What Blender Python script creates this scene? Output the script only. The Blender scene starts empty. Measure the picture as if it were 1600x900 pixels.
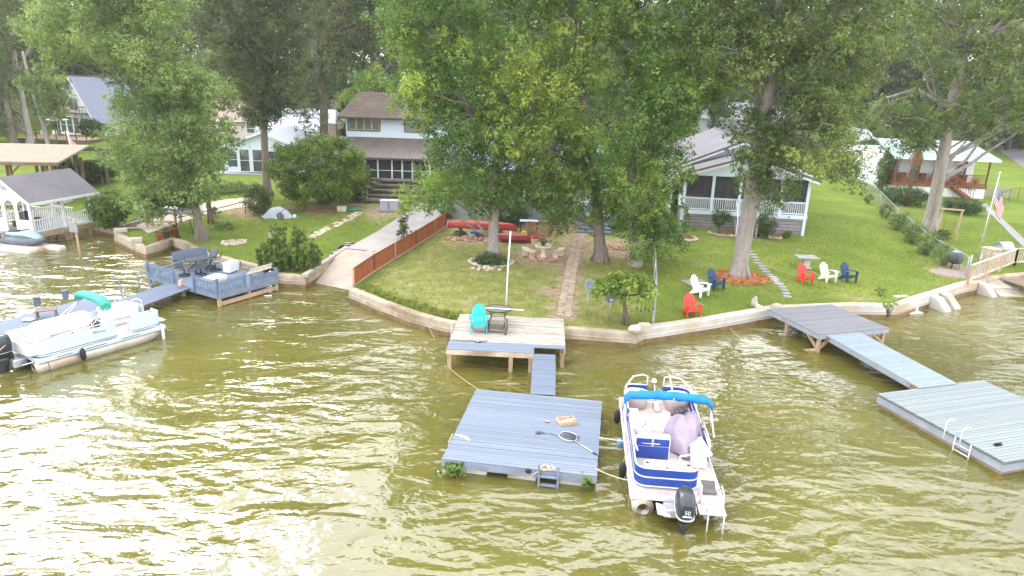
import bpy, math, random
import numpy as np
from mathutils import Vector, Matrix, noise as mnoise
from mathutils.geometry import delaunay_2d_cdt

scene = bpy.context.scene
COL = scene.collection
R_ = math.radians
random.seed(7)

# ------------------------------------------------------------------ camera
F_PX, PITCH, ROLL, CAM_H = 1080.0, R_(16.5), R_(1.8), 10.9
_fw = Vector((0, math.cos(PITCH), -math.sin(PITCH)))
_up0 = Vector((0, math.sin(PITCH), math.cos(PITCH)))
_rt0 = Vector((1, 0, 0))
_rt = math.cos(ROLL) * _rt0 + math.sin(ROLL) * _up0
_up = -math.sin(ROLL) * _rt0 + math.cos(ROLL) * _up0
CAM = Vector((0, 0, CAM_H))
cd = bpy.data.cameras.new('camera')
cam = bpy.data.objects.new('camera', cd)
COL.objects.link(cam)
cam.matrix_world = Matrix(((_rt.x, _up.x, -_fw.x, 0), (_rt.y, _up.y, -_fw.y, 0), (_rt.z, _up.z, -_fw.z, CAM_H), (0, 0, 0, 1)))
cd.sensor_width = 36
cd.lens = 36 * F_PX / 1600
cd.clip_end = 2000
scene.camera = cam

# ------------------------------------------------------------------ light
SUN_AZ, SUN_EL = R_(-38), R_(36)
SUN_STRENGTH, SUN_ANGLE, SKY_STRENGTH, EXPOSURE = 1.5, 28.0, 0.15, 0.52
sd = bpy.data.lights.new('sun', 'SUN')
sun = bpy.data.objects.new('sun', sd)
COL.objects.link(sun)
sd.energy = SUN_STRENGTH
sd.angle = R_(SUN_ANGLE)
sd.color = (1.0, 0.988, 0.97)
_s = Vector((math.sin(SUN_AZ) * math.cos(SUN_EL), math.cos(SUN_AZ) * math.cos(SUN_EL), math.sin(SUN_EL)))
sun.rotation_euler = _s.to_track_quat('Z', 'Y').to_euler()
sun.location = (0, 0, 60)

world = bpy.data.worlds.new('World')
scene.world = world
world.use_nodes = True
nt = world.node_tree
nt.nodes.clear()
wo = nt.nodes.new('ShaderNodeOutputWorld')
bg = nt.nodes.new('ShaderNodeBackground')
sky = nt.nodes.new('ShaderNodeTexSky')
sky.sky_type = 'NISHITA'
sky.sun_disc = False
sky.sun_elevation = SUN_EL
sky.sun_rotation = SUN_AZ
sky.dust_density = 2.5
# broken bright cloud over the blue
tc = nt.nodes.new('ShaderNodeTexCoord')
mp = nt.nodes.new('ShaderNodeMapping')
mp.inputs['Scale'].default_value = (1.0, 1.0, 2.4)
nz = nt.nodes.new('ShaderNodeTexNoise')
nz.inputs['Scale'].default_value = 2.2
nz.inputs['Detail'].default_value = 7
rp = nt.nodes.new('ShaderNodeValToRGB')
rp.color_ramp.elements[0].position = 0.34
rp.color_ramp.elements[0].color = (0.34, 0.34, 0.34, 1)
rp.color_ramp.elements[1].position = 0.60
mx = nt.nodes.new('ShaderNodeMix')
mx.data_type = 'RGBA'
mx.inputs[7].default_value = (20, 20.2, 20.7, 1)
L = nt.links.new
L(tc.outputs['Generated'], mp.inputs[0]); L(mp.outputs[0], nz.inputs['Vector'])
L(nz.outputs[0], rp.inputs[0]); L(rp.outputs[0], mx.inputs[0])
L(sky.outputs[0], mx.inputs[6]); L(mx.outputs[2], bg.inputs[0]); L(bg.outputs[0], wo.inputs[0])
bg.inputs[1].default_value = SKY_STRENGTH

scene.view_settings.view_transform = 'Standard'
scene.view_settings.look = 'None'
scene.view_settings.exposure = EXPOSURE
scene.view_settings.gamma = 1
scene.render.engine = 'CYCLES'
scene.cycles.max_bounces = 6
scene.cycles.transparent_max_bounces = 12
scene.cycles.caustics_reflective = False
scene.cycles.caustics_refractive = False

# ------------------------------------------------------------------ from a pixel of the 1600x900 photo to a place in the world
def ray(px, py):
    return _fw + _rt * ((px - 800) / F_PX) + _up * ((450 - py) / F_PX)
def P(px, py, z=0.0):                        # on the level z
    d = ray(px, py)
    return CAM + d * ((z - CAM_H) / d.z)
def Yp(px, py, y):                           # at the depth y
    d = ray(px, py)
    return CAM + d * (y / d.y)
def ppm(y): return F_PX / (y * 1.0)          # rough pixels per metre at depth y

# ------------------------------------------------------------------ mesh builder
class MB:
    def __init__(s): s.v = []; s.f = []; s.sm = []; s.mi = []
    def add(s, vs, fs, smooth=False, m=0):
        o = len(s.v)
        s.v += [tuple(v) for v in vs]
        for f in fs:
            s.f.append([i + o for i in f]); s.sm.append(smooth); s.mi.append(m)
        return s
    def box(s, c, size, rz=0, M=None, m=0):
        x, y, z = size[0] / 2, size[1] / 2, size[2] / 2
        vs = [Vector((a * x, b * y, d * z)) for d in (-1, 1) for b in (-1, 1) for a in (-1, 1)]
        if M is None: M = Matrix.Rotation(rz, 3, 'Z')
        c = Vector(c)
        vs = [M @ v + c for v in vs]
        return s.add(vs, [(0, 2, 3, 1), (4, 5, 7, 6), (0, 1, 5, 4), (2, 6, 7, 3), (0, 4, 6, 2), (1, 3, 7, 5)], m=m)
    def b2(s, a, b, m=0):                     # box from corner to corner
        a = Vector(a); b = Vector(b)
        return s.box((a + b) / 2, [abs(b[i] - a[i]) for i in range(3)], m=m)
    def beam(s, a, b, w, h, m=0):
        a = Vector(a); b = Vector(b); d = b - a
        x = d.normalized(); up = Vector((0, 0, 1))
        if abs(x.z) > .98: up = Vector((0, 1, 0))
        y = up.cross(x).normalized(); z = x.cross(y)
        M = Matrix((x, y, z)).transposed()
        return s.box((a + b) / 2, (d.length, w, h), M=M, m=m)
    def tube(s, pts, r, n=8, smooth=True, m=0, cap=True):
        pts = [Vector(p) for p in pts]; k = len(pts)
        rs = [r] * k if not hasattr(r, '__len__') else list(r)
        vs = []; prev = None
        for i, p in enumerate(pts):
            t = (pts[min(i + 1, k - 1)] - pts[max(i - 1, 0)])
            t = t.normalized() if t.length > 1e-9 else Vector((0, 0, 1))
            if prev is None:
                a = Vector((1, 0, 0)) if abs(t.x) < .8 else Vector((0, 1, 0))
                u = t.cross(a).normalized()
            else:
                u = (prev - t * prev.dot(t)).normalized()
            prev = u; w = t.cross(u)
            for j in range(n):
                an = 2 * math.pi * j / n
                vs.append(p + (u * math.cos(an) + w * math.sin(an)) * rs[i])
        fs = [(i * n + j, i * n + (j + 1) % n, (i + 1) * n + (j + 1) % n, (i + 1) * n + j) for i in range(k - 1) for j in range(n)]
        s.add(vs, fs, smooth, m)
        if cap:
            o = len(s.v) - k * n
            s.f.append([o + j for j in range(n)][::-1]); s.sm.append(False); s.mi.append(m)
            s.f.append([o + (k - 1) * n + j for j in range(n)]); s.sm.append(False); s.mi.append(m)
        return s
    def loft(s, secs, n=14, ex=2.0, smooth=True, m=0, axis='z'):   # secs: (cx, cy, cz, rx, ry)
        vs = []
        for (cx, cy, cz, rx, ry) in secs:
            for j in range(n):
                an = 2 * math.pi * j / n
                c, q = math.cos(an), math.sin(an)
                a = math.copysign(abs(c) ** (2 / ex), c) * rx; b = math.copysign(abs(q) ** (2 / ex), q) * ry
                if axis == 'z': vs.append((cx + a, cy + b, cz))
                elif axis == 'y': vs.append((cx + a, cy, cz + b))
                else: vs.append((cx, cy + a, cz + b))
        k = len(secs)
        fs = [(i * n + j, i * n + (j + 1) % n, (i + 1) * n + (j + 1) % n, (i + 1) * n + j) for i in range(k - 1) for j in range(n)]
        if axis == 'y': fs = [f[::-1] for f in fs]
        s.add(vs, fs, smooth, m)
        o = len(s.v) - k * n
        s.f.append([o + j for j in range(n)][::-1]); s.sm.append(smooth); s.mi.append(m)
        s.f.append([o + (k - 1) * n + j for j in range(n)]); s.sm.append(smooth); s.mi.append(m)
        return s
    def ell(s, c, r, n=12, k=8, m=0, rough=0, seed=0):
        secs = []
        c = Vector(c); vs = []
        for i in range(k + 1):
            ph = math.pi * i / k
            for j in range(n):
                an = 2 * math.pi * j / n
                d = Vector((math.sin(ph) * math.cos(an), math.sin(ph) * math.sin(an), -math.cos(ph)))
                q = 1 + (rough * mnoise.noise(d * 1.7 + Vector((seed * 3.1, seed, 0))) if rough else 0)
                vs.append(c + Vector((d.x * r[0], d.y * r[1], d.z * r[2])) * q)
        fs = [(i * n + j, i * n + (j + 1) % n, (i + 1) * n + (j + 1) % n, (i + 1) * n + j) for i in range(k) for j in range(n)]
        return s.add(vs, fs, True, m)
    def extr(s, poly, vec, m=0):              # polygon pushed along a vector
        vec = Vector(vec); poly = [Vector(p) for p in poly]; n = len(poly)
        nrm = Vector((0, 0, 0))
        for i in range(n): nrm += poly[i].cross(poly[(i + 1) % n])
        if nrm.dot(vec) > 0: poly = poly[::-1]
        vs = poly + [p + vec for p in poly]
        fs = [tuple(range(n)), tuple(range(2 * n - 1, n - 1, -1))] + [((i + 1) % n, i, n + i, n + (i + 1) % n) for i in range(n)]
        return s.add(vs, fs, m=m)
    def quad(s, a, b, c, d, m=0, smooth=False): return s.add([a, b, c, d], [(0, 1, 2, 3)], smooth, m)
    def grid(s, fn, nu, nv, smooth=True, m=0):
        vs = [fn(i / nu, j / nv) for j in range(nv + 1) for i in range(nu + 1)]
        w = nu + 1
        return s.add(vs, [(j * w + i, j * w + i + 1, (j + 1) * w + i + 1, (j + 1) * w + i) for j in range(nv) for i in range(nu)], smooth, m)
    def mesh(s, name, mats):
        me = bpy.data.meshes.new(name)
        me.from_pydata(s.v, [], s.f)
        me.polygons.foreach_set('use_smooth', s.sm)
        me.polygons.foreach_set('material_index', s.mi)
        for m in (mats if isinstance(mats, (list, tuple)) else [mats]): me.materials.append(m)
        me.update()
        return me
    def build(s, name, mats, parent=None, loc=(0, 0, 0), rz=0, bev=0, seg=2):
        return put(name, s.mesh(name, mats), parent, loc, rz, bev, seg)

def put(name, me, parent=None, loc=(0, 0, 0), rz=0, bev=0, seg=2):
    o = bpy.data.objects.new(name, me)
    COL.objects.link(o)
    o.location = loc; o.rotation_euler = (0, 0, rz)
    if parent is not None: o.parent = parent
    if bev:
        b = o.modifiers.new('bevel', 'BEVEL'); b.width = bev; b.segments = seg; b.limit_method = 'ANGLE'
    return o
def tag(o, label=None, cat=None, group=None, kind=None):
    if label: o['label'] = label
    if cat: o['category'] = cat
    if group: o['group'] = group
    if kind: o['kind'] = kind
    return o
def thing(name, label, cat, loc=(0, 0, 0), rz=0, group=None, M=None):
    o = bpy.data.objects.new(name, None)
    COL.objects.link(o)
    o.empty_display_size = .2
    if M is not None: o.matrix_world = M
    else: o.location = loc; o.rotation_euler = (0, 0, rz)
    return tag(o, label, cat, group)
def children(o): return [c for c in bpy.data.objects if c.parent == o]
def copy_tree(o, parent=None, kids=None):
    if kids is None:
        kids = {}
        for c in bpy.data.objects:
            if c.parent: kids.setdefault(c.parent.name, []).append(c)
    c = o.copy(); COL.objects.link(c)
    if parent: c.parent = parent
    for ch in kids.get(o.name, []): copy_tree(ch, c, kids)
    return c

# ------------------------------------------------------------------ materials
def S(r, g, b):                               # sRGB 0-255 to linear
    f = lambda c: (c / 255 / 12.92) if c <= 10 else ((c / 255 + .055) / 1.055) ** 2.4
    return (f(r), f(g), f(b))
_M = {}
def mat(name, col, rough=.6, var=.12, scale=3.0, bump=0.0, bscale=25.0, metal=0, spec=.4, rand=0.0, stretch=(1, 1, 1), col2=None, detail=5, ramp=(.35, .65), dirt=None, dscale=.6, alpha=1.0):
    if name in _M: return _M[name]
    m = bpy.data.materials.new(name); m.use_nodes = True
    t = m.node_tree; n = t.nodes; l = t.links.new
    b = n['Principled BSDF']
    b.inputs['Roughness'].default_value = rough
    b.inputs['Metallic'].default_value = metal
    b.inputs['Specular IOR Level'].default_value = spec
    c = n.new('ShaderNodeTexCoord'); mp = n.new('ShaderNodeMapping'); mp.inputs['Scale'].default_value = stretch
    l(c.outputs['Object'], mp.inputs[0])
    nz = n.new('ShaderNodeTexNoise'); nz.inputs['Scale'].default_value = scale; nz.inputs['Detail'].default_value = detail
    oi = n.new('ShaderNodeObjectInfo')
    ad = n.new('ShaderNodeVectorMath'); ad.operation = 'ADD'
    sc = n.new('ShaderNodeVectorMath'); sc.operation = 'SCALE'; sc.inputs[3].default_value = 37.0
    cb = n.new('ShaderNodeCombineXYZ'); l(oi.outputs['Random'], cb.inputs[0]); l(oi.outputs['Random'], cb.inputs[1])
    l(cb.outputs[0], sc.inputs[0]); l(mp.outputs[0], ad.inputs[0]); l(sc.outputs[0], ad.inputs[1])
    l(ad.outputs[0], nz.inputs['Vector'])
    rp = n.new('ShaderNodeValToRGB')
    rp.color_ramp.elements[0].position, rp.color_ramp.elements[1].position = ramp
    a = col2 if col2 else tuple(min(1, x * (1 + var)) for x in col)
    d = col if col2 else tuple(x * (1 - var) for x in col)
    rp.color_ramp.elements[0].color = (*d, 1); rp.color_ramp.elements[1].color = (*a, 1)
    l(nz.outputs[0], rp.inputs[0])
    out = rp.outputs[0]
    if dirt:
        n2 = n.new('ShaderNodeTexNoise'); n2.inputs['Scale'].default_value = dscale; n2.inputs['Detail'].default_value = 6
        l(ad.outputs[0], n2.inputs['Vector'])
        r2 = n.new('ShaderNodeValToRGB'); r2.color_ramp.elements[0].position = .48; r2.color_ramp.elements[1].position = .68
        l(n2.outputs[0], r2.inputs[0])
        x = n.new('ShaderNodeMix'); x.data_type = 'RGBA'; x.inputs[7].default_value = (*dirt, 1)
        l(r2.outputs[0], x.inputs[0]); l(out, x.inputs[6]); out = x.outputs[2]
    if rand:
        mr = n.new('ShaderNodeMapRange'); mr.inputs[3].default_value = 1 - rand; mr.inputs[4].default_value = 1 + rand
        l(oi.outputs['Random'], mr.inputs[0])
        v = n.new('ShaderNodeVectorMath'); v.operation = 'SCALE'
        l(out, v.inputs[0]); l(mr.outputs[0], v.inputs[3]); out = v.outputs[0]
    l(out, b.inputs['Base Color'])
    if bump:
        n3 = n.new('ShaderNodeTexNoise'); n3.inputs['Scale'].default_value = bscale; n3.inputs['Detail'].default_value = 4
        l(mp.outputs[0], n3.inputs['Vector'])
        bm = n.new('ShaderNodeBump'); bm.inputs['Strength'].default_value = bump; bm.inputs['Distance'].default_value = .03
        l(n3.outputs[0], bm.inputs['Height']); l(bm.outputs[0], b.inputs['Normal'])
    if alpha < 1: b.inputs['Alpha'].default_value = alpha
    _M[name] = m
    return m
def glass(name, col, rough=.06):
    m = mat(name, col, rough=rough, var=.25, scale=1.2, spec=.9)
    return m
# ------------------------------------------------------------------ shoreline and terrain
WZ = .60                                        # top of the retaining walls over the water
left_shore = [(0, 330), (60, 326), (146, 349), (180, 356), (232, 339), (238, 346), (184, 366), (228, 387), (268, 373), (290, 379), (322, 396), (416, 419), (428, 428), (474, 432), (540, 389)]
right_shore = [(614, 396), (551, 452), (600, 472), (645, 488), (690, 501), (730, 508), (890, 513), (990, 521), (1003, 514), (1100, 500), (1210, 481), (1330, 477), (1398, 478), (1425, 468), (1500, 445), (1520, 441), (1560, 432), (1600, 428)]
LS = [P(x, y, WZ) for x, y in left_shore]
RS = [P(x, y, WZ) for x, y in right_shore]
_sx = np.array([-120, -60, -30, -20, -14, -8, -3, 3, 8, 14, 22, 30, 45, 120.0])
_sy = np.array([58, 55, 47, 43, 37, 33, 29.5, 29.5, 30, 33, 37, 41, 45, 60.0])
def zt(x, y):
    s = np.maximum(0, y - np.interp(x, _sx, _sy))
    z = WZ + .03 + .05 * np.minimum(s, 40) + .012 * np.clip(s - 40, 0, 40) + .10 * np.clip(y - 125, 0, 130)
    return z + .04 * np.sin(x * .31 + 1) * np.sin(y * .27) * np.clip(s / 4, 0, 1)
def G(px, py, dz=0):                           # on the ground
    z = 1.5
    for _ in range(30):
        p = P(px, py, min(z, 9)); z = .5 * z + .5 * float(zt(p.x, p.y))
    p = P(px, py, min(z, 9))
    return Vector((p.x, p.y, float(zt(p.x, p.y)) + dz))
def gz(p): return float(zt(p[0], p[1]))

poly = [Vector((-220, 62)), Vector((-70, 56))] + [p.xy for p in LS] + [p.xy for p in RS] + [Vector((50, 47)), Vector((120, 60)), Vector((260, 62)), Vector((260, 420)), Vector((-220, 420))]
pts = list(poly)
def inside(x, y, pl):
    c = False; n = len(pl); j = n - 1
    for i in range(n):
        a, b = pl[i], pl[j]
        if (a[1] > y) != (b[1] > y) and x < (b[0] - a[0]) * (y - a[1]) / (b[1] - a[1]) + a[0]: c = not c
        j = i
    return c
rg = random.Random(3)
y = 26.0
while y < 400:
    st = .8 if y < 62 else (2 if y < 90 else 8)
    xm = y * 1.0 + 8
    x = -xm
    while x < xm:
        q = (x + rg.uniform(-.2, .2) * st, y + rg.uniform(-.2, .2) * st)
        if inside(q[0], q[1], poly): pts.append(Vector(q))
        x += st
    y += st
nb = len(poly)
res = delaunay_2d_cdt(pts, [(i, (i + 1) % nb) for i in range(nb)], [list(range(nb))], 1, 1e-4)
gv, gf = res[0], res[2]
me = bpy.data.meshes.new('ground')
me.from_pydata([(v.x, v.y, float(zt(v.x, v.y))) for v in gv], [], [list(f) for f in gf])
# how dry and how bare the lawn is, from place to place
def seg_d(p, pl):
    best = 1e9
    for a, b in zip(pl[:-1], pl[1:]):
        a = np.array(a[:2]); b = np.array(b[:2]); d = b - a
        t = np.clip(((p - a) @ d) / (d @ d), 0, 1)
        best = np.minimum(best, np.linalg.norm(p - (a + t[:, None] * d), axis=1))
    return best
pv = np.array([(v.x, v.y) for v in gv])
def spot(px, py, r):
    c = G(px, py); return np.exp(-((pv[:, 0] - c.x) ** 2 + (pv[:, 1] - c.y) ** 2) / r ** 2)
fenceR = G(1022, 500).x
mid = np.clip((pv[:, 0] - G(560, 440).x) / 1.2, 0, 1) * np.clip((G(1015, 470).x + .08 * (pv[:, 1] - 30) - pv[:, 0]) / 1.5, 0, 1) * (pv[:, 1] < 52)
dry = .75 * mid
bare = np.zeros(len(pv))
path_w = [G(x, y) for x, y in ((905, 365), (893, 420), (880, 495))]
bare = np.maximum(bare, .95 * np.exp(-(seg_d(pv, path_w) / .75) ** 2))
for (px, py, r, a) in [(850, 402, 2.3, .95), (820, 372, 2.2, .8), (930, 395, 1.9, .95), (960, 380, 1.7, .9), (740, 372, 1.9, 1), (985, 400, 1.4, .8), (770, 415, 1.3, .75), (860, 455, 1.3, .75), (840, 375, 1.8, .8),
                       (725, 473, .45, .8), (722, 463, .4, .6), (615, 420, .5, .7), (1040, 490, .7, .5), (1115, 393, .5, .6), (1255, 392, .9, .55), (1190, 415, .6, .6), (1345, 466, 1.2, .55), (1300, 350, .9, .35),
                       (600, 330, 2.2, .9), (590, 345, 1.0, .6), (350, 345, .6, .5), (545, 318, 2.0, .9), (500, 330, 1.6, .8), (400, 335, 1.5, .9), (375, 330, 1.5, .8), (1500, 424, 1.4, 1), (1480, 412, .9, .8), (1460, 445, .9, .5), (1215, 465, .8, .4), (1085, 418, .7, .4),
                       (700, 345, 3, 1), (860, 345, 4, .8), (590, 305, 2.5, 1), (1400, 320, 2, .5), (1180, 372, .9, .9), (1125, 366, .8, .9)]:
    bare = np.maximum(bare, a * spot(px, py, r))
    dry = np.maximum(dry, .9 * a * spot(px, py, r * 1.6))
for nm, arr in (('dry', dry), ('bare', bare)):
    at = me.attributes.new(nm, 'FLOAT', 'POINT'); at.data.foreach_set('value', arr.astype(np.float32))
me.polygons.foreach_set('use_smooth', [True] * len(me.polygons))

def lawn_mat():
    m = bpy.data.materials.new('lawn'); m.use_nodes = True
    t = m.node_tree; n = t.nodes; l = t.links.new; b = n['Principled BSDF']
    b.inputs['Roughness'].default_value = .95; b.inputs['Specular IOR Level'].default_value = .15
    c = n.new('ShaderNodeTexCoord')
    def nz(sc, de=6, stretch=None):
        q = n.new('ShaderNodeTexNoise'); q.inputs['Scale'].default_value = sc; q.inputs['Detail'].default_value = de
        if stretch:
            mp = n.new('ShaderNodeMapping'); mp.inputs['Scale'].default_value = stretch; l(c.outputs['Object'], mp.inputs[0]); l(mp.outputs[0], q.inputs['Vector'])
        else: l(c.outputs['Object'], q.inputs['Vector'])
        return q.outputs[0]
    def ramp(fac, stops):
        r = n.new('ShaderNodeValToRGB'); e = r.color_ramp.elements
        e[0].position, e[0].color = stops[0][0], (*stops[0][1], 1); e[1].position, e[1].color = stops[1][0], (*stops[1][1], 1)
        for p_, c_ in stops[2:]: q = e.new(p_); q.color = (*c_, 1)
        l(fac, r.inputs[0]); return r.outputs[0]
    def mixc(f, a, b_):
        x = n.new('ShaderNodeMix'); x.data_type = 'RGBA'; l(f, x.inputs[0]); l(a, x.inputs[6]); l(b_, x.inputs[7]); return x.outputs[2]
    def math_(op, a, b_):
        x = n.new('ShaderNodeMath'); x.operation = op; x.use_clamp = op == 'MULTIPLY'
        for i, q in enumerate((a, b_)):
            if isinstance(q, (int, float)): x.inputs[i].default_value = q
            else: l(q, x.inputs[i])
        return x.outputs[0]
    green = ramp(nz(.35, 8), [(.30, (.086, .145, .018)), (.66, (.192, .245, .036)), (.5, (.130, .192, .024))])
    gfine = ramp(nz(9, 4), [(.3, (.105, .150, .020)), (.7, (.200, .240, .040))])
    h = n.new('ShaderNodeMix'); h.data_type = 'RGBA'; h.inputs[0].default_value = .38; l(green, h.inputs[6]); l(gfine, h.inputs[7]); green = h.outputs[2]
    dryc = ramp(nz(1.3, 7), [(.3, (.165, .185, .045)), (.70, (.34, .29, .13)), (.5, (.235, .235, .075))])
    soil = ramp(nz(3.5, 7), [(.3, (.21, .145, .09)), (.7, (.42, .33, .235)), (.5, (.31, .225, .15))])
    ad = n.new('ShaderNodeAttribute'); ad.attribute_name = 'dry'
    ab = n.new('ShaderNodeAttribute'); ab.attribute_name = 'bare'
    n1 = nz(1.6, 8); n2 = nz(2.8, 8)
    fd = math_('MULTIPLY', math_('ADD', math_('SUBTRACT', ad.outputs['Fac'], .66), n1), 1.4)
    fb = math_('MULTIPLY', math_('SUBTRACT', math_('ADD', ab.outputs['Fac'], n2), .86), 3.2)
    # thin dry flecks everywhere
    fl = ramp(nz(.9, 9), [(.60, (0, 0, 0)), (.74, (.55, .55, .55))])
    col = mixc(fl, green, dryc); col = mixc(fd, col, dryc); col = mixc(fb, col, soil)
    l(col, b.inputs['Base Color'])
    bm = n.new('ShaderNodeBump'); bm.inputs['Strength'].default_value = .8; bm.inputs['Distance'].default_value = .07
    l(nz(14, 5), bm.inputs['Height']); l(bm.outputs[0], b.inputs['Normal'])
    return m
LAWN = lawn_mat()
me.materials.append(LAWN)
g = put('ground', me); tag(g, 'sloping green lawns and yards down to the lake wall', None, None, 'structure')

# ------------------------------------------------------------------ water
def water_mat():
    m = bpy.data.materials.new('lake_water'); m.use_nodes = True
    t = m.node_tree; n = t.nodes; l = t.links.new; b = n['Principled BSDF']
    b.inputs['Roughness'].default_value = .015; b.inputs['IOR'].default_value = 1.95
    b.inputs['Specular IOR Level'].default_value = .5
    c = n.new('ShaderNodeTexCoord')
    def nz(sc, de, stretch, rot=0, dist=0.0):
        mp = n.new('ShaderNodeMapping'); mp.inputs['Scale'].default_value = stretch; mp.inputs['Rotation'].default_value = (0, 0, rot)
        l(c.outputs['Object'], mp.inputs[0])
        q = n.new('ShaderNodeTexNoise'); q.inputs['Scale'].default_value = sc; q.inputs['Detail'].default_value = de; q.inputs['Distortion'].default_value = dist
        l(mp.outputs[0], q.inputs['Vector']); return q.outputs[0]
    r = n.new('ShaderNodeValToRGB'); e = r.color_ramp.elements
    e[0].position, e[0].color = .3, (.106, .096, .020, 1); e[1].position, e[1].color = .7, (.158, .141, .031, 1)
    l(nz(.14, 5, (1, 1, 1)), r.inputs[0]); l(r.outputs[0], b.inputs['Base Color'])
    # wind patches: where the surface is ruffled and where it lies calm
    pa = n.new('ShaderNodeMapRange'); pa.inputs[1].default_value = .36; pa.inputs[2].default_value = .66; pa.inputs[3].default_value = .22; pa.inputs[4].default_value = 1.15
    l(nz(.075, 3, (1, .8, 1)), pa.inputs[0])
    def bump(h, dist, prev=None, mod=True, st=1.0):
        q = n.new('ShaderNodeBump'); q.inputs['Distance'].default_value = dist; q.inputs['Strength'].default_value = st
        l(h, q.inputs['Height'])
        if mod: l(pa.outputs[0], q.inputs['Strength'])
        if prev: l(prev, q.inputs['Normal'])
        return q.outputs[0]
    b1 = bump(nz(.60, 2, (.62, 1.25, 1), R_(-14), .5), .46)
    b2 = bump(nz(2.4, 2, (.75, 1.15, 1), R_(-4), .4), .088, b1)
    b3 = bump(nz(5.5, 2, (.7, 1.2, 1), R_(10), .5), .02, b2)
    l(b3, b.inputs['Normal'])
    return m
wm = MB().grid(lambda u, v: (-260 + 520 * u, -70 + 140 * v, 0), 26, 14, smooth=True)
tag(wm.build('lake_water', water_mat()), 'olive brown rippled lake water', None, None, 'structure')

# ------------------------------------------------------------------ common materials
CONC = mat('concrete', S(190, 182, 170), .85, .14, 2.5, .25, 40, dirt=S(140, 128, 108), dscale=.5)
CONC_P = mat('path_concrete', S(178, 164, 150), .85, .10, 1.6, .2, 50, dirt=S(156, 146, 140), dscale=.35)
WALLTAN = mat('wall_tan', S(178, 164, 146), .9, .16, 2.2, .4, 18, dirt=S(140, 122, 100), dscale=.7)
WALLWHITE = mat('wall_white', S(190, 186, 180), .85, .10, 1.5, .25, 20, dirt=S(176, 158, 132), dscale=.5)
WET = mat('wall_wet', S(122, 100, 70), .6, .25, 2.5, .3, 15)
STONE = mat('stone', S(186, 172, 152), .9, .2, 5, .4, 20, rand=.2)
PINKSTONE = mat('pink_stone', S(182, 142, 118), .9, .25, 5, .3, 20, rand=.25)
SLATE = mat('slate', S(150, 145, 145), .8, .2, 4, .3, 20, rand=.12)
WHITE = mat('white_paint', S(226, 230, 234), .5, .05, 2)
WHITEV = mat('white_vinyl', S(214, 212, 213), .42, .05, 3)
ALU = mat('aluminium', S(205, 208, 214), .32, .06, 4, metal=.7)
GALV = mat('galvanised_steel', S(165, 170, 175), .45, .12, 4, metal=.5)
BLACK = mat('black_metal', S(38, 38, 42), .45, .2, 4)
RUBBER = mat('black_rubber', S(34, 36, 38), .55, .2, 4)
WOODG = mat('weathered_wood', S(176, 168, 158), .85, .2, 3, .2, 20, rand=.12, stretch=(1, 9, 9), dirt=S(140, 130, 120), dscale=.8)
WOODT = mat('tan_timber', S(176, 150, 124), .85, .22, 3, .2, 20, rand=.1, stretch=(6, 6, 1))
WOODB = mat('brown_timber', S(112, 72, 50), .75, .25, 3, .2, 20, rand=.15, stretch=(6, 6, 1))
BLUEP = mat('blue_dock_paint', S(116, 126, 142), .7, .05, 2.5, .15, 30, rand=.08, stretch=(1, 8, 8), dirt=S(124, 133, 148), dscale=.35)
BLUEM = mat('blue_ramp_paint', S(108, 119, 137), .7, .05, 2.5, .15, 30, rand=.08, stretch=(1, 8, 8))
GREYP = mat('grey_dock_board', S(128, 128, 134), .7, .05, 2.5, .12, 30, rand=.08, stretch=(1, 8, 8), dirt=S(114, 116, 122), dscale=.3)
GREYF = mat('pale_dock_board', S(136, 144, 146), .7, .05, 2.5, .12, 30, rand=.08, stretch=(1, 8, 8), dirt=S(132, 142, 146), dscale=.3)
ROPE = mat('rope', S(205, 190, 165), .9, .15, 40)
BARKM = None

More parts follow.
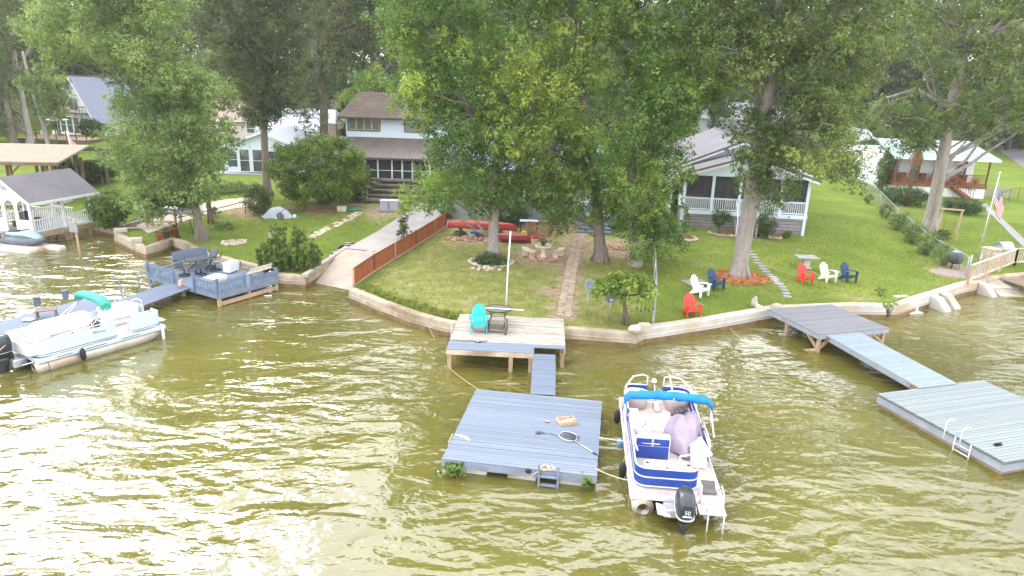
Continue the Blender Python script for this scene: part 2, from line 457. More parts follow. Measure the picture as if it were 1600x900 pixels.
# ------------------------------------------------------------------ retaining walls
def wall(name, label, pxs, m, th=.32, top=WZ + .07, wz=WZ, bottom=-1.0, lip=True):
    ps = [P(x, y, wz) for x, y in pxs]
    fine = []
    for a, b in zip(ps[:-1], ps[1:]):
        k = max(1, int((b - a).length / .8))
        fine += [a.lerp(b, i / k) for i in range(k)]
    fine.append(ps[-1]); ps = fine
    n = len(ps); nr = []
    for i in range(n):
        t = (ps[min(i + 1, n - 1)] - ps[max(i - 1, 0)]); t.z = 0; t.normalize()
        nr.append(Vector((t.y, -t.x, 0)))        # to the water side
    root = thing(name, label, 'wall', (ps[0].x, ps[0].y, 0)); o = Vector((ps[0].x, ps[0].y, 0))
    w = MB(); wet = MB()
    vs = []; vw = []
    for i in range(n):
        p = Vector((ps[i].x, ps[i].y, 0)) - o; j = .025 * mnoise.noise(ps[i] * 1.3)
        prof = [(th * .66 + j, .15), (th * .645 + j, .335), (th * .70 + j, .345), (th * .69 + j, .385), (th * .635 + j, .395), (th * .60 + j, top - .05 + j * .5), (th * .52, top + j * .5), (-th * .42, top + j * .5), (-th * .5, top - .5)]
        vs += [p + nr[i] * a + Vector((0, 0, z)) for a, z in prof]
        vw += [p + nr[i] * a + Vector((0, 0, z)) for a, z in ((th * .72 + j, bottom), (th * .69 + j, .20 + .03 * mnoise.noise(ps[i] * 2)), (th * .55, .225))]
    K = 9
    w.add(vs, [(i * K + q, i * K + q + 1, (i + 1) * K + q + 1, (i + 1) * K + q)[::-1] for i in range(n - 1) for q in range(K - 1)])
    w.add([], [])
    w.f.append(list(range(K))); w.sm.append(False); w.mi.append(0)
    w.f.append([(n - 1) * K + q for q in range(K)][::-1]); w.sm.append(False); w.mi.append(0)
    wet.add(vw, [(i * 3 + q, i * 3 + q + 1, (i + 1) * 3 + q + 1, (i + 1) * 3 + q)[::-1] for i in range(n - 1) for q in range(2)])
    w.build('wall_body', m, root); wet.build('waterline_stain', WET, root)
    return root
sea_mid = wall('retaining_wall', 'long tan seawall below the dry middle lawn and behind the weathered deck', right_shore[1:9], WALLTAN, .34)
sea_white = wall('retaining_wall', 'rounded white concrete seawall below the red, white and blue lawn chairs', right_shore[8:16], WALLWHITE, .40, WZ + .10)
wall('retaining_wall', 'stone bank wall under the wooden railing at the far right shore', right_shore[15:18] + [(1660, 424)], WALLTAN, .4)
wall('retaining_wall', 'low stone wall running back from the gazebo bush along the boat slip', left_shore[1:5], WALLTAN, .35)
wall('retaining_wall', 'angular concrete wall round the grassy corner with flower pots', left_shore[6:12], WALLTAN, .35)
wall('retaining_wall', 'stepped timber and concrete wall on the left edge of the boat ramp', left_shore[12:15], WALLTAN, .42)
# blocks on the angular wall
for i, (x, y) in enumerate(((189, 363), (214, 378))):
    b = MB().box((0, 0, .12), (.8 - .15 * i, .5, .3)).build('concrete_block', CONC, None, tuple(P(x, y, WZ)), .5, .03)
    tag(b, ['rough concrete block on the outer tip of the angular wall', 'small rough block on the wall edge nearer the flower pots'][i], 'block')
# buttresses and the steps of the white wall
for i, (x, y) in enumerate(((1450, 462), (1466, 458), (1524, 441), (1240, 482))):
    p = P(x, y, WZ); mb = MB()
    mb.extr([(-.1, 0, WZ + .1), (.55, 0, WZ + .02), (1.15, 0, .1), (1.15, 0, -.6), (-.1, 0, -.6)], (0, .45 if i else .5, 0))
    d = math.atan2(-1, .35 if i != 3 else -.2)
    tag(mb.build('wall_buttress', WALLWHITE, None, (p.x, p.y, 0), d, .05), ['sloping white buttress nearest the concrete water steps', 'second white buttress, just right of the first, on the seawall', 'large slanting white buttress at the right end of the seawall', 'squat white block under the left side of the grey fixed deck'][i], 'buttress')
st = thing('water_steps', 'concrete steps going down from the white seawall into the water', 'steps', tuple(P(1398, 478, 0)), math.atan2(-1, .35))
for k in range(4):
    MB().b2((.1 + .33 * k, -.45, -.6), (.1 + .33 * (k + 1), .45, WZ + .05 - .2 * k)).build('step', WALLWHITE, st, bev=.02)

# ------------------------------------------------------------------ paths: ribbons that follow the ground
def ribbon(name, pairs, m, label, dz=.03, cat=None, kind='structure', zs=None, sub=6):
    vs = []
    for k in range(len(pairs) - 1):
        (a, b), (c, d) = pairs[k], pairs[k + 1]
        for i in range(sub + (k == len(pairs) - 2)):
            t = i / sub
            l_ = (a[0] + (c[0] - a[0]) * t, a[1] + (c[1] - a[1]) * t); r_ = (b[0] + (d[0] - b[0]) * t, b[1] + (d[1] - b[1]) * t)
            row = []
            if zs:
                z0, z1 = zs[k], zs[k + 1]
                A = P(*l_, z0 + (z1 - z0) * t) if z0 is not None and z1 is not None else G(*l_, dz); B = P(*r_, z0 + (z1 - z0) * t) if z0 is not None and z1 is not None else G(*r_, dz)
            else: A = G(*l_); B = G(*r_)
            for j in range(7):
                q = A.lerp(B, j / 6)
                if not (zs and z0 is not None and z1 is not None): q.z = gz(q) + dz
                row.append(q)
            vs.append(row)
    mb = MB(); n = len(vs)
    top = [q for r in vs for q in r]
    mb.add(top, [(i * 7 + j, i * 7 + j + 1, (i + 1) * 7 + j + 1, (i + 1) * 7 + j) for i in range(n - 1) for j in range(6)], True)
    for e in (0, 6):                            # edges go into the ground
        es = [vs[i][e] for i in range(n)]; lo = [q - Vector((0, 0, .15)) for q in es]
        mb.add(es + lo, [(i, i + 1, n + i + 1, n + i) for i in range(n - 1)])
    return tag(mb.build(name, m), label, cat, None, kind)
ribbon('boat_ramp', [((655, 300), (712, 300)), ((640, 330), (692, 333)), ((590, 362), (652, 366)), ((540, 389), (614, 396))], mat('old_drive', S(152, 146, 146), .9, .10, 1.2, .2, 40, dirt=S(176, 166, 160), dscale=.25), 'concrete drive from the house down to the boat ramp', .035)
rz_ = gz(G(577, 392)) + .033
ribbon('boat_ramp', [((540, 389), (614, 396)), ((505, 416), (585, 424)), ((474, 437), (554, 453)), ((455, 452), (538, 470))], CONC_P, 'pale concrete boat ramp sloping into the water beside the brown fence', zs=[rz_, .42, .03, -.35])
ribbon('footpath', [((212, 353), (232, 365)), ((300, 322), (318, 336)), ((352, 312), (368, 326)), ((395, 308), (405, 321))], CONC_P, 'concrete footpath curving behind the light green lakeside tree')
ribbon('footpath', [((1604, 392), (1618, 390)), ((1552, 339), (1561, 337)), ((1532, 320), (1540, 318))], mat('path_grey', S(146, 140, 140), .9, .12, 3, .2, 40), 'narrow grey footpath across the far right lawn')
ribbon('street', [((1500, 212), (1560, 205)), ((1560, 235), (1640, 232)), ((1640, 290), (1760, 285))], mat('asphalt', S(128, 122, 126), .9, .12, 3, .2, 60), 'grey street at the far right behind the flagpole')
ribbon('walkway', [((1310, 228), (1322, 226)), ((1340, 262), (1356, 260)), ((1372, 300), (1385, 298))], CONC, 'worn pale walk along the foot of the white sheds')
# ramp kerb on the left
ker = MB()
for k in range(6):
    a = P(476 + 11 * k, 431 - 7.4 * k, WZ + .12); b = P(476 + 11 * (k + 1), 431 - 7.4 * (k + 1), WZ + .16 + .01 * k)
    ker.beam(a, b, .30, .2)
tag(ker.build('kerb', WOODG, bev=.02), 'weathered timber kerb along the top left edge of the boat ramp', 'kerb')
# ------------------------------------------------------------------ foliage
def leaf_mat(name, dark, mid_, light, trans=.45, rough=.5):
    m = bpy.data.materials.new(name); m.use_nodes = True
    t = m.node_tree; n = t.nodes; l = t.links.new; n.clear()
    o = n.new('ShaderNodeOutputMaterial'); a = n.new('ShaderNodeAttribute'); a.attribute_name = 'tint'
    r = n.new('ShaderNodeValToRGB'); e = r.color_ramp.elements
    e[0].position, e[0].color = 0, (*dark, 1); e[1].position, e[1].color = 1, (*light, 1)
    q = e.new(.5); q.color = (*mid_, 1)
    l(a.outputs['Fac'], r.inputs[0])
    d = n.new('ShaderNodeBsdfPrincipled'); d.inputs['Roughness'].default_value = rough; d.inputs['Specular IOR Level'].default_value = .35
    tr = n.new('ShaderNodeBsdfTranslucent'); mx = n.new('ShaderNodeMixShader'); mx.inputs[0].default_value = trans
    hs = n.new('ShaderNodeHueSaturation'); hs.inputs['Hue'].default_value = .49; hs.inputs['Saturation'].default_value = 1.1; hs.inputs['Value'].default_value = 1.3
    l(r.outputs[0], d.inputs['Base Color']); l(r.outputs[0], hs.inputs['Color']); l(hs.outputs[0], tr.inputs['Color'])
    l(d.outputs[0], mx.inputs[1]); l(tr.outputs[0], mx.inputs[2]); l(mx.outputs[0], o.inputs[0])
    return m
LM_MAPLE = leaf_mat('maple_leaves', (0.067, 0.141, 0.034), (0.152, 0.255, 0.056), (0.329, 0.430, 0.091))
LM_YELLOW = leaf_mat('bright_leaves', (0.069, 0.131, 0.031), (0.175, 0.272, 0.057), (0.375, 0.451, 0.094))
LM_OAK = leaf_mat('oak_leaves', (.046, .072, .024), (.096, .130, .044), (.185, .215, .080), .35)
LM_OLIVE = leaf_mat('olive_leaves', (0.069, 0.118, 0.032), (0.143, 0.204, 0.054), (0.278, 0.336, 0.093), .35)
LM_LIGHT = leaf_mat('pale_leaves', (0.088, 0.158, 0.049), (0.185, 0.274, 0.086), (0.355, 0.445, 0.157), .45)
LM_DARK = leaf_mat('dark_leaves', (0.032, 0.064, 0.020), (0.065, 0.113, 0.032), (0.131, 0.189, 0.049), .3)
LM_SHRUB = leaf_mat('shrub_leaves', (0.041, 0.086, 0.018), (0.103, 0.177, 0.025), (0.248, 0.315, 0.046), .35)
LM_FAR = leaf_mat('far_leaves', (.046, .080, .030), (.095, .140, .050), (.175, .220, .085), .35)
LM_GRASS = leaf_mat('blade_leaves', (.110, .160, .022), (.165, .215, .034), (.25, .28, .06), .35, .6)
BARK = mat('bark', S(128, 116, 106), .9, .25, 4, .9, 14, stretch=(5, 5, 1), dirt=S(100, 94, 80), dscale=.4)
BARKG = mat('bark_grey', S(158, 148, 142), .9, .2, 4, .9, 12, stretch=(5, 5, .8), dirt=S(112, 108, 92), dscale=.3)
BARKD = mat('bark_dark', S(104, 92, 80), .9, .25, 4, .8, 14, stretch=(4, 4, .8))

def leaf_mesh(name, C, R, n_per, size, m, rs, flat=.8, tints=None, shell=.55, droop=0.0, asp=.55, up=.5, grp=5):
    """C clump centres (k,3), R clump radii: every clump gets n_per small folded leaves, gathered in sprays"""
    C = np.asarray(C, float); k = len(C)
    R = np.broadcast_to(np.asarray(R, float), (k,))
    N = k * n_per
    ci = np.repeat(np.arange(k), n_per)
    ng = max(1, n_per // grp)
    gd = rs.normal(size=(k, ng, 3)); gd /= np.linalg.norm(gd, axis=2, keepdims=True)
    gr = shell + (1 - shell) * rs.random((k, ng, 1)) ** .6
    gp = gd * gr; gp[..., 2] *= flat
    gi = rs.integers(0, ng, N)
    d = gp[ci, gi] * R[ci, None]
    d = d + rs.normal(size=(N, 3)) * (R[ci, None] * .16)
    p = C[ci] + d
    if droop: p[:, 2] -= droop * (d[:, 0] ** 2 + d[:, 1] ** 2)
    out = d / (np.linalg.norm(d, axis=1, keepdims=True) + 1e-6)
    nrm = out * .95 + rs.normal(size=(N, 3)) * .36 + np.array([0, 0, up])
    nrm /= np.linalg.norm(nrm, axis=1, keepdims=True)
    ax = rs.normal(size=(N, 3)); ax -= nrm * (ax * nrm).sum(1, keepdims=True); ax /= np.linalg.norm(ax, axis=1, keepdims=True)
    bx = np.cross(nrm, ax)
    s = size * (.65 + .7 * rs.random((N, 1)))
    v = np.empty((N, 4, 3))
    v[:, 0] = p - ax * s * .5; v[:, 2] = p + ax * s * .5 - nrm * s * .12
    v[:, 1] = p + bx * s * asp * .5 - nrm * s * .1 - ax * s * .08; v[:, 3] = p - bx * s * asp * .5 - nrm * s * .1 - ax * s * .08
    if tints is None: tints = np.clip(rs.normal(.42, .2, k), 0, 1)
    gt = rs.normal(0, .13, (k, ng))
    ti = np.clip(np.asarray(tints)[ci] + gt[ci, gi] + rs.normal(0, .10, N), 0, 1)
    me = bpy.data.meshes.new(name)
    me.vertices.add(N * 4); me.vertices.foreach_set('co', v.reshape(-1).astype(np.float32))
    me.loops.add(N * 4); me.loops.foreach_set('vertex_index', np.arange(N * 4, dtype=np.int32))
    me.polygons.add(N); me.polygons.foreach_set('loop_start', np.arange(0, N * 4, 4, dtype=np.int32))
    at = me.attributes.new('tint', 'FLOAT', 'POINT'); at.data.foreach_set('value', np.repeat(ti, 4).astype(np.float32))
    me.materials.append(m); me.update()
    return me
def noisy_line(a, b, k, amp, rnd, sag=0.0):
    a = Vector(a); b = Vector(b); L_ = (b - a).length; out = []
    for i in range(k + 1):
        t = i / k; w = math.sin(math.pi * t)
        out.append(a.lerp(b, t) + Vector((rnd.uniform(-1, 1), rnd.uniform(-1, 1), rnd.uniform(-1, 1))) * amp * L_ * w + Vector((0, 0, sag * L_ * w)))
    return out
def along(pts, t):
    t = max(0, min(.9999, t)) * (len(pts) - 1); i = int(t); return pts[i].lerp(pts[i + 1], t - i)

def tree(name, label, base_px, trunk, crown, lm, bark, leaf=.2, n=60, spacing=1.5, depth=3.2, seed=1, group=None, R=.55, K=9, blob=1.25, tbias=0, dz=None, flare=1.4, yfun=None, dead=0, lowtint=None):
    """trunk: list of lists (px, py, radius in metres); crown: outline polygons on the photo, filled in depth"""
    rnd = random.Random(seed); rs = np.random.default_rng(seed)
    b = G(*base_px); Y0 = b.y
    root = thing(name, label, 'tree', tuple(b), 0, group)
    tb = MB(); axes = []
    for ti, tr in enumerate(trunk):
        ps = [Yp(x, y, Y0 + .12 * i * (rnd.random() - .3)) - b for i, (x, y, r) in enumerate(tr)]; rr = [r for *_, r in tr]
        fine = []; fr = []
        for i in range(len(ps) - 1):
            kk = 5
            for j in range(kk):
                t = j / kk; q = ps[i].lerp(ps[i + 1], t) + Vector((rnd.uniform(-1, 1), rnd.uniform(-1, 1), 0)) * rr[i] * .05
                fine.append(q); fr.append(rr[i] + (rr[i + 1] - rr[i]) * t)
        fine.append(ps[-1]); fr.append(rr[-1])
        if ti == 0:
            for i, q in enumerate(fine):
                if q.z < 1.6: fr[i] *= 1 + (flare - 1) * max(0, 1 - q.z / 1.3) ** 2
            fine = [fine[0] - Vector((0, 0, .4))] + fine; fr = [fr[0] * 1.1] + fr
            for kx in range(7):                  # root flares
                an = kx * .9 + rnd.random() * .4; r0 = rr[0]
                tb.tube([Vector((0, 0, .75 + .3 * rnd.random())) + Vector((math.cos(an), math.sin(an), 0)) * r0 * .7, Vector((math.cos(an), math.sin(an), 0)) * r0 * 1.1 + Vector((0, 0, .22)), Vector((math.cos(an), math.sin(an), 0)) * r0 * (1.5 + .3 * rnd.random()) - Vector((0, 0, .12))], [r0 * .25, r0 * .33, r0 * .16], 7)
        tb.tube(fine, fr, 12)
        axes.append((fine, fr))
    # clump centres inside the outline
    C = []; tn = []
    for pi_, cr in enumerate(crown):
        pl = cr['p'] if isinstance(cr, dict) else cr
        sp = cr.get('s', spacing) if isinstance(cr, dict) else spacing
        dp = cr.get('d', depth) if isinstance(cr, dict) else depth
        tbi = cr.get('t', 0) if isinstance(cr, dict) else 0
        y0 = cr.get('y', 0) if isinstance(cr, dict) else 0
        xs = [q[0] for q in pl]; ys = [q[1] for q in pl]
        cx_, hw = (min(xs) + max(xs)) / 2, (max(xs) - min(xs)) / 2
        got = []; fails = 0
        while fails < 420:
            px, py = rnd.uniform(min(xs), max(xs)), rnd.uniform(min(ys), max(ys))
            if not inside(px, py, pl): fails += 1; continue
            ins = blob * .62 * ppm(Y0)
            if py > 0 and not all(inside(px + ins * a_, py + ins * b_, pl) for a_, b_ in ((1, 0), (-1, 0), (0, 1), (0, -1))) and rnd.random() < .93: fails += 1; continue
            w = math.sqrt(max(.08, 1 - ((px - cx_) / (hw + 1)) ** 2))
            dy = y0 + rnd.uniform(-1, 1) * dp * w
            q = Yp(px, py, Y0 + dy)
            if any((q - o).length < sp for o in got): fails += 1; continue
            got.append(q); C.append(q - b); tn.append(tbi + tbias + rnd.gauss(.42, .22)); fails = 0  # leaf colour varies per clump, spread widened to imitate light and shaded clumps
    sub = []; st = []
    br = MB()
    for c, tnn in zip(C, tn):
        fx, fr = min(axes, key=lambda a: min((p - c).length for p in a[0]))
        # limb leaves the trunk lower than the clump
        best = min(range(1, len(fx)), key=lambda i: abs(fx[i].z - (c.z - .55 * (Vector((fx[i].x, fx[i].y, 0)) - Vector((c.x, c.y, 0))).length)))
        best = max(best, len(fx) // 6)
        a = fx[best]; L_ = (c - a).length
        r0 = min(fr[best] * .55, .02 + .011 * L_)
        line = noisy_line(a, c, 5, .07, rnd, .06)
        br.tube(line, [r0 * (1 - .8 * i / 5) + .008 for i in range(6)], 5, cap=False)
        for j in range(K):
            d = Vector((rnd.gauss(0, 1), rnd.gauss(0, 1), rnd.gauss(0, 1))); d.normalize()
            d *= blob * (.35 + .65 * rnd.random() ** .6); d.z *= .75
            s_ = c + d
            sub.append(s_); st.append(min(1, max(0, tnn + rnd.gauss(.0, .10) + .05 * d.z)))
            if j % 2 == 0: br.tube([along(line, .72), along(line, .9) + d * .45, s_], [.022, .014, .006], 3, cap=False)
    for k in range(dead):                        # bare grey twigs
        fx, fr = axes[0]; i = rnd.randrange(len(fx) // 3, len(fx)); an = rnd.uniform(0, 6.28)
        a = fx[i]; e = a + Vector((math.cos(an) * 2.2, -abs(math.sin(an)) * 2.2, rnd.uniform(-.4, 1)))
        ln = noisy_line(a, e, 5, .09, rnd); br.tube(ln, [.05, .04, .03, .02, .015, .006], 5)
        for q in range(5): br.tube(noisy_line(along(ln, .4 + .1 * q), along(ln, .5 + .1 * q) + Vector((rnd.uniform(-.5, .5), rnd.uniform(-.5, .5), rnd.uniform(-.2, .6))), 3, .08, rnd), [.015, .011, .007, .004], 3)
    tb.build('trunk', bark, root)
    br.build('limbs', bark, root)
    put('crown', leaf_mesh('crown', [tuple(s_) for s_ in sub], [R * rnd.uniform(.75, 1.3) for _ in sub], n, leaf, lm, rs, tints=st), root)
    return root

tree('maple_tree', 'big bright green maple rising from the stone ringed bed on the middle lawn', (770, 402),
     [[(770, 402, .34), (771, 350, .30), (775, 260, .27), (788, 160, .23), (800, 60, .17), (806, -60, .1)], [(782, 230, .2), (740, 130, .15), (690, 60, .1), (630, 10, .05)]],
     [{'p': [(588, 0), (620, -60), (700, -100), (800, -120), (850, -20), (815, 60), (800, 130), (810, 200), (790, 260), (820, 300), (812, 322), (760, 335), (700, 322), (655, 312), (642, 262), (688, 222), (655, 195), (622, 165), (640, 110), (606, 60)]},
      {'p': [(588, 0), (606, 60), (622, 110), (618, 165), (655, 195), (690, 180), (680, 90), (650, 30)], 't': .28, 'y': -1.2, 'd': 1.8},
      {'p': [(650, 318), (700, 330), (760, 342), (800, 335), (780, 300), (700, 285), (645, 300)], 't': .05, 'y': -1.5, 'd': 1.2},],
     LM_MAPLE, BARKG, .155, 98, 1.5, 3.2, 11, K=9)
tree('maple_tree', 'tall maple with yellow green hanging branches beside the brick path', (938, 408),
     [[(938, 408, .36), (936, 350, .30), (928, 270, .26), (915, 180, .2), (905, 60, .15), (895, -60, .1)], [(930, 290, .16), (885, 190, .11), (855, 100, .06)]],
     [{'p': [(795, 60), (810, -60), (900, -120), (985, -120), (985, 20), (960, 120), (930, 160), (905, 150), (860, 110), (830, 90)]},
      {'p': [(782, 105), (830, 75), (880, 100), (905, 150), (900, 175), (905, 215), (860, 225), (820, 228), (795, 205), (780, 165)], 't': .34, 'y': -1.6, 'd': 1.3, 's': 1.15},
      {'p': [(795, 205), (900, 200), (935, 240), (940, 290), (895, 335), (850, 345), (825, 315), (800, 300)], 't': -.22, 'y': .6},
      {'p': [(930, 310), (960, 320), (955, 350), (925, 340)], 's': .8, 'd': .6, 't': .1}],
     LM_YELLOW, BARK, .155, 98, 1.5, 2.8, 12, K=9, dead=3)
tree('maple_tree', 'tall green maple with a straight grey trunk left of the porch cottage', (993, 414),
     [[(993, 414, .30), (986, 330, .27), (987, 230, .25), (982, 150, .22), (975, 40, .18), (972, -80, .12)], [(984, 250, .15), (1040, 150, .1), (1090, 70, .05)]],
     [{'p': [(950, -110), (1125, -110), (1150, 10), (1145, 60), (1120, 120), (1128, 140), (1090, 175), (1060, 215), (1045, 250), (1000, 250), (965, 200), (950, 100)]},
      {'p': [(1000, 120), (1060, 90), (1128, 140), (1090, 180), (1060, 215), (1010, 200)], 't': .12, 'y': -1.5, 'd': 1.5},
      {'p': [(905, 235), (960, 190), (1050, 235), (1072, 265), (1042, 292), (1020, 290), (950, 300), (925, 290), (895, 272)], 't': .1, 'y': -1, 'd': 2.2},
      {'p': [(960, 295), (1025, 285), (1050, 330), (1062, 365), (1045, 395), (1015, 400), (1000, 380), (965, 330)], 't': .08, 's': 1.15, 'd': 1.6}],
     LM_MAPLE, BARKG, .155, 98, 1.5, 3.0, 13, K=9, dead=4)
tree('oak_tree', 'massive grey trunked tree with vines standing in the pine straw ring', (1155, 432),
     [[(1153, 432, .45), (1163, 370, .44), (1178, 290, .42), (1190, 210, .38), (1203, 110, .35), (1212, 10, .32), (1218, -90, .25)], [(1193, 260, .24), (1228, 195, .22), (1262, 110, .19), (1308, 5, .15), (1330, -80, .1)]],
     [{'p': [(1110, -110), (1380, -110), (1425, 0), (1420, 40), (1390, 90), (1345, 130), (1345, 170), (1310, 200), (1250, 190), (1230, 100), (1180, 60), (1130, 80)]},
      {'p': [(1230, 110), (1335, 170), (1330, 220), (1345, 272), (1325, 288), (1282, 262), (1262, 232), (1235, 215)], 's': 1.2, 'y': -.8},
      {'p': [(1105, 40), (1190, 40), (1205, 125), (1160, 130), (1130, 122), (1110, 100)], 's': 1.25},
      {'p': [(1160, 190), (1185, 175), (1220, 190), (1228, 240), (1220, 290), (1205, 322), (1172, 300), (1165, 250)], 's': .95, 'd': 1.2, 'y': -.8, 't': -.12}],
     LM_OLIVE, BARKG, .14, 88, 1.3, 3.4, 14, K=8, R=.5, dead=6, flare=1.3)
tree('oak_tree', 'leaning grey trunked tree beside the swing frame on the right lawn', (1452, 358),
     [[(1452, 358, .50), (1463, 300, .44), (1478, 220, .38), (1490, 150, .34), (1510, 60, .27), (1530, -60, .2)], [(1485, 170, .2), (1430, 140, .14), (1380, 155, .1), (1352, 185, .04)], [(1505, 90, .18), (1570, 30, .12), (1640, -20, .06)]],
     [{'p': [(1380, -110), (1700, -110), (1720, 60), (1680, 120), (1600, 130), (1540, 120), (1470, 125), (1420, 100), (1400, 70), (1420, 20)]},
      {'p': [(1480, 120), (1620, 120), (1680, 190), (1600, 212), (1560, 190), (1530, 215), (1500, 195)], 's': 1.7},
      {'p': [(1340, 205), (1352, 178), (1395, 152), (1450, 140), (1400, 165), (1372, 190), (1350, 222)], 's': 1.3, 'd': 1.0},
      {'p': [(1400, 190), (1450, 165), (1480, 180), (1475, 215), (1440, 240), (1405, 228)], 's': 1.3, 'd': 2, 't': -.1}],
     LM_OLIVE, BARKG, .2, 52, 1.75, 3.4, 15, K=8, R=.58, dead=5, flare=1.45)
tree('ash_tree', 'light green leaning tree on the left lawn above the blue deck', (316, 376),
     [[(316, 376, .30), (303, 315, .24), (285, 250, .2), (258, 180, .16), (225, 105, .12), (190, 40, .08), (175, -60, .05)], [(285, 250, .12), (310, 180, .08), (320, 110, .04)], [(258, 180, .1), (190, 120, .07), (110, 118, .03)]],
     [{'p': [(45, 55), (75, -20), (110, -90), (290, -90), (300, 0), (288, 50), (300, 95), (345, 120), (352, 160), (300, 160), (235, 130), (190, 95), (120, 100), (50, 100)], 't': .15},
      {'p': [(175, 150), (230, 110), (345, 120), (366, 180), (372, 225), (340, 262), (340, 295), (300, 322), (262, 328), (232, 335), (205, 315), (200, 285), (152, 262), (160, 215)]},
      {'p': [(205, 285), (300, 290), (305, 312), (262, 322), (230, 322), (205, 308)], 's': 1.0, 'd': 1.2}],
     LM_LIGHT, BARK, .165, 85, 1.45, 3.0, 16, K=8)
tree('ash_tree', 'slim second trunk standing behind the light green leaning tree', (330, 346),
     [[(330, 346, .17), (322, 290, .13), (315, 235, .09), (312, 180, .04)]],
     [{'p': [(300, 200), (350, 205), (362, 262), (340, 300), (312, 300), (295, 262)], 's': 1.3, 'd': 1.4}],
     LM_LIGHT, BARK, .19, 50, 1.4, 1.4, 17, K=7)
tree('oak_tree', 'dark crowned oak rising left of the big yard bush', (418, 305),
     [[(418, 305, .34), (414, 240, .29), (411, 165, .27), (404, 80, .22), (395, -40, .15)], [(409, 140, .16), (375, 60, .12), (345, 0, .07)], [(408, 120, .16), (455, 50, .12), (468, -40, .07)]],
     [{'p': [(310, 40), (320, -100), (495, -100), (492, 60), (480, 130), (455, 180), (425, 172), (400, 185), (378, 170), (358, 130), (330, 95)]},
      {'p': [(378, 150), (440, 150), (432, 180), (400, 190), (385, 182)], 's': 1.2, 'd': 1.5, 't': -.1}],
     LM_OAK, BARK, .165, 80, 1.5, 3.4, 18, K=8, R=.56)
tree('oak_tree', 'tall dark oak whose trunk passes in front of the red shed', (508, 250),
     [[(508, 250, .48), (506, 170, .44), (499, 95, .38), (497, 60, .3), (490, -60, .18)], [(500, 85, .22), (515, 45, .18), (545, -30, .1)]],
     [{'p': [(470, -100), (640, -100), (625, 20), (600, 80), (575, 105), (545, 85), (520, 110), (490, 150), (475, 110), (485, 20)]},
      {'p': [(470, 120), (500, 110), (502, 185), (478, 195), (462, 165)], 's': 1.5, 'd': 1.5}],
     LM_OAK, BARKD, .22, 52, 1.75, 3.6, 19, K=8, R=.66, blob=1.5)
tree('oak_tree', 'left of two grey trunks by the wooden deck of the steep roofed house', (48, 228),
     [[(50, 228, .36), (38, 170, .33), (24, 100, .28), (12, 10, .22), (5, -80, .14)], [(28, 115, .15), (60, 40, .1), (80, -40, .06)]],
     [{'p': [(-90, -100), (70, -100), (55, 20), (42, 60), (30, 110), (-10, 150), (-90, 150)]}, {'p': [(-80, 110), (10, 120), (30, 190), (12, 215), (-80, 215)], 's': 1.9}],
     LM_OLIVE, BARKG, .24, 48, 1.9, 3.4, 20, K=8, R=.66, blob=1.5)
tree('oak_tree', 'right of two trunks by the wooden deck, leaning towards the brown roof', (80, 242),
     [[(80, 242, .25), (66, 190, .21), (50, 140, .18), (35, 80, .1)]],
     [{'p': [(35, 105), (85, 110), (118, 150), (112, 172), (92, 185), (60, 178), (35, 150)], 's': 1.4, 'd': 2}],
     LM_OLIVE, BARKG, .22, 50, 1.5, 2, 21, K=7)
tree('oak_tree', 'stout shaded trunk at the far left edge behind the brown roof', (22, 230),
     [[(24, 230, .36), (14, 180, .32), (5, 120, .27), (-5, 40, .15)]],
     [{'p': [(-90, 60), (-10, 60), (10, 120), (-20, 190), (-90, 190)], 's': 2.2}], LM_OLIVE, BARK, .24, 40, 1.9, 2.5, 22, K=7)
# trees behind the middle house and round the yards
def yard_tree(label, px, py, top, w, lm, seed, leaf=.24, n=46, sp=1.9, tr=.22, name='yard_tree', tint=0):
    h = py - top
    return tree(name, label, (px, py), [[(px, py, tr), (px - .02 * h, py - .4 * h, tr * .8), (px, py - .8 * h, tr * .4)]],
        [{'p': [(px - w * .45, py - .25 * h), (px - w * .5, py - .6 * h), (px - w * .25, py - .95 * h), (px + w * .2, py - h), (px + w * .5, py - .65 * h), (px + w * .42, py - .25 * h), (px, py - .15 * h)], 't': tint}],
        lm, BARKD, leaf, n, sp, w / 2 / ppm(G(px, py).y), seed, K=8, R=.66, blob=1.5)
yard_tree('rounded green tree peeping over the brown shingle roof', 590, 236, 108, 120, LM_MAPLE, 41)
yard_tree('leafy tree behind the brown roofed house, under the maple', 690, 240, 60, 150, LM_MAPLE, 42)
yard_tree('dark shade tree close behind the middle cottage', 840, 262, 60, 190, LM_DARK, 43)
yard_tree('green tree filling the gap left of the grey gabled roof', 960, 232, 40, 150, LM_MAPLE, 44)
yard_tree('pale tree at the back of the left yards beside the blue roof', 330, 205, 70, 120, LM_LIGHT, 45)
yard_tree('tree in the back row behind the white sheds', 1310, 205, 60, 130, LM_OLIVE, 46)
yard_tree('tree standing along the far right street', 1585, 232, 60, 130, LM_OLIVE, 47)
yard_tree('dark tree behind the steep roofed house', 150, 165, 20, 130, LM_DARK, 48)

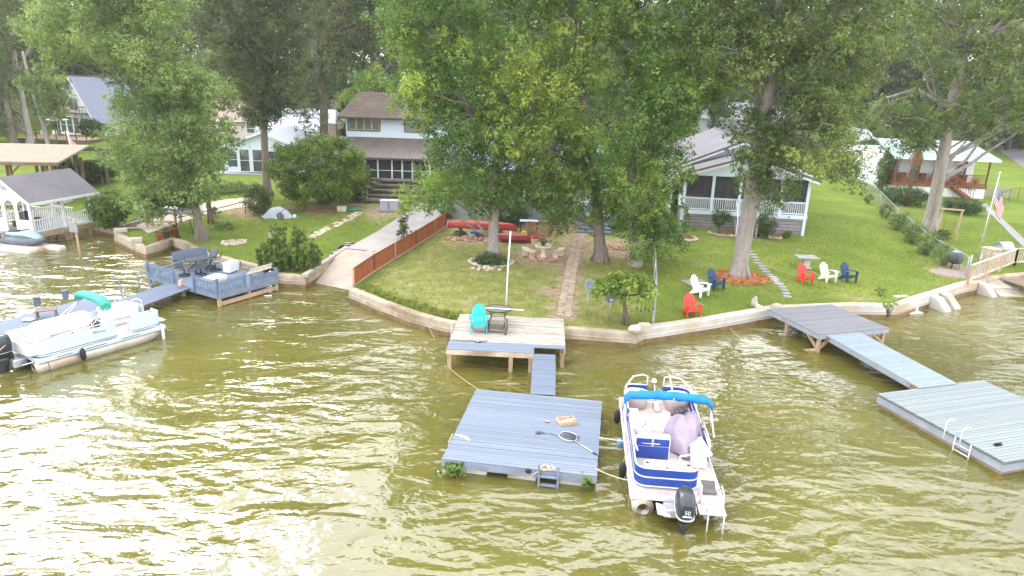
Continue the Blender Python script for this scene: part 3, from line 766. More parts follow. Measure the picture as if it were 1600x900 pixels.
# ------------------------------------------------------------------ the wood behind everything: single trees, four shapes
def wood_tree(seed, H, W, lm):
    rnd = random.Random(seed); rs = np.random.default_rng(seed)
    tb = MB(); tb.tube([(0, 0, -1), (.1, 0, H * .3), (.2, .1, H * .6), (0, 0, H * .92)], [.42, .34, .22, .06], 8)
    C = []
    for i in range(150):
        t = rnd.random() ** .8; z = H * (.12 + .86 * t); r = W * (math.sin(math.pi * min(1, .22 + .76 * (1 - t))) ** .7) * math.sqrt(rnd.random())
        an = rnd.uniform(0, 6.283); C.append((r * math.cos(an), r * math.sin(an), z))
    for c in C[::5]: tb.tube([(0, 0, c[2] * .8), Vector((0, 0, c[2] * .8)).lerp(Vector(c), .5) + Vector((0, 0, .3)), c], [.1, .07, .03], 4, cap=False)
    return tb.mesh('trunk', BARK), leaf_mesh('crown', C, 1.5, 44, .52, lm, rs, tints=[min(1, max(0, rnd.gauss(.4, .2))) for _ in C])
protos = [wood_tree(61, 24, 5.2, LM_FAR), wood_tree(62, 28, 5.8, LM_FAR), wood_tree(63, 20, 5.0, LM_DARK), wood_tree(64, 26, 6.2, LM_OLIVE)]
rnd = random.Random(5)
wood = []
for row, (yy, stp) in enumerate(((98, 8.5), (112, 8), (128, 9), (146, 10), (168, 11))):
    x = -yy * .86
    while x < yy * .88:
        px = x + rnd.uniform(-2, 2); y_ = yy + rnd.uniform(-4, 4)
        if not (row == 0 and (-52 < px < -14 or -2 < px < 62)): wood.append((px, y_))
        x += stp
for i, (x, y_) in enumerate(wood):
    k = rnd.randrange(4); tm, cm = protos[k]
    t = thing('wood_tree', 'tall leafy tree in the dense wood that closes the view behind all the houses', 'tree', (x, y_, float(zt(x, y_)) - .3), rnd.uniform(0, 6.28), 'trees of the wood behind the houses')
    s_ = rnd.uniform(.85, 1.2); t.scale = (s_, s_, s_ * rnd.uniform(.9, 1.1))
    put('trunk', tm, t); put('crown', cm, t)

# ------------------------------------------------------------------ shrubs
def shrub(name, label, px, py, wpx, hpx, lm, seed, leaf=.13, n=46, cat='shrub', group=None, up=.5, dens=1.0, stems=5, tint=0, shape='dome', R=None, asp=.55):
    rnd = random.Random(seed); rs = np.random.default_rng(seed)
    b = G(px, py); k = ppm(b.y); w = wpx / k / 2; h = hpx / k / .95
    root = thing(name, label, cat, tuple(b), 0, group)
    st = MB(); C = []; tn = []
    num = int(max(10, 34 * dens * w * h / .6 * (.5 + .5 * min(1, w))))
    num = min(num, 380)
    R = R or min(.42, .3 * min(w, h) + .08)
    for i in range(num):
        while True:
            d = Vector((rnd.uniform(-1, 1), rnd.uniform(-1, 1), rnd.uniform(-1, 1)))
            if .15 < d.length < 1 : break
        d = d.normalized() * d.length ** .35; d *= 1 + .30 * mnoise.noise(d * 2.2 + Vector((seed, 0, 0))) + (.16 if rnd.random() < .08 else 0)
        if shape == 'dome': c = Vector((d.x * (w - R * .6), d.y * (w - R * .6), h * .5 + d.z * (h * .5 - R * .5)))
        elif shape == 'ball': c = Vector((d.x * (w - R * .5), d.y * (w - R * .5), h - w + d.z * (w - R * .5)))
        else:
            t = rnd.random(); rr = (w - R * .5) * math.sqrt(1 - t * .75); an = rnd.uniform(0, 6.28); q = math.sqrt(rnd.random())
            c = Vector((math.cos(an) * rr * q, math.sin(an) * rr * q, R * .5 + t * (h - R)))
        C.append(tuple(c)); tn.append(min(1, max(0, rnd.gauss(.42 + tint, .2))))
    for i in range(stems):
        c = rnd.choice(C); st.tube(noisy_line((rnd.uniform(-.1, .1) * w, rnd.uniform(-.1, .1) * w, -.1), Vector(c) * .85, 3, .06, rnd), [.035, .028, .02, .01], 5)
    st.build('stem', BARKD, root)
    put('foliage', leaf_mesh('foliage', C, R, n, leaf, lm, rs, tints=tn, up=up, asp=asp), root)
    return root
shrub('large_shrub', 'huge spreading bright green bush in front of the two storey house', 505, 322, 156, 104, LM_SHRUB, 101, .15, 110, cat='bush', dens=3.2, tint=.05, R=.5)
shrub('round_shrub', 'grey green round bush beside the oak trunk and the covered machine', 404, 334, 48, 46, LM_OAK, 102, .1, 50, tint=.15)
shrub('round_shrub', 'glossy green bush at the right end of the white gazebo', 173, 354, 62, 50, LM_SHRUB, 103, .13, 50, tint=-.02)
b = G(453, 419); t = thing('tall_plant_clump', 'tall clump of leafy lily stems above the ramp wall', 'plants', tuple(b)); rnd = random.Random(104); st = MB(); C = []
for i in range(95):
    an = rnd.uniform(0, 6.28); q = math.sqrt(rnd.random()); x, y = 1.55 * q * math.cos(an), .95 * q * math.sin(an); h = rnd.uniform(.8, 1.4) + (1.4 * rnd.random() if y > -.1 and abs(x) < 1.1 else 0)
    e = Vector((x * 1.12 + rnd.uniform(-.12, .12), y + rnd.uniform(-.1, .1), h)); st.tube([(x, y, -.1), Vector((x, y, 0)).lerp(e, .6), e], [.018, .014, .006], 4)
    C += [tuple(Vector((x, y, 0)).lerp(e, f)) for f in (.25, .45, .65, .82, .97)]
st.build('stem', BARKD, t); put('foliage', leaf_mesh('foliage', C, .17, 15, .26, LM_SHRUB, np.random.default_rng(4), flat=1, up=.35, asp=.24, tints=np.clip(np.random.default_rng(5).normal(.5, .2, len(C)), 0, 1)), t)
shrub('slender_shrub', 'wispy upright shrub by the brown fence on the ramp', 631, 374, 26, 38, LM_OAK, 105, .12, 34, shape='cone', dens=.9, tint=.1)
shrub('round_shrub', 'dark clipped ball shrub at the left of the porch skirting', 1124, 368, 30, 42, LM_DARK, 106, .08, 60, shape='ball', tint=.1)
shrub('round_shrub', 'dark round shrub right of the big trunk at the porch skirting', 1195, 372, 34, 44, LM_DARK, 107, .08, 60, tint=.12)
shrub('sapling', 'thin young conifer in the stone ringed mulch circle', 1068, 368, 22, 46, LM_OAK, 108, .09, 26, cat='sapling', shape='cone', dens=.6)
shrub('young_shrub', 'small yellow green bush tucked against the massive vine trunk', 1184, 370, 18, 34, LM_YELLOW, 109, .09, 36)
shrub('hedge', 'dark hedge below the brown deck, left of the leaning trunk', 1412, 318, 70, 26, LM_DARK, 110, .12, 46, cat='hedge', tint=.1)
shrub('hedge', 'dark hedge below the deck stairs, right of the leaning trunk', 1502, 332, 62, 22, LM_DARK, 111, .12, 46, cat='hedge', tint=.1)
shrub('round_shrub', 'small tree like bush at the left corner of the brown deck', 1376, 298, 26, 58, LM_OLIVE, 112, .12, 40, shape='dome')
for i, (x, y, w, h) in enumerate(((1382, 340, 26, 24), (1402, 360, 34, 30), (1425, 380, 40, 34), (1448, 398, 44, 36), (1472, 414, 40, 34), (1355, 318, 16, 18))):
    shrub('vine_clump', ['thin vines on the chain link fence uphill of the kettle grill, second from the top', 'leafy vines on the chain link fence, third clump from the house end', 'thick vines in the middle of the chain link fence', 'broad weeds on the chain link fence below the swing frame', 'yellowing weeds at the lake end of the chain link fence', 'topmost small weeds at the house end of the chain link fence'][i], x, y, w, h, LM_OLIVE if i != 4 else LM_LIGHT, 120 + i, .12, 34, cat='vines', group='vine clumps along the chain link fence', asp=.35)
for i, (x, y, w, h) in enumerate(((145, 215, 34, 28), (150, 285, 70, 34), (105, 270, 40, 34), (72, 235, 26, 16), (100, 240, 30, 18))):
    shrub('round_shrub', ['dark trimmed bush beside the wooden deck of the steep roofed house', 'dark green thicket behind the gazebo roof', 'dark thicket behind the left flag', 'low bush at the foot of the two leaning trunks', 'low bush in front of the wooden deck'][i], x, y, w, h, LM_DARK, 130 + i, .16, 44, tint=.05)
for i, (x, y, w, h) in enumerate(((195, 330, 40, 26), (222, 318, 46, 26), (172, 312, 36, 20), (345, 302, 36, 14), (372, 300, 34, 16), (300, 310, 30, 14), (352, 356, 40, 10), (338, 338, 12, 16))):
    shrub('garden_plants', ['yellow green garden plants behind the gazebo bush', 'garden plants by the canoe rack', 'low garden plants beyond the gazebo', 'flower bed with yellow blooms behind the curved path', 'flower bed plants right of the yellow blooms', 'low bed plants under the light green tree', 'low ground cover patch right of the leaning light green tree', 'small young plant by the black rail'][i], x, y, w, h, LM_YELLOW if i in (0, 2, 3) else LM_LIGHT, 140 + i, .12, 36, cat='plants')
shrub('bed_plants', 'dark ground cover in the stone ring under the big maple', 768, 412, 56, 16, LM_DARK, 150, .12, 50, cat='plants', tint=.1, up=.9)
shrub('low_plants', 'spiky low plant right of the porch shrubs', 1225, 372, 22, 14, LM_OLIVE, 151, .18, 30, cat='plants', asp=.2)
shrub('seawall_plant', 'small yellowish shrub growing at the white water steps', 1388, 492, 22, 30, LM_LIGHT, 152, .09, 34, shape='ball', tint=.25)
shrub('young_shrub', 'small leafy seedling on the lawn above the water steps', 1376, 462, 18, 18, LM_YELLOW, 153, .08, 26)
shrub('low_plants', 'bushy growth at the back steps of the middle cottage', 1010, 350, 46, 26, LM_MAPLE, 154, .12, 40, cat='plants')
shrub('low_plants', 'shrub behind the red canoe by the fence end', 698, 342, 24, 26, LM_MAPLE, 155, .13, 40, cat='bush')
shrub('low_plants', 'shrubs at the wall behind the bucket and wooden lounge', 800, 350, 60, 34, LM_DARK, 156, .13, 40, cat='bush')
# the small grape tree by the dishes
b = G(974, 508)
t = thing('small_tree', 'small bright green umbrella shaped tree beside the grey dishes', 'tree', tuple(b))
tb = MB(); tb.tube([(0, 0, -.2), (.02, 0, .6), (-.05, 0, 1.2), (.05, .05, 1.7)], [.1, .085, .07, .05], 8)
tb.tube([(.25, -.1, -.1), (.2, 0, .4), (.02, 0, .9), (-.05, 0, 1.3)], [.04, .035, .03, .03], 6)
rnd = random.Random(9); C = []
for i in range(90):
    an = rnd.uniform(0, 6.28); r = 1.45 * math.sqrt(rnd.random()); z = 1.55 + .95 * (1 - (r / 1.5) ** 2) * rnd.random() ** .5 + rnd.uniform(-.12, .1)
    C.append((r * math.cos(an) - .05, r * math.sin(an) * .8, z))
    if i % 6 == 0: tb.tube(noisy_line((0, 0, 1.4), C[-1], 3, .06, rnd), [.03, .025, .018, .01], 4)
for k in range(5): tb.tube([(.45 + .18 * k, -.4, 1.6), (.47 + .18 * k, -.42, 1.0 - .1 * (k % 2))], .008, 4); tb.ell((.47 + .18 * k, -.42, .95 - .1 * (k % 2)), (.05, .05, .07), 8, 5)
tb.build('trunk', BARKD, t)
put('crown', leaf_mesh('crown', C, .28, 46, .15, LM_YELLOW, np.random.default_rng(9), tints=[min(1, max(0, rnd.gauss(.55, .2))) for _ in C]), t)
# palm
b = G(1416, 322)
t = thing('palm_tree', 'palm with a skirt of dead brown fronds before the brown deck', 'palm', tuple(b))
H_ = (322 - 228) / ppm(b.y)
tb = MB(); tb.tube([(0, 0, -.2), (.05, 0, H_ * .5), (.12, 0, H_)], [.2, .16, .17], 10); tb.build('trunk', BARKD, t)
def fronds(num, el0, el1, L0, m, nm, seed):
    mb = MB(); rr = random.Random(seed)
    for i in range(num):
        an = 6.283 * i / num + rr.uniform(-.2, .2); el = R_(rr.uniform(el0, el1)); L_ = L0 * rr.uniform(.8, 1.1)
        o = Vector((.12, 0, H_)); d = Vector((math.cos(an) * math.cos(el), math.sin(an) * math.cos(el), math.sin(el))); s_ = Vector((-math.sin(an), math.cos(an), 0))
        spine = [o + d * L_ * q - Vector((0, 0, 1)) * (q ** 2) * L_ * .45 for q in (0, .25, .5, .75, 1)]
        mb.tube(spine, [.02, .016, .012, .008, .004], 4)
        for q in range(3, 20):
            p = along(spine, q / 20); ll = L_ * .32 * math.sin(math.pi * q / 21) + .1
            for sg in (-1, 1):
                e = p + (s_ * sg * .8 + d * .6).normalized() * ll - Vector((0, 0, ll * .35)); w = d * .025
                mb.quad(p - w, e, e + w * .3, p + w)
    mb.build(nm, m, t)
fronds(16, -5, 70, 1.7, mat('palm_green', S(96, 112, 60), .6, .3, 4), 'fronds', 3)
fronds(18, -80, -45, 1.3, mat('dead_frond', S(150, 118, 84), .9, .3, 4), 'dead_fronds', 4)
# grass blades over the lawns near the lake
rs = np.random.default_rng(77); ps_ = []
tri = [f for f in gf if max(gv[i].y for i in f) < 56]
ar = np.array([abs((gv[f[1]] - gv[f[0]]).cross(gv[f[2]] - gv[f[0]])) / 2 for f in tri]); pick = rs.choice(len(tri), 70000, p=ar / ar.sum())
V2 = np.array([(v.x, v.y) for v in gv]); T = np.array(tri)
u = rs.random((len(pick), 2)); fl = u.sum(1) > 1; u[fl] = 1 - u[fl]
pp = V2[T[pick, 0]] * (1 - u.sum(1))[:, None] + V2[T[pick, 1]] * u[:, :1] + V2[T[pick, 2]] * u[:, 1:]
bb = bare[T[pick, 0]]; keep = bb < .45
ramp_px = [P(540, 389, .8), P(614, 396, .8), G(692, 333), G(640, 330)]
def excl(p, quads): return any(inside(p[0], p[1], q) for q in quads)
_dk = [[G(655, 300), G(712, 300), G(692, 333), G(652, 366), G(614, 396), G(540, 389), G(590, 362), G(640, 330)], [G(212, 353), G(232, 365), G(318, 336), G(368, 326), G(405, 321), G(395, 308), G(352, 312), G(300, 322)]]
pp = np.array([p for p, k_ in zip(pp, keep) if k_ and not excl(p, _dk)])
zz = zt(pp[:, 0], pp[:, 1])
edge = seg_d(pp, [p for p in RS[1:7]])
C = np.column_stack([pp, zz + .02])
tn = np.clip(.45 + .38 * np.clip((np.abs(pp[:, 0] - 1) > 9), 0, 1) * 0 + rs.normal(0, .16, len(pp)) + .25 * np.exp(-edge / .5), 0, 1)
gm = leaf_mesh('grass_blades', C, .07, 3, .085, LM_GRASS, rs, flat=.3, tints=tn, up=.9, asp=.22)
tag(put('grass_blades', gm), 'short grass tufts over the lawns', 'grass', None, 'stuff')
n_e = 520; ei = rs.random(n_e); L5 = [Vector(p) for p in RS[1:6]]
Ce = []; te = []
for q in ei:
    p = along(L5, q); a = along(L5, max(0, q - .01)); tdir = (p - a); tdir.z = 0
    if tdir.length < 1e-6: continue
    tdir.normalize(); nn = Vector((-tdir.y, tdir.x, 0)); dd = .25 + abs(rs.normal(0, .28)); w = p + nn * dd
    Ce.append((w.x, w.y, gz(w) + .08)); te.append(.85 + rs.normal(0, .15))
tag(put('edge_grass', leaf_mesh('edge_grass', Ce, .15, 10, .17, LM_GRASS, rs, flat=.7, tints=np.clip(te, 0, 1), up=.0, asp=.16)), 'rough long grass along the top of the tan seawall', 'grass', None, 'stuff')

# leaves blown down onto the grass, the decks and the water's edge
Cl = []; rl = random.Random(12)
for (px, py, r_, n_) in ((770, 400, 5, 260), (938, 408, 4.5, 240), (993, 414, 4.5, 240), (1155, 432, 6, 260), (316, 376, 5, 160), (1452, 358, 5, 120)):
    q0 = G(px, py)
    for _ in range(n_):
        a_ = rl.uniform(0, 6.28); d_ = r_ * math.sqrt(rl.random()); w = (q0.x + d_ * math.cos(a_), q0.y + d_ * math.sin(a_))
        if inside(w[0], w[1], poly): Cl.append((w[0], w[1], gz(w) + .05))
tag(put('fallen_leaves', leaf_mesh('fallen_leaves', Cl, .03, 1, .13, leaf_mat('dry_leaf', S(126, 92, 60), S(166, 132, 84), S(190, 170, 110), .1, .8), np.random.default_rng(8), flat=.1, up=3, asp=.6, grp=1)), 'dry leaves fallen on the lawns below the trees', 'leaves', None, 'stuff')
# ------------------------------------------------------------------ docks
def frame(A, B, D):
    """matrix with x along A->B, y towards D; returns it with length and width"""
    ux = (B - A).normalized(); v = D - A; v = v - ux * v.dot(ux); uy = v.normalized(); uz = ux.cross(uy)
    M = Matrix(((ux.x, uy.x, uz.x, A.x), (ux.y, uy.y, uz.y, A.y), (ux.z, uy.z, uz.z, A.z), (0, 0, 0, 1)))
    return M, (B - A).length, v.length
def planks(root, Lx, Wy, pitch, m, th=.035, gap=.014, notch=None, m2=None, split=None, seed=1):
    rnd = random.Random(seed); n = max(2, round(Wy / pitch)); pt = Wy / n; cache = {}
    for i in range(n):
        yc = pt * (i + .5); lx = Lx
        if notch and yc < notch[1]: lx = notch[0]
        key = (round(lx, 3), bool(m2 and yc > split))
        if key not in cache:
            cache[key] = MB().box((lx / 2, 0, -th / 2), (lx, pt - gap, th)).mesh('plank', m2 if key[1] else m)
        o = put('plank', cache[key], root, (rnd.uniform(-.012, .012), yc, rnd.uniform(-.003, .004)))
        o.rotation_euler = (rnd.uniform(-.008, .008), 0, rnd.uniform(-.001, .001))
    return n
def fascia(root, Lx, Wy, h, m, notch=None, z=-.037, th=.05, sides='fblr'):
    def bd(a, b):
        mb = MB(); mb.beam((a[0], a[1], z - h / 2), (b[0], b[1], z - h / 2), th, h); mb.build('fascia_board', m, root, bev=.008)
    x1 = notch[0] if notch else Lx
    if 'f' in sides: bd((.0, th / 2), (x1, th / 2))
    if 'b' in sides: bd((0, Wy - th / 2), (Lx, Wy - th / 2))
    if 'l' in sides: bd((th / 2, th + .002), (th / 2, Wy - th - .002))
    if 'r' in sides: bd((Lx - th / 2, (notch[1] if notch else th) + .002), (Lx - th / 2, Wy - th - .002))
    if notch: bd((x1 - th / 2, th + .002), (x1 - th / 2, notch[1]))
def flower(lbl): pass

# middle float
MIDM, ml, mw = frame(P(690, 717, .46), P(932, 744, .46), P(743, 608, .46))
mid_dock = thing('floating_dock', 'square blue boarded floating dock in the centre with the landing net on it', 'dock', M=MIDM)
planks(mid_dock, ml, mw, .145, BLUEP, seed=2)
fascia(mid_dock, ml, mw, .22, mat('blue_grey_fascia', S(128, 138, 156), .75, .15, 3, dirt=S(150, 150, 150), dscale=1.2))
FLOATW = mat('float_foam', S(200, 196, 186), .8, .12, 3, dirt=S(150, 120, 80), dscale=1)
for (a, b) in ((.35, 1.3), (1.9, 2.75), (3.4, 4.25)):
    MB().b2((a, .15, -.75), (b, mw - .15, -.27)).build('float_drum', FLOATW, mid_dock, bev=.05)
for x, y, nm in ((.02, .02, 0), (ml - .02, .02, 0), (.02, mw - .02, 0), (ml - .02, mw - .02, 0)):
    mb = MB(); sx = 1 if x < 1 else -1; sy = 1 if y < 1 else -1
    mb.b2((x - .04 * sx, y - .035 * sy, -.22), (x + .3 * sx, y - .027 * sy, -.03)); mb.b2((x - .04 * sx, y - .035 * sy, -.22), (x - .032 * sx, y + .3 * sy, -.03))
    for q in range(2): mb.tube([(x + (.08 + .12 * q) * sx, y - .035 * sy, -.09), (x + (.08 + .12 * q) * sx, y - .05 * sy, -.09)], .022, 8); mb.tube([(x + (.08 + .12 * q) * sx, y - .035 * sy, -.17), (x + (.08 + .12 * q) * sx, y - .05 * sy, -.17)], .022, 8)
    mb.build('corner_bracket', GALV, mid_dock)
MB().b2((-.05, .95, -.12), (-.02, 1.5, .02)).build('edge_board', WOODT, mid_dock)
# ladder on its front edge
lx = ml * .70
t = thing('dock_ladder', 'grey boat ladder hanging on the front edge of the centre floating dock', 'ladder', M=MIDM @ Matrix.Translation((lx, -.09, 0)))
BLUEG = mat('blue_grey_wood', S(120, 130, 148), .75, .15, 3)
for sx in (-.27, .27): MB().b2((sx - .03, -.03, -.62), (sx + .03, .03, .22)).build('rail', BLUEG, t, bev=.01)
for z in (-.14, -.4, -.58): MB().b2((-.238, -.05, z - .03), (.238, .05, z + .02)).build('rung', BLUEG, t, bev=.008)
def coil(mb, c, r, n, rr=.014, jit=.03, seed=0):
    rnd = random.Random(seed); pts = []
    for i in range(n * 12): an = i * .52; pts.append((c[0] + (r + rnd.uniform(-jit, jit)) * math.cos(an), c[1] + (r + rnd.uniform(-jit, jit)) * math.sin(an), c[2] + .012 * (i / 12) + rnd.uniform(0, .02)))
    mb.tube(pts, rr, 5)
mb = MB(); coil(mb, (lx - .12, .03, .03), .12, 4, seed=1); coil(mb, (lx + .05, .0, .06), .09, 3, seed=2); mb.tube([(lx - .2, 0, .02), (lx - .4, -.06, -.1), (lx - .55, -.08, -.24)], .014, 5)
r_ = mb.build('rope_coil', ROPE); r_.matrix_world = MIDM; tag(r_, 'heap of pale rope on the ladder of the centre floating dock', 'rope')
mb = MB(); rnd = random.Random(4)
for i in range(16): mb.ell((.12 + .028 * i + rnd.uniform(-.03, .03), mw * .30 - .014 * i + rnd.uniform(-.04, .04), .02), (.05, .035, .025), 7, 5, rough=.4, seed=i)
r_ = mb.build('white_rope', WHITE); r_.matrix_world = MIDM; tag(r_, 'bunched white line at the left edge of the centre floating dock', 'rope')
# what lies on it
bx = thing('wooden_tray', 'shallow tan wooden box with white packets on the centre floating dock', 'box', M=MIDM @ Matrix.Translation((ml * .755, mw * .62, 0)) @ Matrix.Rotation(.45, 4, 'Z'))
TRAY = mat('tray_wood', S(196, 160, 130), .8, .12, 4)
MB().b2((-.28, -.2, .005), (.28, .2, .025)).build('tray_floor', TRAY, bx)
for a, b in (((-.28, -.2), (.28, -.18)), ((-.28, .18), (.28, .2)), ((-.28, -.178), (-.26, .178)), ((.26, -.178), (.28, .178))):
    MB().b2((a[0], a[1], .026), (b[0], b[1], .12)).build('tray_side', TRAY, bx)
mb = MB()
for i, (x, y, r) in enumerate(((-.05, .02, .3), (.06, .05, .9), (.0, -.06, -.5), (.12, -.02, .1))): mb.box((x, y, .05 + .015 * i), (.2, .07, .03), r)
r_ = mb.build('packets', WHITE); r_.parent = bx
nt_ = thing('landing_net', 'aluminium landing net lying on the centre floating dock', 'fishing net', M=MIDM @ Matrix.Translation((ml * .84, mw * .37, .03)) @ Matrix.Rotation(-.78, 4, 'Z'))
hp = [(-.02, 0, 0)] + [(-.34 + .30 * math.cos(a), .26 * math.sin(a), .02) for a in [R_(25 + 310 * i / 16) for i in range(17)]] + [(-.02, 0, 0)]
MB().tube(hp, .014, 6).build('hoop', ALU, nt_)
MB().tube([(-.02, 0, 0), (.78, 0, .0)], .017, 8).build('handle', ALU, nt_); MB().tube([(.781, 0, 0), (.93, 0, 0)], .022, 8).build('grip', BLACK, nt_)
mb = MB(); rnd = random.Random(2)
for i in range(26):
    a = rnd.uniform(0, 6.28); b = a + rnd.uniform(1.5, 4.5)
    mb.tube([(-.34 + .29 * math.cos(a), .25 * math.sin(a), .015), (-.22 + rnd.uniform(-.2, .2), .12 + rnd.uniform(-.2, .2), .006), (-.34 + .29 * math.cos(b), .25 * math.sin(b), .015)], .003, 3)
mb.build('netting', BLACK, nt_)
r_ = MB().ell((0, 0, .035), (.09, .05, .03), 10, 6, rough=.3).build('lure', mat('lure', S(170, 150, 120), .5, .3, 9)); r_.matrix_world = MIDM @ Matrix.Translation((ml * .62, mw * .60, 0)); tag(r_, 'little tan lure on the centre dock left of the wooden box', 'fishing lure')
mb = MB(); rnd = random.Random(8)
for i in range(5):
    a = Vector((rnd.uniform(-.25, .25), rnd.uniform(-.15, .15), .01)); mb.tube([a] + [a + Vector((rnd.uniform(-.2, .2), rnd.uniform(-.15, .15), .006)) for _ in range(5)], .004, 3)
r_ = mb.build('fishing_line', BLACK); r_.matrix_world = MIDM @ Matrix.Translation((ml * .63, mw * .42, 0)); tag(r_, 'tangle of dark fishing line on the boards below the lure', 'fishing line')
r_ = MB().ell((0, 0, 0), (.09, .05, .08), 10, 6).build('bumper', RUBBER); r_.matrix_world = MIDM @ Matrix.Translation((ml * .57, -.05, -.05)); tag(r_, 'small black bumper on the dock front left of the ladder', 'bumper')
def dock_plant(name, label, M, x, y, w, seed, n=60):
    rs = np.random.default_rng(seed); C = rs.normal(0, 1, (n // 3, 3)) * [w * .4, .12, .12]
    r_ = put(name, leaf_mesh(name, C, .12, 26, .13, LM_YELLOW, rs, up=.7, asp=.4, tints=np.clip(rs.normal(.4, .2, len(C)), 0, 1))); r_.matrix_world = M @ Matrix.Translation((x, y, -.18)); tag(r_, label, 'plant')
dock_plant('dock_plant', 'leafy green weed growing at the left front corner of the centre dock', MIDM, .38, -.10, .36, 1, 80)
dock_plant('dock_plant', 'sparse weed under the right front corner of the centre dock', MIDM, ml - .25, -.06, .2, 2, 24)

# weathered deck on posts
DM, dl, dw = frame(P(697, 545, .86), P(884, 554, .86), P(731, 491, .86))
deck = thing('fixed_deck', 'weathered pale deck on posts with a blue painted front strip', 'deck', M=DM)
nx = dl * .735
def dplank():
    rnd = random.Random(6); n = 28; pt = dw / n
    for i in range(n):
        y = pt * (i + .5); nt2 = .62; lx_ = nx if y < nt2 else dl
        segs = [(0, lx_)] if i % 5 else [(0, lx_ * .48), (lx_ * .48 + .01, lx_)]
        for a, b in segs:
            blue = y < dw * .30 and not (dw * .2 < y and rnd.random() < .3)
            MB().box(((a + b) / 2, y, -.018), (b - a - .004, pt - .014, .036)).build('plank', BLUEP if blue else WOODG, deck, (rnd.uniform(-.012, .012), 0, rnd.uniform(-.004, .004)))
dplank()
FASW = mat('pale_timber', S(196, 178, 158), .85, .18, 3, .2, 20, dirt=S(150, 130, 112), dscale=.9)
fascia(deck, dl, dw, .2, FASW, (nx, .62))
for x, y in ((.12, .12), (nx * .74, .1), (nx - .12, .12), (dl - .1, .8), (dl - .1, 2.0), (.12, 2.0), (.12, dw - .2), (dl - .1, dw - .3), (nx * .7, 2.0)):
    MB().b2((x - .08, y - .08, -1.6), (x + .08, y + .08, -.24)).build('post', WOODT, deck, bev=.01)
t_ = MB().tube([(0, 0, -1.6), (.03, 0, .32)], .05, 8).build('mooring_pole', WOODG); t_.matrix_world = DM @ Matrix.Translation((-.12, dw * .55, 0)); tag(t_, 'thin grey mooring pole at the left side of the weathered deck', 'pole')
mb = MB(); pts = [(.25, .95, .02), (.6, .9, .02), (.95, .97, .02), (1.1, .8, .02), (1.3, .85, .02), (1.55, 1.0, .03)]; mb.tube(pts, .012, 5); mb.tube([(1.05, .9, .02), (1.2, .78, .02), (1.35, .88, .02), (1.2, .95, .02)], .012, 5); mb.tube([(.25, .95, .02), (-.05, .95, .01), (-.1, 1.0, -.5)], .012, 5)
r_ = mb.build('dark_rope', BLACK); r_.matrix_world = DM; tag(r_, 'dark rope on the weathered deck in front of the teal chair', 'rope')
# gangway
def ramp_dock(name, label, A, B, D, m, fm, cat='gangway', sd=3, h=.16, pitch=.15, ends=None):
    M, l_, w_ = frame(A, B, D)
    t = thing(name, label, cat, M=M); planks(t, l_, w_, pitch, m, seed=sd); fascia(t, l_, w_, h, fm, sides='lr')
    return t, M, l_, w_
ramp_dock('gangway', 'short blue gangway from the weathered deck to the centre floating dock', P(829, 615, .50), P(868, 617, .50), P(846, 553, .80), BLUEM, FASW)

# right hand docks
RM, rl, rw = frame(P(1281, 523, .88), P(1390, 513, .88), P(1207, 482, .88))
rdeck = thing('fixed_deck', 'grey fixed deck joining the white seawall on the right', 'deck', M=RM)
planks(rdeck, rl, rw, .145, GREYP, seed=5)
GF = mat('grey_fascia', S(150, 156, 168), .7, .1, 3)
fascia(rdeck, rl, rw, .2, GF)
for x, y in ((.15, .15), (rl - .15, .15), (.15, rw * .62), (rl - .15, rw * .6)): MB().b2((x - .07, y - .07, -1.6), (x + .07, y + .07, -.24)).build('post', WOODT, rdeck, bev=.01)
for a, b in (((.15, .15, -.75), (.15, .9, -.25)), ((.15, .15, -.75), (.75, .15, -.25)), ((.15, .15, -.75), (-.35, .65, -1.0)), ((rl - .15, .15, -.7), (rl - .75, .15, -.25)), ((rl - .15, .15, -.7), (rl - .15, .75, -.25))):
    MB().beam(a, b, .09, .12).build('brace', WOODT, rdeck)
tr, TM, tl, tw = ramp_dock('gangway', 'long sloping grey gangway between the fixed deck and the right float', P(1437, 606, .55), P(1496, 599, .55), P(1315, 519, .82), mat('grey_ramp_board', S(140, 152, 160), .7, .08, 2.5, .12, 30, rand=.05, stretch=(1, 8, 8)), GF, sd=7, h=.2)
for y in (.02, tw - .4): MB().b2((-.03, y, -.24), (.0, y + .38, -.02)).build('rust_plate', mat('rust', S(142, 108, 92), .8, .25, 6), tr)
fA = P(1570, 722, .50); fB = fA + (P(1555, 592, .5) - P(1392, 612, .5)); 
FM, fl_, fw_ = frame(fA, fB, P(1392, 612, .5))
fd = thing('floating_dock', 'pale grey floating dock with a white ladder at the right edge', 'dock', M=FM)
planks(fd, fl_, fw_, .14, GREYF, seed=9)
MB().b2((-.03, -.03, -.075), (.02, fw_ + .03, -.038)).build('dark_bumper_strip', mat('dark_strip', S(96, 98, 104), .7, .2, 3), fd)
MB().b2((.021, -.03, -.075), (fl_, .02, -.038)).build('dark_bumper_strip', mat('dark_strip', S(96, 98, 104)), fd)
fascia(fd, fl_, fw_, .28, GF, z=-.078)
MB().b2((.1, .1, -.95), (fl_ - .1, fw_ - .1, -.36)).build('float_drum', mat('float_brown', S(158, 136, 112), .8, .15, 3), fd, bev=.05)
t = thing('dock_ladder', 'white ladder with two hooked rails on the right float', 'ladder', M=FM @ Matrix.Translation((0, fw_ * .27, 0)) @ Matrix.Rotation(R_(90), 4, 'Z'))
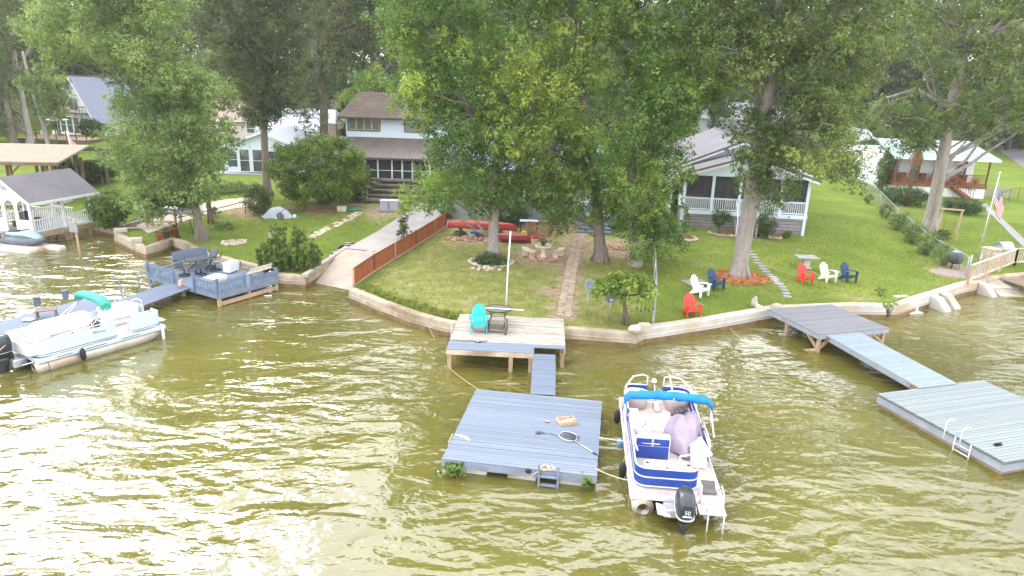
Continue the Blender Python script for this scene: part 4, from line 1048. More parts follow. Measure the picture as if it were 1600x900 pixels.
for sx in (-.28, .28):
    MB().tube([(sx, -.35 + .95, .0), (sx, .6, .5)] + [(sx, .43 + .17 * math.cos(R_(a)), .5 + .17 * math.sin(R_(a))) for a in range(0, 181, 30)], .017, 8).build('hook_rail', WHITE, t)
    MB().tube([(sx, .08, .02), (sx, .09, -.75)], .017, 8).build('rail', WHITE, t)
for z in (-.2, -.42, -.65): MB().tube([(-.256, .09, z), (.256, .09, z)], .017, 8).build('rung', WHITE, t)
t_ = MB().b2((-.14, -.05, 0), (.14, .05, .03)); t_.tube([(-.14, 0, .07), (.14, 0, .07)], .022, 6); t_.b2((-.05, -.03, .028), (.05, .03, .06))
r_ = t_.build('dock_cleat', BLACK); r_.matrix_world = FM @ Matrix.Translation((.75, fw_ * .17, .004)); tag(r_, 'black cleat beside the white ladder on the right float', 'cleat')

# left float, gangway and picket platform
LMt, ll_, lw_ = frame(P(-60, 570, .46), P(224, 481, .46), P(166, 457, .46))
ld = thing('floating_dock', 'long grey blue floating dock behind the teal topped pontoon boat', 'dock', M=LMt)
lw2 = lw_; planks(ld, ll_, lw_, .145, BLUEM, seed=12); fascia(ld, ll_, lw_, .22, BLUEG)
MB().b2((.2, .2, -.9), (ll_ - .2, lw_ - .2, -.27)).build('float_drum', FLOATW, ld, bev=.05)
for i, px in enumerate((59, 103)):
    q = P(px, 478 - 11 * i, .46); mb = MB().b2((-.11, -.11, 0), (.11, .11, .40)); mb.b2((-.13, -.13, .401), (.13, .13, .43))
    tag(mb.build('dock_post', mat('navy_post', S(96, 108, 130), .7, .15, 3), None, tuple(q), .3, .015), ['short square post on the far edge of the left float, nearer the frame edge', 'short square post on the far edge of the left float, nearer the gangway'][i], 'post')
ramp_dock('gangway', 'blue gangway from the left float up to the picket fenced deck', P(222, 478, .50), P(313, 444, .58), P(176, 472, .50), BLUEM, FASW, sd=14)
PM, pl_, pw_ = frame(P(341, 461, .62), P(427, 434, .62), P(243, 426, .62))
PM = PM @ Matrix.Rotation(R_(-6), 4, 'Z')
pd = thing('fixed_deck', 'blue fixed deck ringed by blue picket fences on the left shore', 'deck', M=PM)
planks(pd, pl_, pw_, .15, BLUEP, seed=16); fascia(pd, pl_, pw_, .2, BLUEG)
for x, y in ((.1, .1), (pl_ * .5, .1), (pl_ - .1, .1), (.1, pw_ * .5), (.1, pw_ - .1), (pl_ - .1, pw_ * .5)): MB().b2((x - .08, y - .08, -1.7), (x + .08, y + .08, -.24)).build('post', WOODT, pd, bev=.01)
MB().beam((.1, .0, -.48), (pl_ - .1, .0, -.45), .1, .18).build('cross_beam', WOODT, pd)
PICK = mat('picket_paint', S(110, 128, 152), .7, .15, 3, rand=.1)
def picket(label, M, L_, h=.72, sp=.14):
    t = thing('picket_fence', label, 'fence', M=M)
    for z in (.14, h - .2): MB().b2((0, .021, z - .04), (L_, .05, z + .04)).build('fence_rail', PICK, t)
    n = int(L_ / sp); me_ = MB().extr([(-.045, 0, -.12), (.045, 0, -.12), (.045, 0, h - .07), (0, 0, h), (-.045, 0, h - .07)], (0, .02, 0)).mesh('picket', PICK)
    for i in range(n + 1): put('picket', me_, t, (L_ * i / n, 0, random.uniform(-.015, .02)))
    for x in (0, L_): MB().b2((x - .05, .051, -.2), (x + .05, .13, h + .06)).build('fence_post', PICK, t, bev=.01)
    return t
lf = Matrix.Rotation(R_(90), 4, 'Z')
picket('blue picket fence along the left side of the blue deck, beyond the gangway', PM @ Matrix.Translation((.06, pw_ * .60, 0)) @ lf, pw_ * .38)
picket('blue picket fence between the gangway and the front corner of the blue deck', PM @ Matrix.Translation((.06, .1, 0)) @ lf, pw_ * .30)
picket('blue picket fence along the water front of the blue deck', PM @ Matrix.Translation((.1, .03, 0)), pl_ * .42)
t = thing('deck_railing', 'low blue rail with weathered boards at the front right of the blue deck', 'railing', M=PM)
for x in (pl_ * .55, pl_ * .72, pl_ - .08): MB().b2((x - .05, .02, -.2), (x + .05, .12, .62)).build('rail_post', PICK, t, bev=.01)
MB().b2((pl_ * .55, -.02, .22), (pl_, .018, .5)).build('rail_board', PICK, t)
for i in range(4): MB().beam((pl_ * (.50 + .04 * i), .1 + .1 * i, .64 + .03 * i), (pl_ * (.93 + .03 * i), .22 + .1 * i, .64 + .03 * i), .12, .04).build('loose_board', WOODG, t)
# rails of the gangway: X braced
gA = P(205, 462, .55); 
t = thing('gangway_railing', 'thin blue X braced handrail on the far side of the left gangway', 'railing', M=frame(P(178, 471, .55), P(290, 434, .86), P(150, 440, .6))[0])
gl = (P(178, 471, .55) - P(290, 434, .86)).length
for i, f in enumerate((.12, .36, .5, .66, .86)): MB().b2((gl * f - .025, 0, 0), (gl * f + .025, .05, .9)).build('rail_post', PICK, t)
MB().b2((gl * .36, .051, .86), (gl * .5, .08, .9)).build('top_rail', PICK, t); MB().b2((gl * .66, .051, .86), (gl * .99, .08, .9)).build('top_rail', PICK, t)
MB().beam((gl * .5, .06, .06), (gl * .66, .06, .84), .03, .05).build('cross_brace', PICK, t); MB().beam((gl * .5, .10, .84), (gl * .66, .10, .06), .03, .05).build('cross_brace', PICK, t)
MB().tube([(gl * .66, .09, .5), (gl * .99, .09, .5)], .012, 5).build('rail_cable', GALV, t)
# bench along the back edge
t = thing('deck_bench', 'blue high backed bench along the back edge of the blue deck', 'bench', M=PM @ Matrix.Translation((pl_ * .40, pw_ - .1, 0)))
bl = pl_ * .58
MB().b2((0, -.5, .40), (bl, 0, .44)).build('seat', BLUEM, t); MB().b2((0, .002, .45), (bl, .04, .95)).build('backrest', BLUEM, t)
for x in (.1, bl / 2, bl - .1): MB().b2((x - .04, -.45, 0), (x + .04, -.37, .398)).build('leg', BLUEM, t)
# items on the blue deck
t = thing('foam_box', 'white foam box lid lying on the blue deck behind the front pickets', 'box', M=PM @ Matrix.Translation((pl_ * .13, pw_ * .22, 0)) @ Matrix.Rotation(.2, 4, 'Z'))
MB().b2((0, 0, 0), (1.25, .75, .3)).build('box_body', WHITE, t, bev=.02)
for a, b in (((0, 0), (1.25, .08)), ((0, .67), (1.25, .75)), ((0, .081), (.08, .669)), ((1.17, .081), (1.25, .669))): MB().b2((a[0], a[1], .301), (b[0], b[1], .38)).build('box_rim', WHITE, t)
MB().b2((.2, .2, .302), (1.0, .6, .33)).build('foam_lining', mat('foam_grey', S(196, 196, 196), .9, .1), t)
t = thing('hose_reel_box', 'white hose reel box with a black ring on the blue deck', 'hose reel', M=PM @ Matrix.Translation((pl_ * .86, pw_ * .52, 0)) @ Matrix.Rotation(.3, 4, 'Z'))
MB().b2((-.5, -.22, .05), (.3, .22, .6)).build('reel_box', WHITE, t, bev=.03); MB().tube([(.42 , .27 * math.cos(R_(a)), .35 + .27 * math.sin(R_(a))) for a in range(0, 361, 24)], .022, 6).build('reel_ring', BLACK, t); MB().b2((.301, -.02, .33), (.43, .02, .37)).build('reel_axle', BLACK, t)
r_ = MB().lathe if 0 else None
def pot(mb, r, h, m=0): mb.loft([(0, 0, 0, r * .7, r * .7), (0, 0, h * .86, r * .95, r * .95), (0, 0, h * .861, r * 1.08, r * 1.08), (0, 0, h, r * 1.08, r * 1.08), (0, 0, h * .99, r * .9, r * .9), (0, 0, h * .8, r * .8, r * .8)], 14, m=m)
r_ = MB(); r_.ell((0, 0, .26), (.1, .1, .12), 8, 6); r_.ell((0, 0, .12), (.13, .12, .14), 8, 6); r_.ell((.06, -.05, .36), (.05, .05, .05), 6, 5)
o_ = r_.build('stone_figure', mat('stone_figure', S(186, 160, 140), .9, .2, 6)); o_.matrix_world = PM @ Matrix.Translation((-.25, pw_ * .44, 0)); tag(o_, 'small tan stone figure on the gangway end of the blue deck', 'ornament')
# round patio set
def swivel_chair(M, label):
    t = thing('swivel_chair', label, 'chair', M=M, group='dark swivel chairs round the patio table on the blue deck')
    MESHF = mat('chair_mesh', S(92, 96, 104), .6, .15, 6)
    MB().tube([(.28 * math.cos(R_(a)), .28 * math.sin(R_(a)), .03) for a in range(0, 361, 24)], .022, 6).build('base_ring', BLACK, t)
    MB().tube([(-.27, 0, .05), (0, 0, .1), (.27, 0, .05)], .018, 5).tube([(0, -.27, .05), (0, 0, .1), (0, .27, .05)], .018, 5).tube([(0, 0, .1), (0, 0, .38)], .03, 8).build('base_column', BLACK, t)
    MB().grid(lambda u, v: (.26 * (2 * u - 1), -.25 + .5 * v, .42 - .03 * math.sin(math.pi * v)), 4, 5).grid(lambda u, v: (.26 * (2 * u - 1), .25 + .16 * v, .42 + .52 * v + .03 * math.cos(3 * (u - .5))), 4, 5).build('seat_shell', MESHF, t)
    for sx in (-.3, .3): MB().tube([(sx, -.2, .42), (sx, -.18, .62), (sx, .15, .64), (sx * .9, .34, .8), (sx * .86, .42, .95)], .018, 6).build('arm', BLACK, t)
    return t
tc_ = (pl_ * .55, pw_ * .76)
t = thing('patio_table', 'round glass patio table on the blue deck among the swivel chairs', 'table', M=PM @ Matrix.Translation((*tc_, 0)))
MB().loft([(0, 0, .69, .62, .62), (0, 0, .705, .62, .62)], 28, smooth=False).build('tabletop', mat('table_glass', S(104, 108, 116), .15, .1, 2, spec=.8), t)
MB().tube([(.63 * math.cos(R_(a)), .63 * math.sin(R_(a)), .70) for a in range(0, 361, 15)], .02, 6).build('table_rim', BLACK, t)
for a in (45, 135, 225, 315): MB().tube([(.5 * math.cos(R_(a)), .5 * math.sin(R_(a)), .68), (.2 * math.cos(R_(a)), .2 * math.sin(R_(a)), .35), (.5 * math.cos(R_(a)), .5 * math.sin(R_(a)), .01)], .022, 6).build('leg', BLACK, t)
for i, a in enumerate((-110, -40, 15, 195)):
    swivel_chair(PM @ Matrix.Translation((tc_[0] + .95 * math.cos(R_(a)), tc_[1] + .8 * math.sin(R_(a)), .004)) @ Matrix.Rotation(R_(a - 90), 4, 'Z'), ['swivel chair at the water side of the patio table', 'swivel chair at the right of the patio table, nearest the white foam box', 'swivel chair at the far right of the patio table, nearest the hose reel', 'swivel chair at the left of the patio table by the pickets'][i])

# ------------------------------------------------------------------ pontoon boats
DECKC = mat('boat_carpet', S(190, 176, 172), .95, .12, 6, .1, 60)
PONT = mat('pontoon_alu', S(196, 188, 178), .4, .1, 2, metal=.35, dirt=S(176, 150, 124), dscale=.8)
BLUEB = mat('boat_blue', S(34, 68, 150), .35, .10, 2, spec=.5)
PALEB = mat('boat_pale_blue', S(196, 220, 234), .35, .05, 2, spec=.5)
SEATP = mat('seat_pink', S(206, 190, 186), .5, .06, 4)
PURPLE = mat('purple_tarp', S(158, 144, 164), .75, .08, 3)
BIMB = mat('bimini_blue', S(10, 118, 190), .7, .10, 3)
BIMT = mat('bimini_teal', S(62, 160, 146), .7, .12, 3)
def pontoon(root, x, L_, r=.30, m=PONT):
    t = MB(); secs = [(x, -.12, .18, r * .55, r * .55), (x, -.05, .18, r * .95, r * .95), (x, .05, .18, r, r), (x, L_ - 1.1, .18, r, r), (x, L_ - .6, .21, r * .82, r * .86), (x, L_ - .2, .28, r * .45, r * .5), (x, L_, .34, r * .1, r * .12)]
    t.loft(secs, 16, axis='y'); t.build('pontoon', m, root)
    MB().b2((x - .03, .2, .46), (x + .03, L_ - .9, .52)).build('pontoon_bracket', ALU, root)
    MB().tube([(x, .28, .18), (x, .31, .18)], r + .006, 18, smooth=False).build('pontoon_weld_seam', mat('seam', S(110, 104, 98), .6), root)
def panel(root, a, b, z0, z1, col, stripes=2, rail=True):
    """a fence panel: coloured sheets between white rails"""
    a = Vector(a); b = Vector(b); A = lambda p, z: (p.x, p.y, z)
    for q in range(stripes):
        lo = z0 + (z1 - z0) * q / stripes + .03; hi = z0 + (z1 - z0) * (q + 1) / stripes - .03
        MB().beam(A(a, (lo + hi) / 2), A(b, (lo + hi) / 2), .03, hi - lo).build('panel_sheet', col, root)
    for q in range(stripes + 1):
        z = z0 + (z1 - z0) * q / stripes
        MB().beam(A(a, z), A(b, z), .055, .05).build('panel_rail', WHITEV, root, bev=.01)
    for p in (a, b): MB().b2((p.x - .028, p.y - .028, z0 - .03), (p.x + .028, p.y + .028, z1 + .026)).build('panel_post', WHITEV, root)
def rail(root, pts, r=.022, m=None, name='hand_rail'): return MB().tube(pts, r, 8).build(name, m or WHITEV, root)
def cushion(root, a, b, name='cushion', m=None, bev=.05): return MB().b2(a, b).build(name, m or WHITEV, root, bev=bev, seg=3)
def outboard(root, x, y, text=None, big=1.0):
    k = big; DK = mat('outboard_black', S(46, 52, 58), .28, .15, 2, spec=.6)
    mb = MB(); mb.loft([(x, y - .22 * k, .60, .15 * k, .26 * k), (x, y - .24 * k, .72 * k + .05, .205 * k, .34 * k), (x, y - .25 * k, .95 * k, .225 * k, .37 * k), (x, y - .24 * k, 1.12 * k, .205 * k, .34 * k), (x, y - .21 * k, 1.22 * k, .16 * k, .27 * k), (x, y - .19 * k, 1.26 * k, .08 * k, .15 * k)], 20, 2.7)
    o = mb.build('cowling', DK, root)
    mb = MB(); mb.loft([(x, y - .22 * k, -.35, .05, .14), (x, y - .22 * k, .1, .06, .17), (x, y - .2 * k, .45, .11 * k, .2 * k), (x, y - .22 * k, .61, .15 * k, .25 * k)], 14, 2.3)
    mb.build('leg_housing', DK, root)
    MB().loft([(x, y - .25 * k, .70 * k, .222 * k, .362 * k), (x, y - .25 * k, .715 * k, .224 * k, .366 * k)], 20, 2.7).build('cowling_band', mat('band', S(160, 164, 168), .4), root)
    MB().b2((x - .17, y - .03, .35), (x + .17, y + .1, .72)).build('mount_bracket', BLACK, root, bev=.02)
    for sx, a0 in ((-1, 0), (1, 0)):
        mb = MB(); pts = [(x + sx * .232 * k, y - .45 * k, .80 * k + .02), (x + sx * .236 * k, y - .3 * k, .87 * k), (x + sx * .226 * k, y - .12 * k, .98 * k)]
        mb.tube(pts, [.012, .02, .01], 5); mb.build('side_stripe', mat('decal_silver', S(200, 196, 194), .4), root)
        mb = MB(); pts = [(x + sx * .232 * k, y - .44 * k, .755 * k + .02), (x + sx * .238 * k, y - .3 * k, .82 * k), (x + sx * .228 * k, y - .15 * k, .92 * k)]
        mb.tube(pts, [.008, .014, .006], 5); mb.build('side_stripe', mat('decal_rust', S(150, 96, 80), .5), root)
    MB().box((x, y - .60 * k, 1.06 * k), (.2 * k, .03, .07), M=Matrix.Rotation(R_(-35), 3, 'X')).build('air_scoop', mat('scoop', S(20, 22, 24), .5), root, bev=.01)
    MB().box((x, y - .615 * k, .84 * k), (.2 * k, .02, .035), M=Matrix.Rotation(R_(-8), 3, 'X')).build('badge_plate', mat('badge', S(214, 220, 224), .4), root)
    if text:
        cu = bpy.data.curves.new('digits', 'FONT'); cu.body = text; cu.size = .15; cu.extrude = .004; cu.align_x = 'CENTER'
        to = bpy.data.objects.new('digits', cu); COL.objects.link(to)
        me_ = bpy.data.meshes.new_from_object(to.evaluated_get(bpy.context.evaluated_depsgraph_get())); bpy.data.objects.remove(to)
        me_.materials.clear(); me_.materials.append(mat('badge', S(214, 220, 224)))
        q = put('power_digits', me_, root, (x, y - .632 * k, .90 * k)); q.rotation_euler = (R_(84), 0, 0)
    for q in range(3):
        a = q * 2.09; mb = MB(); mb.grid(lambda u, v: (x + math.cos(a + .8 * (v - .5)) * .16 * u, y - .42 * k + .06 * (v - .5), -.30 + math.sin(a + .8 * (v - .5)) * .16 * u), 3, 3); mb.build('propeller_blade', BLACK, root)
def fender(label, M):
    t = thing('boat_fender', label, 'fender', M=M)
    MB().loft([(0, 0, -.36, .02, .02), (0, 0, -.32, .07, .07), (0, 0, -.24, .1, .1), (0, 0, .02, .1, .1), (0, 0, .1, .07, .07), (0, 0, .15, .03, .03)], 12).build('fender_body', RUBBER, t)
    MB().tube([(0, 0, .15), (.05, 0, .45)], .008, 5).build('fender_line', ROPE, t)

# right boat
a0 = P(1057, 782, .45); b0 = P(1023, 630, .45); ang = math.atan2(b0.y - a0.y, b0.x - a0.x) - math.pi / 2
BL = (b0 - a0).length; W2 = 1.18
BM = Matrix.Translation((a0.x, a0.y, 0)) @ Matrix.Rotation(ang, 4, 'Z')
bt = thing('pontoon_boat', 'blue and white pontoon boat tied to the centre dock with a folded bright blue top', 'boat', M=BM)
for x in (-.86, .86): pontoon(bt, x, BL + .35)
MB().b2((-W2, 0, .47), (W2, BL, .535)).build('boat_deck', DECKC, bt)
for a, b in (((-W2 - .05, -.02, .43), (-W2 - .002, BL + .02, .56)), ((W2 + .002, -.02, .43), (W2 + .05, BL + .02, .56)), ((-W2 - .05, -.07, .43), (W2 + .05, -.022, .56)), ((-W2 - .05, BL + .022, .43), (W2 + .05, BL + .07, .56))):
    MB().b2(a, b).build('deck_trim', WHITEV, bt, bev=.015)
z0, z1 = .62, 1.15
# stern corner, left side
X = W2 - .1
def curve_panel(pts, z0, z1, col, stripes=2):
    for a, b in zip(pts[:-1], pts[1:]):
        a = Vector(a); b = Vector(b)
        for q in range(stripes):
            lo = z0 + (z1 - z0) * q / stripes + .035; hi = z0 + (z1 - z0) * (q + 1) / stripes - .02
            e = (b - a).normalized() * .004; MB().beam((a.x - e.x, a.y - e.y, (lo + hi) / 2), (b.x + e.x, b.y + e.y, (lo + hi) / 2), .03, hi - lo).build('panel_sheet', col, bt)
    for q in range(stripes + 1): rail(bt, [(*p, z0 + (z1 - z0) * q / stripes) for p in pts], .021, name='panel_rail')
arc = lambda cx, cy, r, a0, a1, n=5: [(cx + r * math.cos(R_(a0 + (a1 - a0) * i / n)), cy + r * math.sin(R_(a0 + (a1 - a0) * i / n))) for i in range(n + 1)]
stern = [(-X, 1.75)] + arc(-X + .3, .62, .3, 180, 270) + [(.28, .32)] + arc(.32, .58, .26, 270, 350, 3)
curve_panel(stern, z0, z1, BLUEB)
curve_panel([(-X, 1.8), (-X, BL * .60)], z0, z1, BLUEB)
curve_panel([(-X, BL * .66)] + [(-X, BL * .86)] + arc(-X + .3, BL - .38, .3, 180, 90, 4) + [(-.32, BL - .08)], z0, z1, BLUEB)
curve_panel([(.22, BL - .08), (X - .36, BL - .08)] + arc(X - .36, BL - .44, .36, 90, 0, 4) + [(X, BL * .5)], z0, z1, BLUEB)
curve_panel([(X, BL * .46), (X, BL * .30)], z0, z1, BLUEB)
rail(bt, [(-.32, BL - .08, z1), (-.34, BL - .08, z1 + .32), (-.5, BL - .1, z1 + .38), (-X + .25, BL - .25, z1 + .36), (-X, BL - .7, z1 + .2), (-X, BL - 1.1, z1)], .026)
rail(bt, [(.22, BL - .08, z1), (.24, BL - .08, z1 + .32), (.42, BL - .1, z1 + .38), (X - .3, BL - .25, z1 + .36), (X, BL - .8, z1 + .2), (X, BL - 1.7, z1 + .03)], .026)
rail(bt, [(-X + .02, BL * .62, z1), (-X + .02, BL * .6, z1 + .16), (-X + .02, 1.4, z1 + .16), (-X + .1, 1.2, z1 + .02)], .022)
rail(bt, [(X, BL * .52, z1), (X, BL * .5, z1 + .18), (X, BL * .32, z1 + .16), (X, BL * .28, z1)], .024)
rail(bt, [(.1, .75, z1), (.12, .8, z1 + .16), (.45, .92, z1 + .18), (.66, .75, z1 + .14), (.64, .55, z1)], .024)
# stern bench
for x0_, x1_ in ((-.82, -.26), (-.24, .34)):
    cushion(bt, (x0_, .72, .80), (x1_, 1.12, .95), 'seat_cushion'); cushion(bt, (x0_, .42, .86), (x1_, .70, 1.22), 'back_cushion')
MB().b2((-.9, .4, .54), (.42, 1.1, .795)).build('bench_base', WHITEV, bt, bev=.02)
for x in (-.78, .30):
    MB().tube([(x, .5, 1.23), (x, .5, 1.235)], .05, 10).build('cup_holder', BLACK, bt)
# mid bench with its blue back, port console
mx0, mx1, my = -1.0, .02, 1.95
MB().b2((mx0, my, .54), (mx1, my + .55, .80)).build('bench_base', WHITEV, bt, bev=.02)
for a, b, c, d in ((mx0 + .05, mx0 + .48, .95, 1.17), (mx0 + .54, mx1 - .04, .95, 1.17), (mx0 + .05, mx1 - .04, .56, .92)): MB().b2((a, my - .035, c), (b, my - .012, d)).build('bench_back_panel', BLUEB, bt)
MB().b2((mx0, my - .01, .805), (mx1, my + .1, 1.2)).build('bench_back', WHITEV, bt, bev=.02)
cushion(bt, (mx0 + .08, my + .11, .82), (mx0 + .55, my + .62, .98), 'seat_cushion'); cushion(bt, (mx0 + .57, my + .11, .82), (mx1 - .02, my + .62, .98), 'seat_cushion')
cushion(bt, (mx0 + .08, my + .0, 1.0), (mx1 - .02, my + .13, 1.30), 'back_cushion')
MB().b2((mx0, my + .72, .54), (mx0 + .56, my + 1.7, 1.14)).build('console', WHITEV, bt, bev=.09, seg=4)
MB().loft([(mx0 + .27, my + 1.3, 1.142, .17, .2), (mx0 + .27, my + 1.3, 1.165, .16, .19)], 16).build('console_lid', SEATP, bt)
for q in range(3): MB().tube([(mx0 + .38 - .1 * (q == 2), my + 1.02 - .12 * q, 1.142), (mx0 + .38 - .1 * (q == 2), my + 1.02 - .12 * q, 1.15)], .03, 8).build('cup_holder', BLACK, bt)
MB().b2((-X + .05, my + 1.75, .54), (-X + .35, my + 2.3, 1.0)).build('side_locker', WHITEV, bt, bev=.04)
# starboard rear lounge and lid
MB().b2((.62, 1.55, .54), (X - .05, 2.6, .86)).build('side_bench', WHITEV, bt, bev=.04)
MB().box((.85, 1.95, .98), (.46, 1.15, .05), M=Matrix.Rotation(R_(-24), 3, 'Y') @ Matrix.Rotation(.12, 3, 'Z')).build('bench_lid', WHITEV, bt, bev=.02)
# bow seats
for sx, x in ((-1, -.72), (1, .66)):
    MB().loft([(x, BL - .52, .537, .36, .30), (x, BL - .52, .95, .40, .33), (x, BL - .52, .98, .41, .34)], 18, 2.6).build('bow_seat_base', SEATP, bt)
    MB().loft([(x, BL - .52, .981, .40, .33), (x, BL - .52, 1.05, .41, .34), (x, BL - .52, 1.09, .36, .29)], 18, 2.6).build('bow_cushion', WHITEV, bt)
    MB().b2((x + sx * -.4 - .03, BL - .2, .56), (x + sx * -.4 + .03, BL - .17, 1.0)).build('gate_post', WHITEV, bt)
for q in range(3): MB().box((.55 + .12 * q, BL - 1.05 + .04 * q, .6 + .06 * q), (.28, .2, .1), .3 * q).build('loose_gear', mat('gear', S(88, 84, 84), .7, .35, 6), bt, bev=.03)
# trolling motor
MB().b2((-.1, BL - .9, .56), (.06, BL - .25, .66)).build('trolling_motor_mount', WHITEV, bt, bev=.02)
MB().tube([(-.02, BL - .2, .62), (-.06, BL + .1, 1.15)], .02, 8).build('trolling_motor_shaft', ALU, bt); MB().ell((-.07, BL + .14, 1.22), (.09, .12, .09), 10, 7).build('trolling_motor_head', WHITEV, bt)
# swim platform, ladder, transom plate
MB().b2((.52, -.5, .40), (W2 + .03, -.075, .46)).build('swim_platform', WHITEV, bt, bev=.02)
MB().b2((.58, -.42, .461), (W2 - .04, -.08, .468)).build('platform_carpet', DECKC, bt)
for x in (.72, 1.12): rail(bt, [(x, -.35, .47), (x, -.52, .62), (x, -.62, .5), (x, -.62, -.3)], .02, name='ladder_rail')
MB().tube([(.742, -.62, -.02), (1.098, -.62, -.02)], .018, 6).build('ladder_rung', WHITEV, bt); MB().tube([(.742, -.62, -.22), (1.098, -.62, -.22)], .018, 6).build('ladder_rung', WHITEV, bt)
rail(bt, [(.60, .2, .56), (.60, .25, .95), (.60, -.05, .98), (.60, -.1, .48)], .022); rail(bt, [(W2, .5, .56), (W2 + .02, .3, .8), (W2 + .02, -.05, .72), (W2, -.1, .48)], .02)
MB().b2((-.36, -.45, .2), (.3, -.074, .44)).build('motor_well', ALU, bt, bev=.02); MB().box((-.38, -.35, .36), (.34, .5, .02), M=Matrix.Rotation(R_(12), 3, 'Y')).build('splash_plate', WHITEV, bt)
ob = len(bpy.data.objects); pre = set(bpy.data.objects.keys()); outboard(bt, .10, -.40, '50', 1.12)
for o in bpy.data.objects:
    if o.name not in pre: o.location.z -= .24
t = thing('rubber_mat', 'folded dark grey mat at the right rear of the blue pontoon boat', 'mat', M=BM @ Matrix.Translation((.88, .42, .575)))
MB().b2((-.2, -.18, 0), (.2, .02, .03)).build('mat_flat', mat('mat_grey', S(98, 96, 96), .9, .15), t); MB().box((0, .1, .09), (.38, .26, .03), M=Matrix.Rotation(R_(40), 3, 'X')).build('mat_fold', mat('mat_grey', S(98, 96, 96)), t)
# folded bimini
by = BL * .53
def bimini(root, yc, half, zt_, m, r=.11, lean=.0, feet=((0, 0),)):
    pts = []
    for i in range(17):
        u = -1 + 2 * i / 16; z = zt_ - .02 * abs(u) ** 3 - (.16 if abs(u) > .96 else 0)
        pts.append((u * half, yc + .05 * math.cos(u * 3), z + .012 * math.sin(i * 2.3)))
    mb = MB(); secs = []
    for i, p in enumerate(pts):
        secs.append(p)
    vs = []; n = 12
    for i, p in enumerate(secs):
        for j in range(n):
            a = 2 * math.pi * j / n; w = 1 + .10 * math.sin(i * 1.9 + j)
            vs.append((p[0], p[1] + math.cos(a) * r * 1.7 * w, p[2] + math.sin(a) * r * w))
    mb.add(vs, [(i * n + j, i * n + (j + 1) % n, (i + 1) * n + (j + 1) % n, (i + 1) * n + j) for i in range(16) for j in range(n)], True)
    mb.f += [list(range(n)), [16 * n + j for j in range(n)][::-1]]; mb.sm += [False, False]; mb.mi += [0, 0]
    mb.build('bimini_boot', m, root)
    for sx in (-1, 1):
        for k, (yy, q) in enumerate(feet): rail(root, [(sx * half * .985, yc, zt_ - .22), (sx * (half * .985), yc + yy, q)], .02, ALU if k else WHITEV, 'bimini_pole')
bimini(bt, by, W2 + .12, 2.0, BIMB, .115, feet=((-.9, 1.2), (-.35, 1.25), (.5, 1.2)))
rail(bt, [(.15, by - .14, 1.98), (.12, by + 1.0, 2.3)], .025, WHITEV, 'white_strut')
# tarp over the helm
t = thing('helm_cover', 'crumpled lilac cloth cover over the helm of the blue pontoon boat', 'cover', M=BM @ Matrix.Translation((.54, BL * .485, .54)) @ Matrix.Rotation(.12, 4, 'Z'))
def cov(u, v):
    a = 2 * math.pi * u; r = v
    f = 1 + .10 * math.sin(3 * a + 1) * v + .05 * math.sin(7 * a + 2 * v) * v
    x = .58 * r * math.cos(a) * f * (1 + .12 * math.sin(a)); y = .80 * r * math.sin(a) * f
    z = .98 * (1 - v ** 3.2) + .12 * math.sin(2.2 * a + .5) * v * (1 - v) * 2 + .20 * math.cos(a - 1.2) * (1 - v) * v * 2
    q = mnoise.noise((x * 2.6, y * 2.6, z * 1.5)) * .22 + .03 * math.sin(6 * a + 9 * v) * v + .11 * abs(mnoise.noise((x * 5 + 3, y * 5, z * 3)))
    return (x, y, max(.0, z + q - .02))
MB().grid(cov, 96, 30).build('cover_cloth', PURPLE, t)
for i, (x, y) in enumerate(((-W2 - .16, BL * .80), (-W2 - .16, 1.35))): fender(['black fender between the blue pontoon boat bow and the dock corner', 'black fender hanging midway on the dock side of the blue pontoon boat'][i], BM @ Matrix.Translation((x, y, .52)))
t = thing('boat_fender', 'pale blue fender on the dock side of the blue pontoon boat', 'fender', M=BM @ Matrix.Translation((-W2 - .15, BL * .52, .42)))
MB().loft([(0, 0, -.25, .03, .03), (0, 0, -.2, .09, .09), (0, 0, .05, .09, .09), (0, 0, .1, .03, .03)], 12).build('fender_body', mat('fender_blue', S(110, 160, 196), .4, .1), t)
def rope(label, a, b, sag=.15, r=.013):
    a = Vector(a); b = Vector(b); pts = [a.lerp(b, i / 12) - Vector((0, 0, sag * 4 * (i / 12) * (1 - i / 12))) for i in range(13)]
    tag(MB().tube(pts, r, 6).build('mooring_rope', ROPE), label, 'rope')
rope('tan mooring rope from the dock edge across to the stern of the blue boat', MIDM @ Vector((ml - .05, mw * .45, .03)), BM @ Vector((-.35, 1.5, 1.25)), .03)
rope('lower mooring rope from the dock corner to the boat pontoon', MIDM @ Vector((ml - .06, .35, .03)), BM @ Vector((-W2, .7, .5)), .04)
rope('thin line running into the water from the left post of the weathered deck', DM @ Vector((.1, .05, -.8)), MIDM @ Vector((.1, mw, 0)), .05, .008)
rope('thin line in the water from the seawall near the white stones', P(1140, 512, .3), P(1172, 540, .02), .05, .008)
rope('slack line into the water left of the weathered deck', P(668, 505, .6), P(680, 530, -.02), .05, .008)
for i, (x, y, h) in enumerate(((1133, 512, .6), (962, 534, .5), (1018, 523, 0))):
    if i == 2: continue
    p = P(x, y, 0); tag(MB().beam((0, 0, -.5), (.18 if i == 0 else .02, 0, h), .06, .06).build('stake', WOODT, None, tuple(p)), ['leaning stake at the white seawall', 'thin stake in the water by the tan seawall'][i], 'stake')

